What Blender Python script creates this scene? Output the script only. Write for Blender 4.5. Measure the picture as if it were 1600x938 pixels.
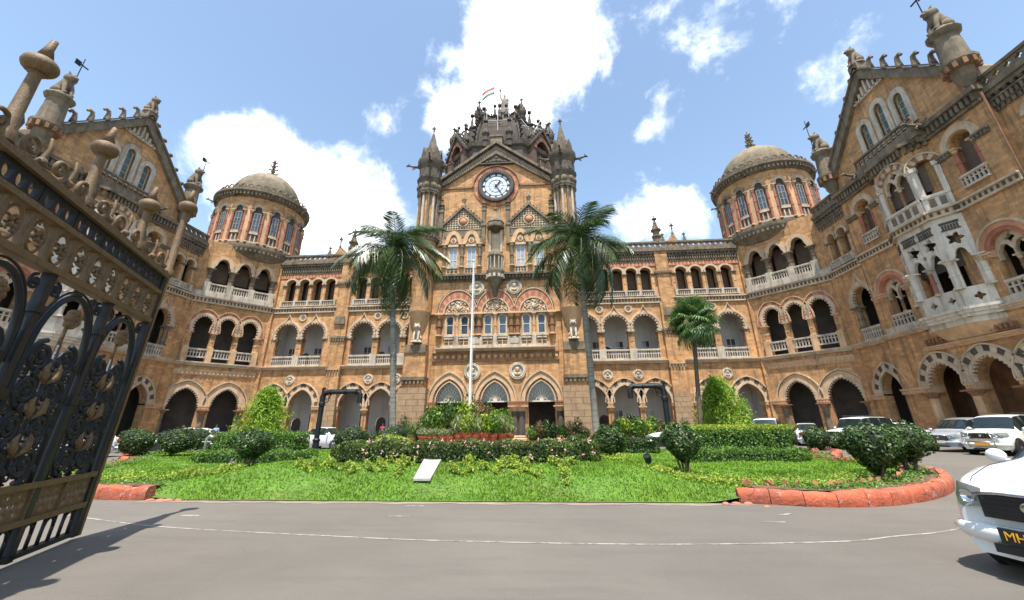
import bpy, bmesh, math, random
import numpy as np
from mathutils import Vector, Matrix
from mathutils.geometry import tessellate_polygon
random.seed(7); rng = np.random.default_rng(7)
for o in list(bpy.data.objects): bpy.data.objects.remove(o)
SC = bpy.context.scene; COL = SC.collection
rad, sin, cos, pi = math.radians, math.sin, math.cos, math.pi

# ------------------------------------------------------------------ camera
CAMP = Vector((4.81, -40.0, 1.6))
_yaw, _pit, _rol = rad(-4.376), rad(20.751), rad(-0.469)
_f = Vector((sin(_yaw)*cos(_pit), cos(_yaw)*cos(_pit), sin(_pit))); _r = Vector((cos(_yaw), -sin(_yaw), 0)); _u = _r.cross(_f)
_r2 = _r*cos(_rol) + _u*sin(_rol); _u2 = -_r*sin(_rol) + _u*cos(_rol)
cam = bpy.data.objects.new('camera', bpy.data.cameras.new('camera')); COL.objects.link(cam)
cam.matrix_world = Matrix(((_r2.x, _u2.x, -_f.x, CAMP.x), (_r2.y, _u2.y, -_f.y, CAMP.y), (_r2.z, _u2.z, -_f.z, CAMP.z), (0, 0, 0, 1)))
cam.data.sensor_width = 36; cam.data.lens = 36*630.1/1600; cam.data.shift_y = -45/1600; cam.data.clip_start = 0.05; cam.data.clip_end = 6000
SC.camera = cam
# ------------------------------------------------------------------ light
SUN = Vector((0.012, -0.335, 0.942)).normalized()
sl = bpy.data.lights.new('sun', 'SUN'); sl.energy = 4.8; sl.angle = rad(0.5); sl.color = (1.0, 0.95, 0.87)
so = bpy.data.objects.new('sun', sl); COL.objects.link(so); so.rotation_euler = SUN.to_track_quat('Z', 'Y').to_euler(); so.location = (0, 0, 80)
W = bpy.data.worlds.new('World'); SC.world = W; W.use_nodes = True
SC.view_settings.view_transform = 'Standard'; SC.view_settings.look = 'None'; SC.view_settings.gamma = 1; SC.view_settings.exposure = 0.8
def build_world():
    nt = W.node_tree; N, L = nt.nodes, nt.links; N.clear()
    out = N.new('ShaderNodeOutputWorld'); bg = N.new('ShaderNodeBackground'); L.new(bg.outputs[0], out.inputs[0]); bg.inputs[1].default_value = 0.15
    sky = N.new('ShaderNodeTexSky'); sky.sky_type = 'NISHITA'; sky.sun_disc = False
    sky.sun_elevation = math.asin(SUN.z); sky.sun_rotation = math.atan2(SUN.x, SUN.y); sky.air_density = 1.0; sky.dust_density = 0.6; sky.ozone_density = 1.6
    tc = N.new('ShaderNodeTexCoord'); D = tc.outputs['Generated']
    def m(op, a, b=None, c=None):
        n = N.new('ShaderNodeMath'); n.operation = op
        for i, v in enumerate((a, b, c)):
            if v is None: continue
            if isinstance(v, (int, float)): n.inputs[i].default_value = v
            else: L.new(v, n.inputs[i])
        return n.outputs[0]
    def noise(scale, det, rough, vec, dist=0.0):
        n = N.new('ShaderNodeTexNoise'); n.inputs['Scale'].default_value = scale; n.inputs['Detail'].default_value = det; n.inputs['Roughness'].default_value = rough
        n.inputs['Distortion'].default_value = dist; L.new(vec, n.inputs['Vector']); return n.outputs[0]
    # cloud deck: directions projected on a plane overhead so clouds shrink toward the horizon
    def blob(px, py, rpx, amp):
        d = (_r2*(px-800)/630.1 + _u2*(424-py)/630.1 + _f).normalized()
        vm = N.new('ShaderNodeVectorMath'); vm.operation = 'DISTANCE'; L.new(D, vm.inputs[0]); vm.inputs[1].default_value = d
        rr = rpx/630.1*(_f.dot(d))
        t = m('DIVIDE', vm.outputs['Value'], rr); t = m('MULTIPLY', t, t); t = m('MULTIPLY', t, -1.0); e = m('POWER', 2.718, t)
        return m('MULTIPLY', e, amp)
    big = noise(2.3, 2, .5, D); det = noise(7.0, 8, .62, D, .25); fine = noise(16.0, 6, .6, D)
    bl = None
    for a in ((850, 10, 100, .52), (780, 60, 60, .30), (775, 140, 70, .46), (690, 190, 48, .40), (600, 190, 30, .26), (915, 80, 48, .30), (800, 205, 55, .30), (380, 225, 55, .50), (465, 280, 75, .56), (545, 340, 72, .58), (400, 330, 80, .45), (325, 215, 36, .30),
              (1260, 45, 160, .10), (1390, 110, 130, .10), (60, 90, 150, -.35), (250, 60, 150, -.3), (560, 60, 120, -.2), (1180, 230, 90, -.2), (1500, 150, 120, -.2), (1000, 345, 70, .34), (1085, 335, 55, .34), (1300, 150, 60, .14), (1010, 195, 40, .20), (1120, 95, 36, .18), (1500, 30, 100, .08)):
        b = blob(*a); bl = b if bl is None else m('ADD', bl, b)
    dens = m('ADD', bl, m('MULTIPLY', m('SUBTRACT', det, .5), 1.15)); dens = m('ADD', dens, m('MULTIPLY', m('SUBTRACT', fine, .5), .35)); dens = m('ADD', dens, m('MULTIPLY', m('SUBTRACT', big, .62), .5))
    mr = N.new('ShaderNodeMapRange'); mr.interpolation_type = 'SMOOTHSTEP'; mr.inputs[1].default_value = .07; mr.inputs[2].default_value = .50; L.new(dens, mr.inputs[0])
    # cloud colour: bright, slightly grey where thin/thick
    rampc = N.new('ShaderNodeMapRange'); rampc.inputs[1].default_value = .35; rampc.inputs[2].default_value = .75; rampc.inputs[3].default_value = 1.0; rampc.inputs[4].default_value = .62
    L.new(noise(5.0, 5, .6, D, .3), rampc.inputs[0])
    cc = N.new('ShaderNodeMix'); cc.data_type = 'RGBA'; cc.inputs[6].default_value = (6.2, 7.0, 8.0, 1); cc.inputs[7].default_value = (10.5, 10.6, 10.8, 1); L.new(rampc.outputs[0], cc.inputs[0])
    sb = N.new('ShaderNodeMix'); sb.data_type = 'RGBA'; sb.blend_type = 'MULTIPLY'; sb.inputs[0].default_value = 1; sb.inputs[7].default_value = (1.34, 1.26, 1.11, 1); L.new(sky.outputs[0], sb.inputs[6])
    mx = N.new('ShaderNodeMix'); mx.data_type = 'RGBA'; L.new(mr.outputs[0], mx.inputs[0]); L.new(sb.outputs[2], mx.inputs[6]); L.new(cc.outputs[2], mx.inputs[7])
    L.new(mx.outputs[2], bg.inputs[0])
build_world()
SC.render.engine = 'CYCLES'

# ------------------------------------------------------------------ mesh helpers
STUFFY = {'cusps', 'hood_beads', 'corbel_table', 'coping_dentils', 'drum_corbels', 'pinnacle_corbels', 'rib_crockets', 'cresting', 'platform_cresting', 'bracket_arcade', 'turret_arcading', 'screen_diaper', 'gable_tracery', 'red_frieze', 'wipers'}
class MB:
    def __init__(s): s.v = []; s.f = []; s.m = []
    def add(s, vs, fs, m=0):
        b = len(s.v); s.v.extend(tuple(p) for p in vs)
        for f in fs: s.f.append(tuple(i+b for i in f)); s.m.append(m)
    def box(s, x0, x1, y0, y1, z0, z1, m=0, M=None):
        vs = [Vector(p) for p in ((x0,y0,z0),(x1,y0,z0),(x1,y1,z0),(x0,y1,z0),(x0,y0,z1),(x1,y0,z1),(x1,y1,z1),(x0,y1,z1))]
        if M: vs = [M @ p for p in vs]
        s.add(vs, ((0,3,2,1),(4,5,6,7),(0,1,5,4),(1,2,6,5),(2,3,7,6),(3,0,4,7)), m)
    def lathe(s, prof, n=12, c=(0,0,0), m=0, M=None, cap=True, sx=1, a0=0):
        vs = []; fs = []; k = len(prof)
        for i in range(n):
            a = a0+2*pi*i/n
            for r, z in prof: vs.append(Vector((c[0]+r*cos(a)*sx, c[1]+r*sin(a), c[2]+z)))
        for i in range(n):
            j = (i+1) % n
            for q in range(k-1): fs.append((i*k+q, j*k+q, j*k+q+1, i*k+q+1))
        if cap: fs.append(tuple(i*k for i in range(n))[::-1]); fs.append(tuple(i*k+k-1 for i in range(n)))
        if M: vs = [M @ p for p in vs]
        s.add(vs, fs, m)
    def tube(s, path, r, n=6, m=0, closed=False):
        path = [Vector(p) for p in path]; K = len(path); R = r if isinstance(r, (list, tuple)) else [r]*K
        vs = []; fs = []; prev = None
        for i, p in enumerate(path):
            t = (path[min(i+1, K-1)] - path[max(i-1, 0)])
            if closed: t = path[(i+1) % K] - path[i-1]
            t = t.normalized() if t.length > 1e-9 else Vector((0, 0, 1))
            a = prev if prev is not None else (Vector((1, 0, 0)) if abs(t.x) < .8 else Vector((0, 1, 0)))
            b = t.cross(a); b.normalize(); a = b.cross(t); a.normalize(); prev = a
            for j in range(n): an = 2*pi*j/n; vs.append(p + (a*cos(an) + b*sin(an))*R[i])
        for i in range(K if closed else K-1):
            i2 = (i+1) % K
            for j in range(n): fs.append((i*n+j, i*n+(j+1) % n, i2*n+(j+1) % n, i2*n+j))
        if not closed: fs.append(tuple(range(n))[::-1]); fs.append(tuple((K-1)*n+j for j in range(n)))
        s.add(vs, fs, m)
    def ball(s, c, r, n=10, k=6, m=0, sc=(1,1,1), M=None):
        vs = [Vector((0,0,-1))]; fs = []
        for i in range(1, k):
            t = -pi/2+pi*i/k
            for j in range(n): a = 2*pi*j/n; vs.append(Vector((cos(t)*cos(a), cos(t)*sin(a), sin(t))))
        vs.append(Vector((0,0,1))); last = len(vs)-1
        for j in range(n): fs.append((0, 1+(j+1) % n, 1+j)); fs.append((last, last-n+j, last-n+(j+1) % n))
        for i in range(k-2):
            for j in range(n): a = 1+i*n+j; b = 1+i*n+(j+1) % n; fs.append((a, b, b+n, a+n))
        vs = [Vector((c[0]+p.x*r*sc[0], c[1]+p.y*r*sc[1], c[2]+p.z*r*sc[2])) for p in vs]
        if M: vs = [M @ p for p in vs]
        s.add(vs, fs, m)
    def mesh(s, name, mats, smooth=False, fix=True):
        me = bpy.data.meshes.new(name); me.from_pydata(s.v, [], s.f)
        for q in (mats if isinstance(mats, (list, tuple)) else [mats]): me.materials.append(q)
        me.polygons.foreach_set('material_index', s.m)
        if fix:
            b = bmesh.new(); b.from_mesh(me); bmesh.ops.recalc_face_normals(b, faces=b.faces); b.to_mesh(me); b.free()
        if smooth:
            me.polygons.foreach_set('use_smooth', [True]*len(me.polygons))
            if smooth != True:
                try: me.set_sharp_from_angle(angle=rad(smooth))
                except Exception: pass
        me.update(); return me
    def split(s, name, mats, parent=None):
        par = list(range(len(s.v)))
        def find(a):
            while par[a] != a: par[a] = par[par[a]]; a = par[a]
            return a
        key = {}
        for i, p in enumerate(s.v):
            k = tuple(round(c, 4) for c in p); par[find(i)] = find(key.setdefault(k, i))
        for f in s.f:
            for b in f[1:]: par[find(b)] = find(f[0])
        gr = {}
        for f, m in zip(s.f, s.m): gr.setdefault(find(f[0]), []).append((f, m))
        for fs in gr.values():
            q = MB(); mp = {}
            for f, m in fs:
                for i in f:
                    if i not in mp: mp[i] = len(q.v); q.v.append(s.v[i])
                q.f.append(tuple(mp[i] for i in f)); q.m.append(m)
            q.build(name, mats, parent)
    def build(s, name, mats, parent=None, smooth=False, loc=None, rotz=0, fix=True):
        o = place(name, s.mesh(name, mats, smooth, fix), parent, loc, rotz)
        if name in STUFFY: o['kind'] = 'stuff'
        return o
def place(name, me, parent=None, loc=None, rotz=0, scale=None):
    o = bpy.data.objects.new(name, me); COL.objects.link(o)
    if parent is not None: o.parent = parent
    if loc is not None: o.location = loc
    if rotz: o.rotation_euler[2] = rotz
    if scale is not None: o.scale = scale if isinstance(scale, (tuple, list)) else (scale,)*3
    return o
def tag(o, label=None, cat=None, group=None, kind=None):
    if label: o['label'] = label
    if cat: o['category'] = cat
    if group: o['group'] = group
    if kind: o['kind'] = kind
    return o
def thing(name, label, cat, loc=(0,0,0), rotz=0, group=None):
    o = bpy.data.objects.new(name, None); COL.objects.link(o); o.location = loc; o.rotation_euler[2] = rotz; o.empty_display_size = .3
    return tag(o, label, cat, group)
KIDS = {}
def copy_tree(o, parent=None):
    c = o.copy(); COL.objects.link(c); c.parent = parent
    for ch in o.children: copy_tree(ch, c)
    return c
def raw_mesh(name, V, Fq, mat, smooth=False):
    """numpy verts (n,3) and faces (m,k) -> mesh, fast"""
    me = bpy.data.meshes.new(name); V = np.asarray(V, np.float32); Fq = np.asarray(Fq, np.int32); k = Fq.shape[1]
    me.vertices.add(len(V)); me.vertices.foreach_set('co', V.ravel())
    me.loops.add(Fq.size); me.loops.foreach_set('vertex_index', Fq.ravel())
    me.polygons.add(len(Fq)); me.polygons.foreach_set('loop_start', np.arange(0, Fq.size, k, dtype=np.int32)); me.polygons.foreach_set('loop_total', np.full(len(Fq), k, np.int32))
    me.materials.append(mat); me.update(calc_edges=True)
    if smooth: me.polygons.foreach_set('use_smooth', [True]*len(me.polygons))
    return me

# ------------------------------------------------------------------ materials
MATS = {}
def mat(name, base, rough=.8, var=.18, scale=1.5, bump=.0, bscale=30., dark=None, stain=0., streak=0., metal=0., coat=0., spec=.5, island=0., island2=None, brick=None, trans=0.):
    """procedural surface: noise-varied colour, optional stains and vertical rain streaks, optional stone courses, fine relief"""
    if name in MATS: return MATS[name]
    M = bpy.data.materials.new(name); M.use_nodes = True; nt = M.node_tree; N, L = nt.nodes, nt.links
    P = N['Principled BSDF']; P.inputs['Roughness'].default_value = rough; P.inputs['Metallic'].default_value = metal; P.inputs['Specular IOR Level'].default_value = spec
    if coat: P.inputs['Coat Weight'].default_value = coat; P.inputs['Coat Roughness'].default_value = .05
    geo = N.new('ShaderNodeNewGeometry'); pos = geo.outputs['Position']
    def noise(sc, det=4, ro=.6, vec=pos):
        n = N.new('ShaderNodeTexNoise'); n.inputs['Scale'].default_value = sc; n.inputs['Detail'].default_value = det; n.inputs['Roughness'].default_value = ro; L.new(vec, n.inputs['Vector']); return n.outputs[0]
    def mix(f, a, b, bt='MIX'):
        x = N.new('ShaderNodeMix'); x.data_type = 'RGBA'; x.blend_type = bt
        for i, v in ((0, f), (6, a), (7, b)):
            if isinstance(v, (int, float)): x.inputs[i].default_value = v
            elif isinstance(v, tuple): x.inputs[i].default_value = (*v, 1) if len(v) == 3 else v
            else: L.new(v, x.inputs[i])
        return x.outputs[2]
    def rng_(v, a, b, c=0., d=1.):
        x = N.new('ShaderNodeMapRange'); L.new(v, x.inputs[0])
        for i, q in enumerate((a, b, c, d)): x.inputs[i+1].default_value = q
        return x.outputs[0]
    b = tuple(base); lo = tuple(c*(1-var) for c in b); hi = tuple(min(1, c*(1+var)) for c in b)
    col = mix(rng_(noise(scale, 5), .3, .7), lo, hi)
    height = None
    if brick:
        bw, bh, mort, amt = brick
        cr = N.new('ShaderNodeVectorMath'); cr.operation = 'CROSS_PRODUCT'; L.new(geo.outputs['True Normal'], cr.inputs[0]); cr.inputs[1].default_value = (0, 0, 1)
        dt = N.new('ShaderNodeVectorMath'); dt.operation = 'DOT_PRODUCT'; L.new(cr.outputs[0], dt.inputs[0]); L.new(pos, dt.inputs[1])
        sp = N.new('ShaderNodeSeparateXYZ'); L.new(pos, sp.inputs[0]); cb = N.new('ShaderNodeCombineXYZ'); L.new(dt.outputs['Value'], cb.inputs[0]); L.new(sp.outputs[2], cb.inputs[1])
        bt = N.new('ShaderNodeTexBrick'); L.new(cb.outputs[0], bt.inputs['Vector']); bt.inputs['Scale'].default_value = 1; bt.inputs['Brick Width'].default_value = bw; bt.inputs['Row Height'].default_value = bh
        bt.inputs['Mortar Size'].default_value = mort; bt.inputs['Mortar Smooth'].default_value = .3
        bt.inputs['Color1'].default_value = (.62, .62, .62, 1); bt.inputs['Color2'].default_value = (1.25, 1.2, 1.1, 1); bt.inputs['Mortar'].default_value = (.72, .68, .62, 1)
        col = mix(amt, col, mix(1., col, bt.outputs[0], 'MULTIPLY'))
        height = bt.outputs['Fac']
    if stain: col = mix(rng_(noise(.55, 7, .68), .52, .74, 0., stain), col, tuple(dark or (c*.25 for c in b)))
    if streak:
        mp = N.new('ShaderNodeMapping'); L.new(pos, mp.inputs[0]); mp.inputs['Scale'].default_value = (2.6, 2.6, .22)
        col = mix(rng_(noise(1.0, 5, .7, mp.outputs[0]), .5, .70, 0., streak), col, tuple(dark or (c*.25 for c in b)))
    if island:
        col = mix(rng_(geo.outputs['Random Per Island'], 0, 1, 0, 1), tuple(c*(1-island) for c in b), tuple(island2 or (min(1, c*(1+island)) for c in b)))
        col = mix(rng_(noise(scale, 3), .35, .68, 0, .6), col, tuple(c*.5 for c in b))
    L.new(col, P.inputs['Base Color'])
    if bump:
        bp = N.new('ShaderNodeBump'); bp.inputs['Strength'].default_value = bump; bp.inputs['Distance'].default_value = .03
        h = noise(bscale, 4)
        if height is not None:
            q = N.new('ShaderNodeMath'); q.operation = 'MULTIPLY_ADD'; L.new(height, q.inputs[0]); q.inputs[1].default_value = -.8; L.new(h, q.inputs[2]); h = q.outputs[0]
        L.new(h, bp.inputs['Height']); L.new(bp.outputs[0], P.inputs['Normal'])
    if trans:
        tr = N.new('ShaderNodeBsdfTranslucent'); L.new(col, tr.inputs[0]); ms = N.new('ShaderNodeMixShader'); ms.inputs[0].default_value = trans
        L.new(P.outputs[0], ms.inputs[1]); L.new(tr.outputs[0], ms.inputs[2]); L.new(ms.outputs[0], N['Material Output'].inputs[0])
    MATS[name] = M; return M
def overlay(M, fn):
    nt = M.node_tree; N, L = nt.nodes, nt.links; P = N['Principled BSDF']; inp = P.inputs['Base Color']; src = inp.links[0].from_socket; geo = N.new('ShaderNodeNewGeometry'); pos = geo.outputs['Position']
    def noise(sc, det=4, ro=.6, vec=pos, dist=0.):
        n = N.new('ShaderNodeTexNoise'); n.inputs['Scale'].default_value = sc; n.inputs['Detail'].default_value = det; n.inputs['Roughness'].default_value = ro; n.inputs['Distortion'].default_value = dist; L.new(vec, n.inputs['Vector']); return n.outputs[0]
    def rr(v, a, b, c=0., d=1.):
        x = N.new('ShaderNodeMapRange'); L.new(v, x.inputs[0])
        for i, q in enumerate((a, b, c, d)): x.inputs[i+1].default_value = q
        return x.outputs[0]
    def mixc(f, a, b):
        x = N.new('ShaderNodeMix'); x.data_type = 'RGBA'
        for i, v in ((0, f), (6, a), (7, b)):
            if isinstance(v, (int, float)): x.inputs[i].default_value = v
            elif isinstance(v, tuple): x.inputs[i].default_value = (*v, 1)
            else: L.new(v, x.inputs[i])
        return x.outputs[2]
    def mul(a, b):
        x = N.new('ShaderNodeMath'); x.operation = 'MULTIPLY'; L.new(a, x.inputs[0]); L.new(b, x.inputs[1]) if not isinstance(b, (int, float)) else setattr(x.inputs[1], 'default_value', b); return x.outputs[0]
    def mapv(sx, sy, sz):
        m = N.new('ShaderNodeMapping'); L.new(pos, m.inputs[0]); m.inputs['Scale'].default_value = (sx, sy, sz); return m.outputs[0]
    def crack(sc, wd):
        w = N.new('ShaderNodeTexNoise'); w.inputs['Scale'].default_value = 1.2; L.new(pos, w.inputs['Vector']); ad = N.new('ShaderNodeVectorMath'); ad.operation = 'MULTIPLY_ADD'; L.new(w.outputs['Color'], ad.inputs[0]); ad.inputs[1].default_value = (.9, .9, .9); L.new(pos, ad.inputs[2])
        v = N.new('ShaderNodeTexVoronoi'); v.feature = 'DISTANCE_TO_EDGE'; v.inputs['Scale'].default_value = sc; L.new(ad.outputs[0], v.inputs['Vector']); return rr(v.outputs['Distance'], wd, 0.)
    L.new(fn(src, noise, rr, mixc, mul, mapv, crack), inp)
OCH = mat('ochre_stone', (.52, .292, .135), .88, .24, .9, .6, 22, (.13, .075, .042), .6, .8, brick=(.50, .21, .010, .65))
OCHP = mat('ochre_dressed_stone', (.57, .36, .20), .85, .2, 1.2, .35, 26, (.15, .09, .05), .45, .4)
GREY = mat('weathered_grey_stone', (.185, .145, .098), .9, .35, 1.6, .6, 18, (.045, .038, .03), .8, .75)
CREAM = mat('cream_stone', (.52, .40, .275), .85, .2, 1.5, .35, 25, (.16, .12, .08), .5, .5)
WHITE = mat('pale_limestone', (.50, .43, .34), .82, .2, 1.4, .3, 25, (.13, .11, .085), .65, .8)
ORW = mat('white_oriel_stone', (.62, .55, .455), .82, .14, 1.4, .3, 25, (.2, .17, .13), .5, .7)
RED = mat('red_sandstone', (.38, .135, .08), .85, .22, 1.5, .3, 25, (.12, .05, .035), .45, .35)
SOOT = mat('sooty_grey_stone', (.125, .098, .07), .9, .4, 1.4, .6, 16, (.035, .03, .024), .75, .7)
BAS = mat('dark_basalt', (.085, .068, .054), .85, .35, 1.4, .5, 20, (.03, .026, .022), .5, .4)
BRN = mat('brown_stone', (.27, .135, .07), .85, .3, 1.2, .4, 22, (.07, .045, .03), .5, .5)
DOMEM = mat('dome_stone', (.215, .172, .112), .85, .3, 1.2, .5, 14, (.07, .055, .04), .65, .6)
ASH = mat('ashlar_grey_block', (.42, .28, .165), .88, .2, 2.0, .5, 14, (.1, .07, .05), .5, .45, island=.25)
PLAS = mat('grey_plaster', (.50, .50, .49), .9, .1, .8, .1, 30, (.25, .24, .22), .3, .3)
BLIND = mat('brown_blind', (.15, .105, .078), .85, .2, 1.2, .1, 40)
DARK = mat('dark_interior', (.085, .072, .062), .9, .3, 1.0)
GLASS = mat('window_glass', (.055, .075, .10), .12, .4, 1.3, spec=.8)
FRAME = mat('cream_window_frame', (.62, .55, .45), .7, .08, 3.)
IRON = mat('black_iron', (.011, .013, .016), .42, .3, 4., .25, 60, spec=.32)
BRONZE = mat('brown_painted_iron', (.14, .084, .032), .62, .3, 5., .3, 50, (.07, .04, .025), .4)
# ------------------------------------------------------------------ architectural helpers
class Fr:
    """a wall frame: u along the wall, z up, w outward; s mirrors left/right about the building's axis"""
    def __init__(s, O, U, N, side=1):
        s.O = Vector((O[0], O[1], 0)); s.U = Vector((U[0], U[1], 0)).normalized(); s.N = Vector((N[0], N[1], 0)).normalized(); s.s = side
    def p(s, u, z, w=0.):
        q = s.O + s.U*u + s.N*w; return Vector((q.x*s.s, q.y, z))
    def off(s, w, u=0): q = s.O+s.N*w+s.U*u; return Fr((q.x, q.y), s.U, s.N, s.s)
    def ang(s):  # rotation about z that turns local -Y to the outward normal
        n = Vector((s.N.x*s.s, s.N.y)); return math.atan2(n.x, -n.y)
def R(u0, u1, z0, z1): return [(u0, z0), (u1, z0), (u1, z1), (u0, z1)]
def ext(mb, fr, poly, w0, w1, m=0, holes=(), mh=None, back=True):
    loops = [list(poly)] + [list(h) for h in holes]
    tri = tessellate_polygon([[Vector((a, b, 0)) for a, b in l] for l in loops])
    flat = [p for l in loops for p in l]; n = len(flat)
    vs = [fr.p(a, b, w1) for a, b in flat] + [fr.p(a, b, w0) for a, b in flat]
    mb.add(vs, [tuple(t) for t in tri] + ([tuple(i+n for i in t[::-1]) for t in tri] if back else []), m)
    b = 0
    for li, l in enumerate(loops):
        k = len(l); vv = [fr.p(a, c, w1) for a, c in l] + [fr.p(a, c, w0) for a, c in l]
        mb.add(vv, [(i, (i+1) % k, k+(i+1) % k, k+i) for i in range(k)], m if (li == 0 or mh is None) else mh)
def bx(mb, fr, u0, u1, z0, z1, w0, w1, m=0): ext(mb, fr, R(u0, u1, z0, z1), w0, w1, m)
def arc(c, hw, zs, kind='round', rise=None, n=14):
    """arch curve, left springing to right springing"""
    rise = rise or hw
    if kind == 'point':
        k = max((rise*rise-hw*hw)/(2*hw), 0.02); Rr = hw+k; a1 = math.asin(min(1, rise/Rr)); h = n//2
        L = [(c-hw+Rr-Rr*cos(a1*i/h), zs+Rr*sin(a1*i/h)) for i in range(h+1)]
        return L+[(2*c-x, z) for x, z in L[-2::-1]]
    if kind == 'ogee':
        h = n//2; L = []
        for i in range(h+1):
            t = i/h
            if t < .72: a = t/.72*rad(68); x = -hw*cos(a); z = rise*.70*sin(a)
            else:
                q = (t-.72)/.28; x0, z0 = -hw*cos(rad(68)), rise*.70*sin(rad(68)); x = x0*(1-q)**1.0; z = z0+(rise-z0)*(q**1.7)
            L.append((c+x, zs+z))
        L[-1] = (c, zs+rise); return L+[(2*c-x, z) for x, z in L[-2::-1]]
    if kind == 'shoe':  # horseshoe: springs in, bulges, then closes
        a0 = rad(-24); Rr = hw/cos(a0)
        return [(c-Rr*cos(a0+(pi-2*a0)*i/n)*1.0, zs+(sin(a0+(pi-2*a0)*i/n)-sin(a0))*Rr*rise/(Rr*(1-sin(a0)))) for i in range(n+1)]
    if kind == 'tref':
        pts = []
        for i in range(n+1):
            a = pi*i/n; f = .80+.20*abs(cos(1.5*(a-pi/2)+0))
            pts.append((c-hw*f*cos(a) if 0 < i < n else c-hw*cos(a), zs+rise*f*sin(a)))
        return pts
    return [(c-hw*cos(pi*i/n), zs+rise*sin(pi*i/n)) for i in range(n+1)]
def opening(c, hw, z0, zs, kind='round', rise=None, n=14): return [(c-hw, z0)] + arc(c, hw, zs, kind, rise, n) + [(c+hw, z0)] if z0 < zs else arc(c, hw, zs, kind, rise, n)
def band(c, hi, ho, zs, kind, ri, ro, n=16, kind2=None): return arc(c, ho, zs, kind2 or kind, ro, n) + arc(c, hi, zs, kind, ri, n)[::-1]
def vous(mb, fr, c, hi, ho, zs, kind, ri, ro, w0, w1, segs=13, ms=(0, 1), gap=.0):
    n = segs*3; n += n % 2; A = arc(c, hi, zs, kind, ri, n); B = arc(c, ho, zs, kind, ro, n)
    for i in range(segs):
        a, b = round(i*n/segs), round((i+1)*n/segs)
        poly = B[a:b+1] + A[a:b+1][::-1]
        ext(mb, fr, poly, w0, w1 - (.012 if i % 2 else 0), ms[i % 2])
def teeth(mb, fr, c, hw, zs, kind, rise, size, num, w0, w1, m=0):
    n = num*4; n += n % 2; A = arc(c, hw, zs, kind, rise, n)
    for i in range(num):
        a, b = i*4+1, i*4+3
        p, q = A[a], A[b]; mx, mz = (p[0]+q[0])/2, (p[1]+q[1])/2
        dx, dz = c-mx, zs+rise*.35-mz; l = math.hypot(dx, dz); dx *= size/l; dz *= size/l
        ext(mb, fr, [p, q, (q[0]+dx*.8, q[1]+dz*.8), (mx+dx, mz+dz), (p[0]+dx*.8, p[1]+dz*.8)], w0, w1, m)
_cm = {}
def column(fr, u, w, z0, z1, r, mats, parent, cap=.26, base=.18, n=10, rings=1):
    """classical shaft with base, ring and capital; one shared mesh per size"""
    key = (round(z1-z0, 2), r, tuple(x.name for x in mats), cap, rings)
    if key not in _cm:
        h = z1-z0; mb = MB()
        mb.lathe([(r*1.5, 0), (r*1.5, base*.4), (r*1.25, base*.6), (r*1.3, base*.85), (r, base)], n, m=1)
        pr = [(r, base)]
        for i in range(rings): zc = base+(h-base-cap)*(i+1)/(rings+1); pr += [(r, zc-.06), (r*1.25, zc-.05), (r*1.25, zc+.05), (r, zc+.06)]
        mb.lathe(pr+[(r*.95, h-cap)], n, m=0, cap=False)
        mb.lathe([(r*.95, h-cap), (r*1.15, h-cap+.03), (r*1.05, h-cap+.08), (r*1.55, h-.10)], n, m=1, cap=False)
        mb.box(-r*1.75, r*1.75, -r*1.75, r*1.75, h-.10, h, 1)
        _cm[key] = mb.mesh('column', mats, smooth=40)
    return place('column', _cm[key], parent, fr.p(u, z0, w), fr.ang())
def balustrade(fr, u0, u1, z0, z1, w, parent, m=None, step=.27, depth=.2, piers=True):
    mb = MB(); h = z1-z0
    bx(mb, fr, u0, u1, z0, z0+.14*h, w-depth/2, w+depth/2); bx(mb, fr, u0, u1, z1-.16*h, z1, w-depth*.62, w+depth*.62)
    n = max(2, int((u1-u0)/step)); st = (u1-u0)/n
    for i in range(n+1): bx(mb, fr, max(u0, u0+i*st-.05), min(u1, u0+i*st+.05), z0+.14*h, z1-.16*h, w-.05, w+.05)
    bx(mb, fr, u0, u1, z0+.52*h, z0+.60*h, w-.04, w+.04)
    for i in range(n):  # little arched heads
        c = u0+(i+.5)*st; ext(mb, fr, [(c-st/2+.02, z1-.16*h), (c-st/2+.02, z0+.70*h), (c-st*.28, z0+.79*h), (c+st*.28, z0+.79*h), (c+st/2-.02, z0+.70*h), (c+st/2-.02, z1-.16*h)], w-.04, w+.04)
    return mb.build('balustrade', m or WHITE, parent)
def dentils(mb, fr, u0, u1, z0, z1, w0, w1, step, duty=.5, m=0):
    n = max(1, int((u1-u0)/step)); st = (u1-u0)/n
    for i in range(n): bx(mb, fr, u0+(i+.5-duty/2)*st, u0+(i+.5+duty/2)*st, z0, z1, w0, w1, m)
def band_part(name, fr, u0, u1, z0, z1, w1, m, parent, dent=None, prof=True, dm=None):
    """horizontal moulding with a stepped profile and an optional row of dentils under or in it"""
    mb = MB(); h = z1-z0
    if prof:
        bx(mb, fr, u0, u1, z0, z0+h*.35, -.05, w1*.55); bx(mb, fr, u0, u1, z0+h*.35, z0+h*.7, -.05, w1*.8); bx(mb, fr, u0, u1, z0+h*.7, z1, -.05, w1)
    else: bx(mb, fr, u0, u1, z0, z1, -.05, w1)
    if dent: dentils(mb, fr, u0, u1, dent[0], dent[1], 0, dent[2], dent[3], .5, 1 if dm else 0)
    return mb.build(name, [m, dm] if dm else m, parent)
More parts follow.
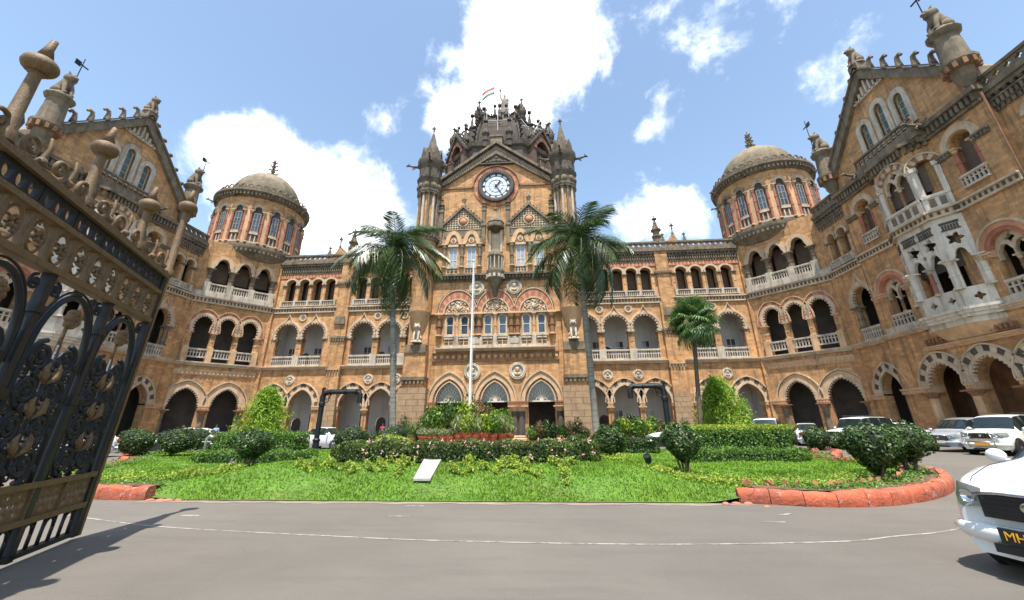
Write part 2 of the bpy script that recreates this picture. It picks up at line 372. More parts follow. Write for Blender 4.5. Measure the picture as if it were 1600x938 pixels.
def window(fr, u, hw, z0, z1, w, parent, kind=None, rise=None, mull=1, trans=(.55,), fm=None, gm=None, t=.07, name='window'):
    ol = opening(u, hw, z0, z1-(rise or 0), kind, rise, 10) if kind else R(u-hw, u+hw, z0, z1)
    k = (hw-t)/hw; zi0 = z0+t; zi1 = z1-t
    il = opening(u, hw-t, zi0, z1-(rise or 0), kind, (rise or 0)-t, 10) if kind else R(u-hw+t, u+hw-t, zi0, zi1)
    mb = MB(); ext(mb, fr, ol, w-.05, w+.05, 0, [il])
    for i in range(mull): c = u-hw+2*hw*(i+1)/(mull+1); bx(mb, fr, c-.03, c+.03, zi0-.01, zi1+.01 - (rise*.25 if kind else 0), w-.03, w+.04)
    for q in trans: bx(mb, fr, u-hw+t-.01, u+hw-t+.01, z0+(z1-z0)*q-.03, z0+(z1-z0)*q+.03, w-.03, w+.037)
    o = mb.build(name, fm or FRAME, parent)
    g = MB(); ext(g, fr, il, w-.02, w-.005, 0); g.build('pane', gm or GLASS, o); return o
_sh = {}
def shared(key, fn, name, fr, u, z, w, parent, scale=None, dz=0):
    if key not in _sh: _sh[key] = fn()
    return place(name, _sh[key], parent, fr.p(u, z, w), fr.ang(), scale)
def bust_medallion(rm, fm):
    def f():
        mb = MB(); M = Matrix.Rotation(rad(90), 4, 'X')
        mb.lathe([(.0, .0), (.62, .0), (.64, .08), (.72, .16), (.80, .16), (.86, .10), (.94, .14), (1.0, .10), (1.0, -.1), (0, -.1)], 28, m=0, M=M, cap=False)
        mb.ball((0, -.12, .10), .26, 10, 7, 1, (.85, .8, 1.15)); mb.ball((0, -.08, -.34), .36, 10, 6, 1, (1.15, .5, .75)); mb.ball((0, -.3, .06), .06, 6, 4, 1); mb.lathe([(.13, -.25), (.11, .0)], 8, (0, -.1, 0), 1)
        mb.ball((0, -.1, .22), .28, 10, 6, 1, (.95, .9, .75))
        return mb.mesh('medallion', [rm, fm], smooth=50)
    return f
def finial_mesh(h=1.0, m=None):
    """stone cross-and-ball finial"""
    mb = MB(); mb.lathe([(.16, 0), (.16, .08*h), (.07, .14*h), (.055, .42*h), (.11, .48*h), (.11, .52*h), (.05, .58*h), (.045, .72*h)], 8)
    for a in range(4): M = Matrix.Rotation(a*pi/2, 4, 'Z'); mb.box(-.05, .05, -.20, -.02, .66*h, .80*h, M=M); mb.ball((0, -.2, .74*h), .085, 6, 4, M=M)
    mb.lathe([(.05, .7*h), (.09, .86*h), (.10, .92*h), (.02, h)], 8); return mb.mesh('finial', m or GREY, smooth=40)
def spirelet_mesh(h, r, m, n=8):
    mb = MB(); mb.lathe([(r*.9, 0), (r*.9, h*.18), (r*1.15, h*.2), (r*1.15, h*.25), (r*.8, h*.27), (r*.8, h*.40), (r*1.2, h*.43), (r*1.25, h*.47), (r*.85, h*.50), (r*.5, h*.66), (r*.22, h*.82), (r*.12, h*.9)], n)
    for k in range(4):
        M = Matrix.Rotation(k*pi/2, 4, 'Z'); mb.box(-.05*h, .05*h, -r*.55, -r*.1, h*.86, h*.90, M=M)
        for q in range(3): mb.ball((0, -r*(.8-.2*q), h*(.53+.09*q)), r*.17, 6, 4, M=M)
    mb.box(-r*.1, r*.1, -r*.1, r*.1, h*.88, h, 0); mb.ball((0, 0, h*.99), r*.2, 6, 4); return mb.mesh('pinnacle', m, smooth=40)
def onion_mesh(h, m):
    """slender shaft with a swelling cap and cross"""
    mb = MB(); mb.lathe([(.46, 0), (.46, h-3.8), (.58, h-3.6), (.58, h-3.45), (.44, h-3.3), (.62, h-2.8), (.68, h-2.4), (.56, h-1.95), (.30, h-1.35), (.14, h-.8), (.09, h-.5)], 10)
    mb.box(-.08, .08, -.08, .08, h-.6, h); mb.box(-.28, .28, -.07, .07, h-.34, h-.18); mb.box(-.07, .07, -.28, .28, h-.33, h-.19)
    for k in range(8):
        M = Matrix.Rotation(k*pi/4, 4, 'Z'); mb.ball((0, -.62, h-2.1), .11, 6, 4, M=M); mb.ball((0, -.40, h-1.6), .09, 6, 4, M=M)
    return mb.mesh('pinnacle', m, smooth=40)
def gargoyle_mesh(m):
    mb = MB(); mb.tube([(0, .3, -.1), (0, 0, 0), (0, -.5, .06), (0, -.95, .1), (0, -1.2, .16)], [.18, .17, .15, .11, .1], 7); mb.ball((0, -1.35, .2), .17, 8, 5, 0, (.8, 1.2, .8))
    mb.tube([(0, -1.45, .18), (0, -1.62, .12)], [.08, .04], 5); mb.tube([(0, -1.42, .1), (0, -1.55, .0)], [.05, .03], 5)
    for s in (-1, 1): mb.tube([(s*.1, -1.3, .3), (s*.16, -1.25, .45)], [.05, .02], 4); mb.tube([(s*.14, -.25, .05), (s*.32, -.1, .38), (s*.22, .15, .5)], [.06, .05, .02], 4); mb.tube([(s*.12, -.6, 0), (s*.16, -.75, -.22), (s*.14, -.9, -.25)], [.07, .05, .04], 4)
    return mb.mesh('gargoyle', m, smooth=60)
def beast_mesh(m):
    """seated heraldic lion, facing -Y, 2 m tall"""
    mb = MB(); mb.lathe([(.62, 0), (.62, .16), (.52, .22)], 10)
    mb.tube([(0, .34, .3), (0, .30, .62), (0, .12, 1.0), (0, -.02, 1.35), (0, -.05, 1.55)], [.36, .42, .36, .32, .24], 10)
    mb.ball((0, -.10, 1.62), .37, 10, 7, 0, (1, .9, 1.05)); mb.ball((0, -.30, 1.68), .24, 9, 6, 0, (.95, 1.1, 1)); mb.ball((0, -.52, 1.60), .14, 8, 5, 0, (1, 1.1, .8)); mb.ball((0, -.46, 1.47), .09, 6, 4)
    for s in (-1, 1):
        mb.tube([(s*.2, -.08, 1.15), (s*.24, -.30, .7), (s*.22, -.36, .25)], [.16, .12, .10], 7); mb.ball((s*.22, -.44, .26), .13, 7, 4, 0, (.9, 1.4, .7))
        mb.ball((s*.3, .2, .5), .3, 8, 6, 0, (.7, 1.1, 1)); mb.ball((s*.3, -.14, .28), .13, 7, 4, 0, (.8, 1.6, .6)); mb.tube([(s*.2, -.2, 1.9), (s*.26, -.16, 2.05)], [.08, .03], 5)
    mb.tube([(0, .6, .3), (0, .8, .5), (0, .75, .9), (0, .6, 1.1)], [.07, .07, .06, .1], 6); return mb.mesh('lion', m, smooth=60)
# ------------------------------------------------------------------ the terminus building
B = thing('railway_terminus', 'ornate ochre stone Gothic railway terminus with clock gable, domes and arcaded wings', 'building')
_fin = None
def fin(fr, u, z, w, h=1.0, m=None, parent=None):
    return shared(('fin', h, (m or GREY).name), lambda: finial_mesh(h, m), 'finial', fr, u, z, w, parent or B)
def wallp(fr, poly, holes, t=.7, m=None, name='wall', w1=0., mh=None):
    mb = MB(); ext(mb, fr, poly, w1-t, w1, 0, holes, 1 if mh else None); return mb.build(name, [m or OCH, mh] if mh else (m or OCH), B)
def ground_arch(fr, c, hw, zs=3.6, rise=1.75, style='vous', z0=0., big=False):
    mb = MB()
    ext(mb, fr, band(c, hw, hw+.15, zs, 'point', rise, rise+.17, 18), -.12, .16, 0); ext(mb, fr, band(c, hw+.15, hw+.24, zs, 'point', rise+.17, rise+.26, 18), -.1, .11, 0)
    mats = [CREAM, BAS, OCHP]
    if style == 'teeth': teeth(mb, fr, c, hw, zs, 'point', rise, .13, 17, -.1, .12, 0)
    o = mb.build('arch_moulding', mats, B)
    if style == 'vous' and not big:
        mb = MB(); vous(mb, fr, c, hw+.24, hw+.68, zs, 'point', rise+.26, rise+.66, -.05, .075, 13, (0, 1)); mb.build('voussoirs', [BAS, OCHP], o)
    elif style == 'vous':
        n = 42; A = arc(c, hw+.24, zs, 'point', rise+.26, n); Bq = arc(c, hw+.68, zs, 'point', rise+.66, n)
        for i in range(14):
            mb = MB(); poly = Bq[i*3:i*3+4]+A[i*3:i*3+4][::-1]; cu = sum(p[0] for p in poly)/8; cz = sum(p[1] for p in poly)/8
            ext(mb, fr, [(cu+(x-cu)*.965, cz+(z-cz)*.985) for x, z in poly], -.05, .07+random.uniform(-.012, .02)); mb.build('voussoir', (CREAM, BAS)[i % 2], o)
    else:
        mb = MB(); ext(mb, fr, band(c, hw+.24, hw+.62, zs, 'point', rise+.26, rise+.62, 18), -.05, .07); mb.build('archivolt', OCHP, o)
    mb = MB(); ext(mb, fr, band(c, hw+.68, hw+.78, zs, 'point', rise+.66, rise+.77, 18), -.05, .17); mb.build('hood_mould', CREAM, o)
    return o
def pier_cap(fr, u0, u1, z, w=.2, h=.42, m=None):
    mb = MB(); bx(mb, fr, u0-.05, u1+.05, z-.14, z, -.7, w+.08); bx(mb, fr, u0-.02, u1+.02, z-h, z-.14, -.68, w); dentils(mb, fr, u0, u1, z-h+.05, z-.17, w, w+.06, .2, .6); mb.build('impost', m or OCHP, B)
def ogee_arch(fr, c, hw, zs=11.0, rise=1.95, peak=3.05, style='ogee'):
    mb = MB(); k = 'shoe'
    ext(mb, fr, band(c, hw, hw+.27, zs, k, rise, rise+.27, 20), -.15, .12, 0); teeth(mb, fr, c, hw, zs, k, rise, .15, 15, -.1, .10, 0)
    o = mb.build('arch_moulding', CREAM, B)
    if style == 'ogee':
        mb = MB(); ext(mb, fr, band(c, hw+.27, hw+.5, zs, 'round', rise+.27, rise+.45, 20), -.1, .05); mb.build('archivolt', OCHP, o)
        mb = MB(); ext(mb, fr, band(c, hw+.40, hw+.53, zs, 'ogee', peak-.16, peak, 32), -.1, .16); mb.build('hood_mould', CREAM, o)
    else:
        mb = MB(); vous(mb, fr, c, hw+.27, hw+.66, zs, 'round', rise+.27, rise+.62, -.08, .06, 11, (0, 1)); mb.build('voussoirs', [RED, RED2], o)
        mb = MB(); ext(mb, fr, band(c, hw+.66, hw+.75, zs, 'round', rise+.62, rise+.71, 20), -.1, .13); mb.build('hood_mould', OCHP, o)
    return o
RED2 = mat('faded_red_sandstone', (.50, .235, .125), .85, .2, 1.5, .3, 25, (.12, .05, .035), .4, .3)
def interior(fr, u0, u1, z0, z1, depth, wallm, parent=None, doors=(), wins=()):
    """loggia behind an arcade: back wall, ceiling and floor, with door openings drawn in real depth"""
    holes = [opening(c, .62, z0+.05, z0+1.9, 'round', .55, 8) for c in doors]
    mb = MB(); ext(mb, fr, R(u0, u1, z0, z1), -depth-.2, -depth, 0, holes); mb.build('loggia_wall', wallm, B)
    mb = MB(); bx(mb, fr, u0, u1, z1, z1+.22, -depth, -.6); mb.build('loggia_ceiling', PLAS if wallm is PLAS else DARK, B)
    for u, q in ((u0, 1), (u1, -1)): mb = MB(); bx(mb, fr, min(u, u+.2*q), max(u, u+.2*q), z0, z1, -depth, -.72); mb.build('loggia_end_wall', wallm, B)
    for c in wins: window(fr, c, .55, z0+1.0, z0+3.0, -depth+.06, B, None, None, 1, (.6,), t=.09, name='loggia_window')
    for c in doors:
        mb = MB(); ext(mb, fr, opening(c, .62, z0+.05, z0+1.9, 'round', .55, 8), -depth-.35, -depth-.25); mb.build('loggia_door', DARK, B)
def upper_loggia(fr, us, hw=.56, z0=15.0, zc=15.96, zs=17.72, rise=.72, u0=None, u1=None):
    o = None
    for c in us:
        mb = MB(); ext(mb, fr, band(c, hw, hw+.20, zs, 'shoe', rise, rise+.2, 16), -.12, .12); o = mb.build('arch_moulding', CREAM, B)
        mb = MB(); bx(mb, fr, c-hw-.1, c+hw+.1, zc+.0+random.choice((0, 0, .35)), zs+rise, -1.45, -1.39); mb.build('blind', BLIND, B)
    st = us[1]-us[0]
    for c in [us[0]-st/2]+[x+st/2 for x in us]: column(fr, c, -.12, zc-.35, zs-.0, .15, (OCHP, GREY), B, cap=.3)
    for c in us: balustrade(fr, c-st/2+.14, c+st/2-.14, z0, z0+.66, .12, B, step=.2)
    for c in [us[0]-st/2]+[x+st/2 for x in us]:
        mb = MB(); bx(mb, fr, c-.14, c+.14, z0-.02, z0+.7, -.3, .26); mb.build('balustrade_pier', WHITE, B)
def checker(fr, u0, u1, z0=14.18, z1=14.85, w=.3):
    mb = MB(); bx(mb, fr, u0, u1, z0, z0+.12, -.05, w*.6); bx(mb, fr, u0, u1, z0+.12, z1-.14, -.05, w*.5); bx(mb, fr, u0, u1, z1-.14, z1, -.05, w)
    dentils(mb, fr, u0, u1, z0+.18, z1-.2, w*.5-.01, w*.5+.045, .34, .42, 1); return mb.build('string_course', [CREAM, BAS], B)
def cornice_parapet(fr, u0, u1, z=19.05, pierced=True):
    mb = MB(); dentils(mb, fr, u0, u1, z, z+.28, 0, .12, .3, .62, 0); dentils(mb, fr, u0, u1, z+.32, z+.72, 0, .22, .26, .55, 0); bx(mb, fr, u0, u1, z+.28, z+.33, -.05, .15); bx(mb, fr, u0, u1, z+.72, z+.84, -.05, .26)
    dentils(mb, fr, u0, u1, z+.86, z+1.05, 0, .34, .42, .5, 1); mb.build('corbel_table', [GREY, BAS], B)
    mb = MB(); bx(mb, fr, u0, u1, z+1.05, z+1.3, -.4, .34); bx(mb, fr, u0, u1, z+1.3, z+1.62, -.4, .48); mb.build('cornice', GREY, B)
    mb = MB(); bx(mb, fr, u0, u1, z+1.62, z+1.85, -.1, .28); bx(mb, fr, u0, u1, z+2.4, z+2.6, -.1, .30); n = max(1, int((u1-u0)/.62)); st = (u1-u0)/n
    for i in range(n): c = u0+(i+.5)*st; ext(mb, fr, R(c-st/2, c+st/2, z+1.85, z+2.4), 0, .2, 0, [[(c+.17*(1+.28*cos(4*a))*cos(a), z+2.13+.17*(1+.28*cos(4*a))*sin(a)) for a in [2*pi*q/16 for q in range(16)]]])
    mb.build('parapet', GREY, B)
MED = bust_medallion(WHITE, CREAM); RND = None
def roundel(fr, u, z, r=.45):
    def f():
        mb = MB(); M = Matrix.Rotation(rad(90), 4, 'X'); mb.lathe([(0, .02), (.55, .02), (.6, .12), (.78, .16), (1, .12), (1, -.1), (0, -.1)], 22, m=0, M=M, cap=False); mb.lathe([(0, .05), (.54, .05), (.54, -.05)], 16, m=1, M=M, cap=False); return mb.mesh('roundel', [CREAM, GREY], smooth=40)
    return shared('rnd', f, 'roundel', fr, u, z, .02, B, r)
def pier(fr, u0, u1, w=.5, top=21.7):
    """stepped full-height buttress pier with stone block base"""
    mb = MB(); bx(mb, fr, u0+.15, u1-.15, 4.6, 7.4, -.1, w); bx(mb, fr, u0+.1, u1-.1, 7.4, 14.2, -.1, w*.8); bx(mb, fr, u0+.25, u1-.25, 14.2, top-1.2, -.1, w*.7)
    ext(mb, fr, [(u0+.15, 7.4), (u1-.15, 7.4), (u1-.1, 7.8), (u0+.1, 7.8)], -.1, w*1.2); o = mb.build('buttress', OCH, B)
    z = 0.; k = 0
    while z < 4.6:
        n = 2 if k % 2 else 3; x0, x1 = u0-.12+.03*k, u1+.12-.03*k; cuts = [x0+(x1-x0)*i/n for i in range(n+1)]
        for a, b in zip(cuts, cuts[1:]): mb = MB(); bx(mb, fr, a+.012, b-.012, z+.012, z+.50, -.1, w+.34-.035*k+random.uniform(-.015, .015)); mb.build('stone_block', ASH, o)
        z += .512; k += 1
    mb = MB(); dentils(mb, fr, u0, u1, 7.0, 7.35, w, w+.12, .3, .6); bx(mb, fr, u0, u1, 10.95, 11.2, -.05, w+.06); dentils(mb, fr, u0+.05, u1-.05, 10.6, 10.92, w*.8, w*.8+.14, .26, .6); bx(mb, fr, u0, u1, 17.6, 17.85, -.05, w+.04)
    ext(mb, fr, [(u0+.3, 12.6), (u1-.3, 12.6), (u1-.45, 13.5), (u0+.45, 13.5)], 0, w+.12); mb.split('buttress_moulding', GREY, o)
    return o

# ---- one side: straight range, canted tower, link bay and gabled pavilion
def side(s):
    F = Fr((0, 4.78), (1, 0), (0, -1), s)
    G = (9.9, 13.15, 16.4, 22.1, 25.6); H = (9.6, 12.83, 16.06, 21.95, 25.2)
    U1, U2 = [10.36+1.615*i for i in range(5)], [20.81+1.667*i for i in range(4)]
    U1 = [U1[0]-.0]+U1[1:]
    e0, e1 = 8.6, 27.5
    wallp(F, R(e0, e1, 0, 7.6), [opening(c, 1.36, .02, 3.6, 'point', 1.75, 18) for c in G])
    wallp(F, R(e0, e1, 7.6, 14.2), [opening(c, 1.28, 7.9, 11.0, 'shoe', 1.95, 20) for c in H])
    wallp(F, R(e0, e1, 14.2, 18.62), [opening(c, .56, 15.0, 17.72, 'shoe', .72, 14) for c in U1+U2])
    wallp(F, R(e0, e1, 18.62, 20.6), [])
    for c in G: ground_arch(F, c, 1.36)
    for c in H: ogee_arch(F, c, 1.28)
    for a, b in ((8.6, 8.54+0), (11.26, 11.79), (14.51, 15.04), (17.76, 20.74), (23.46, 24.24), (26.96, 27.5)):
        if b > a: pier_cap(F, a, b, 3.62, .1); 
    for c in (11.52, 14.77, 23.85): column(F, c, -.2, 0.5, 3.2, .24, (BRN, OCHP), B, cap=.4, rings=0)
    for c in (11.2, 14.45, 23.55): column(F, c, -.25, 9.1, 11.02, .24, (BRN, GREY), B, cap=.4); mb = MB(); bx(mb, F, c-.38, c+.38, 7.9, 9.15, -.35, .28); mb.build('balustrade_pier', WHITE, B)
    for c in (17.45, 20.6, 26.6): column(F, c, -.3, 9.1, 11.02, .2, (BRN, GREY), B, cap=.4)
    for c in H: balustrade(F, c-1.25, c+1.25, 7.95, 9.08, .05, B, step=.24)
    for c in (11.52, 14.72, 23.86): shared('med', MED, 'medallion', F, c, 6.4, .02, B, .55)
    for c in (11.2, 14.44, 23.6): roundel(F, c, 13.6)
    band_part('sill_course', F, e0, e1, 7.55, 7.93, .36, CREAM, B); checker(F, e0, e1)
    mb = MB(); bx(mb, F, e0, e1, 18.62, 19.05, -.05, .07); dentils(mb, F, e0, e1, 18.62, 19.04, 0, .09, .42, .5, 1); mb.build('red_frieze', [RED, RED2], B)
    upper_loggia(F, U1); upper_loggia(F, U2); cornice_parapet(F, e0, e1)
    mb = MB(); bx(mb, F, e0, e1, 10.9, 11.05, -.05, .09); 
    pier(F, 17.8, 19.7)
    interior(F, 8.6, 27.5, .02, 7.2, 3.4, PLAS, doors=(11.3, 14.2, 24.4), wins=(9.8, 12.8, 16.2, 22.3, 26.2)); interior(F, 8.6, 27.5, 7.6, 13.9, 3.2, PLAS, doors=(9.9, 12.2, 15.0, 21.4, 24.6), wins=(11.0, 13.6, 16.6, 22.9, 26.2)); interior(F, 8.6, 27.5, 14.3, 20.4, 2.0, DARK)
    mb = MB(); bx(mb, F, 8.6, 30.5, 20.3, 20.6, -12, -.4); mb.build('roof', GREY, B)
    mb = MB(); ext(mb, F, [(8.6, 20.6), (33, 20.6), (33, 20.7), (8.6, 20.7)], -12, -3.5); mb.build('roof_edge', DOMEM, B)
    # roof dormers and pinnacles behind the parapet
    for c in (19.0, 21.2):
        if c < 20: shared('pinA', lambda: spirelet_mesh(3.6, .5, GREY), 'pinnacle', F, 18.75, 21.6, -.1, B)
        else:
            f2 = F.off(-1.0); mb = MB(); ext(mb, f2, [(20.0, 21.2), (22.0, 21.2), (21.0, 23.3)], -2.5, 0); mb.build('dormer_gable', OCH, B); fin(f2, 21.0, 23.2, -.1, 1.5)
            mb = MB(); bx(mb, f2, 19.8, 22.2, 20.5, 21.2, -2.5, 0); mb.build('dormer_wall', OCH, B)
            for q in (19.75, 22.3): shared('pinB', lambda: spirelet_mesh(2.4, .3, GREY), 'pinnacle', f2, q, 21.0, -.1, B)
    shared('pinB', lambda: None, 'pinnacle', F, 11.2, 21.5, -1.2, B); shared('pinB', lambda: None, 'pinnacle', F, 9.6, 21.5, -1.2, B)

    # canted corner tower
    C = Fr((27.5, 4.65), (5.3, -6.4), (-6.4, -5.3), s); Ln = 8.31
    GC, FC, SC_ = (2.72, 6.3), (1.97, 4.1, 6.25), (1.65, 3.75, 5.9)
    wallp(C, R(0, Ln, 0, 7.6), [opening(c, 1.28, .02, 3.6, 'point', 1.75, 18) for c in GC]); wallp(C, R(0, Ln, 7.6, 14.3), [opening(c, .84, 7.9, 11.05, 'shoe', 1.8, 18) for c in FC])
    wallp(C, R(0, Ln, 14.3, 21.4), [opening(c, .86, 15.0, 18.1, 'tref', 1.35, 24) for c in SC_])
    for c in GC: ground_arch(C, c, 1.28, style='teeth')
    for a, b in ((0, 1.42), (4.02, 5.0), (7.6, Ln)): pier_cap(C, a, b, 3.62, .16)
    for c in (4.5, 1.2, 7.8): column(C, c, -.1, 0.4, 3.2, .3, (GREY, BRN), B, cap=.4, rings=0)
    for c in FC: ogee_arch(C, c, .84, 11.05, 1.8, style='red'); balustrade(C, c-.8, c+.8, 8.35, 9.3, .08, B, step=.24)
    for c in (.95, 3.03, 5.18, 7.3): column(C, c, -.2, 9.4, 11.05, .2, (OCHP, OCHP), B, cap=.35); mb = MB(); bx(mb, C, c-.26, c+.26, 7.9, 9.42, -.3, .3); mb.build('balustrade_pier', OCHP, B)
    for c in SC_:
        mb = MB(); ext(mb, C, band(c, .86, 1.05, 18.1, 'tref', 1.35, 1.5, 24, 'round'), -.15, .12); o = mb.build('arch_moulding', CREAM, B)
        mb = MB(); ext(mb, C, band(c, 1.03, 1.25, 18.1, 'round', 1.5, 1.75, 18), -.1, .07); mb.build('archivolt', OCHP, o); balustrade(C, c-.85, c+.85, 15.4, 16.4, .25, B, step=.24)
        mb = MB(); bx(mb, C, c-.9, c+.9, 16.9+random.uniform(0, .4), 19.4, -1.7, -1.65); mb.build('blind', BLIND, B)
    for c in (.6, 2.7, 4.83, 6.95): column(C, c, -.05, 16.45, 18.12, .24, (GREY, GREY), B, cap=.45); mb = MB(); bx(mb, C, c-.3, c+.3, 15.0, 16.5, -.3, .4); mb.build('balustrade_pier', WHITE, B)
    band_part('sill_course', C, 0, Ln, 7.55, 7.93, .36, CREAM, B); checker(C, 0, Ln, w=.38); band_part('frieze', C, 0.4, Ln-.4, 6.6, 7.2, .08, OCHP, B, (6.72, 7.08, .13, .36))
    mb = MB(); bx(mb, C, .2, Ln-.2, 14.85, 15.4, -.1, .42); mb.build('balcony_slab', WHITE, B)
    interior(C, 0, Ln, .02, 7.2, 3., DARK); interior(C, 0, Ln, 7.6, 14, 2.6, DARK); interior(C, 0, Ln, 14.3, 20.4, 2.6, DARK)
    for bxx in ((27.3, 27.85, 4.45, 5.6), (32.35, 33.3, -2.15, -1.35)): mb = MB(); mb.box(min(s*bxx[0], s*bxx[1]), max(s*bxx[0], s*bxx[1]), bxx[2], bxx[3], .01, 20.5); mb.build('corner_pier', OCH, B)
    # round drum and dome
    cx, cy = 32.45*s, 5.55; RD = 5.15
    mb = MB(); mb.lathe([(RD-.6, 20.2), (RD-.05, 20.9), (RD+.12, 21.1), (RD+.25, 21.45), (RD+.25, 21.7), (RD+.08, 21.75), (RD+.08, 22.0)], 48, (cx, cy, 0)); o = mb.build('drum_cornice', GREY, B, smooth=35)
    mb = MB()
    for i in range(72): a = 2*pi*i/72; M = Matrix.Translation((cx, cy, 0)) @ Matrix.Rotation(a, 4, 'Z'); mb.box(-.11, .11, -RD-.2, -RD+.1, 20.95, 21.25, M=M)
    mb.build('drum_corbels', GREY, o)
    mb = MB(); mb.lathe([(RD-.12, 21.7), (RD-.12, 28.4)], 48, (cx, cy, 0)); dr = mb.build('drum', OCH, B, smooth=35)
    for i in range(16):
        a = 2*pi*(i+.5)/16; dx, dy = sin(a), -cos(a)
        if dy > .75: continue
        f = Fr((cx*1+dx*(RD-.15), cy+dy*(RD-.15)), (-dy, dx), (dx, dy), 1)
        mb = MB(); ext(mb, f, opening(0, .48, 22.1, 26.3, 'round', .48, 12), -.02, .06, 0); mb.build('dark_backing', DARK, dr)  # dark plate proud of the drum, its colour stands in for recess shade
        wn = window(f, 0, .36, 23.55, 26.0, .1, B, mull=1, trans=(.33, .66), t=.06, fm=mat('grey_window_frame', (.30, .27, .23), .7, .1, 3.))
        mb = MB(); bx(mb, f, -.46, .46, 23.2, 23.5, 0, .2); dentils(mb, f, -.44, .44, 22.2, 23.1, .04, .12, .32, .3); bx(mb, f, -.5, .5, 22.05, 22.25, 0, .16); mb.build('window_apron', CREAM, dr)
        mb = MB(); ext(mb, f, band(0, .36, .74, 26.5, 'round', .36, .76, 16), 0, .26); ext(mb, f, [(x*.98, z) for x, z in arc(0, .36, 26.5, 'round', .36, 12)], 0, .12, 1); bx(mb, f, -.78, -.34, 26.3, 26.52, 0, .25); bx(mb, f, .34, .78, 26.3, 26.52, 0, .25); mb.build('window_hood', [GREY, BAS], dr)
        for q in (-.66, .66): column(f, q, .1, 22.1, 26.32, .13, (RED, OCHP), B, cap=.35, rings=2)
        a2 = 2*pi*i/16; g = Fr((cx+sin(a2)*(RD-.15), cy-cos(a2)*(RD-.15)), (cos(a2), sin(a2)), (sin(a2), -cos(a2)), 1)
        mb = MB(); bx(mb, g, -.26, .26, 21.9, 26.4, 0, .16); mb.build('pilaster', OCHP, dr)
        if i % 2 == 0: shared('garg', lambda: gargoyle_mesh(SOOT), 'gargoyle', g, 0, 28.3, .1, B, .75)
    mb = MB(); mb.lathe([(RD-.1, 28.2), (RD+.12, 28.35), (RD+.2, 28.7), (RD+.5, 28.9), (RD+.5, 29.15), (RD+.1, 29.2), (RD-.1, 29.3)], 48, (cx, cy, 0))
    for i in range(80): a = 2*pi*i/80; M = Matrix.Translation((cx, cy, 0)) @ Matrix.Rotation(a, 4, 'Z'); mb.box(-.1, .1, -RD-.36, -RD, 28.4, 28.75, M=M)
    mb.build('dome_cornice', GREY, B, smooth=35)
    mb = MB()
    for i in range(40):  # fleurs-de-lis cresting round the dome's foot
        a = 2*pi*i/40; M = Matrix.Translation((cx, cy, 29.2)) @ Matrix.Rotation(a, 4, 'Z')
        mb.lathe([(.30, 0), (.34, .1)], 6, (0, -RD-.05, 0), M=M); mb.tube([(.28*cos(t), -RD-.05, .38+.28*sin(t)) for t in [2*pi*q/10 for q in range(10)]], .09, 5, closed=True) if False else mb.tube([M @ Vector((.30*cos(t), -RD-.05, .42+.30*sin(t))) for t in [2*pi*q/10 for q in range(10)]], .085, 5, closed=True)
    mb.build('cresting', GREY, B, smooth=50)
    RQ = 4.25; prof = [(RQ, 29.2)]; Hd = 5.0
    for i in range(1, 19):
        t = i/19*pi/2; r = RQ*cos(t)**.92; z = 29.2+Hd*sin(t); prof += [(r+.09, z-.07), (r, z)]
    prof += [(.35, 34.25), (.3, 34.5)]
    mb = MB(); mb.lathe(prof, 48, (cx, cy, 0)); dm = mb.build('dome', DOMEM, B, smooth=30)
    mb = MB(); mb.lathe([(.42, 34.2), (.5, 34.5), (.2, 34.7), (.16, 35.1), (.34, 35.2), (.16, 35.35), (.14, 35.8), (.28, 35.9), (.13, 36.0), (.11, 36.4), (.22, 36.5), (.1, 36.6), (.05, 37.4)], 10, (cx, cy, 0))
    for z, w in ((34.8, .62), (35.5, .52), (36.1, .42), (36.7, .3)):
        for a in range(4): M = Matrix.Translation((cx, cy, z)) @ Matrix.Rotation(a*pi/2+.4, 4, 'Z'); mb.box(-.07, .07, -w, 0, -.06, .1, M=M); mb.ball((0, -w, .06), .13, 6, 4, M=M)
    mb.build('finial', GREY, dm, smooth=40)

    # link bay
    D = Fr((32.45, -1.75), (0, -1), (-1, 0), s); Ld = 3.75
    wallp(D, R(0, Ld, 0, 7.6), [opening(2.6, 1.1, .02, 3.65, 'point', 1.7, 18)]); wallp(D, R(0, Ld, 7.6, 14.3), [opening(2.55, 1.0, 7.9, 10.95, 'shoe', 1.7, 18)])
    wallp(D, R(0, Ld, 14.3, 20.6), [opening(c, .5, 15.0, 17.6, 'shoe', .7, 14) for c in (1.15, 2.55)])
    ground_arch(D, 2.6, 1.1, 3.65, 1.7, big=True); pier_cap(D, 0, 1.45, 3.66, .12); pier_cap(D, 3.7, Ld, 3.66, .1); ogee_arch(D, 2.55, 1.0, 10.95, 1.7, 2.9)
    column(D, 1.4, -.2, 9.1, 10.97, .24, (GREY, GREY), B, cap=.4); balustrade(D, 1.5, 3.6, 7.95, 9.05, .05, B, step=.24); upper_loggia(D, (1.15, 2.55), .5, 15.0, 15.9, 17.6, .7)
    band_part('sill_course', D, 0, Ld, 7.55, 7.93, .36, CREAM, B); checker(D, 0, Ld); cornice_parapet(D, 0, Ld)
    interior(D, 0, Ld, .02, 7.2, 2.6, DARK); interior(D, 0, Ld, 7.6, 14, 2.6, DARK); interior(D, 0, Ld, 14.3, 20.4, 2.0, DARK)

    # gabled pavilion
    P = Fr((32.3, -5.45), (0, -1), (-1, 0), s); Lp = 12.85; cc = 6.42
    pg = (3.75, 6.95, 10.15)
    wallp(P, R(0, Lp, 0, 7.7), [opening(c, 1.3, .02, 3.85, 'point', 1.55, 18) for c in pg], t=.9)
    for c in pg: ground_arch(P, c, 1.3, 3.85, 1.55, big=True); 
    for c in pg:
        mb = MB(); teeth(mb, P, c, 1.3, 3.85, 'point', 1.55, .12, 15, -.1, .12, 0); mb.build('cusps', CREAM, B)
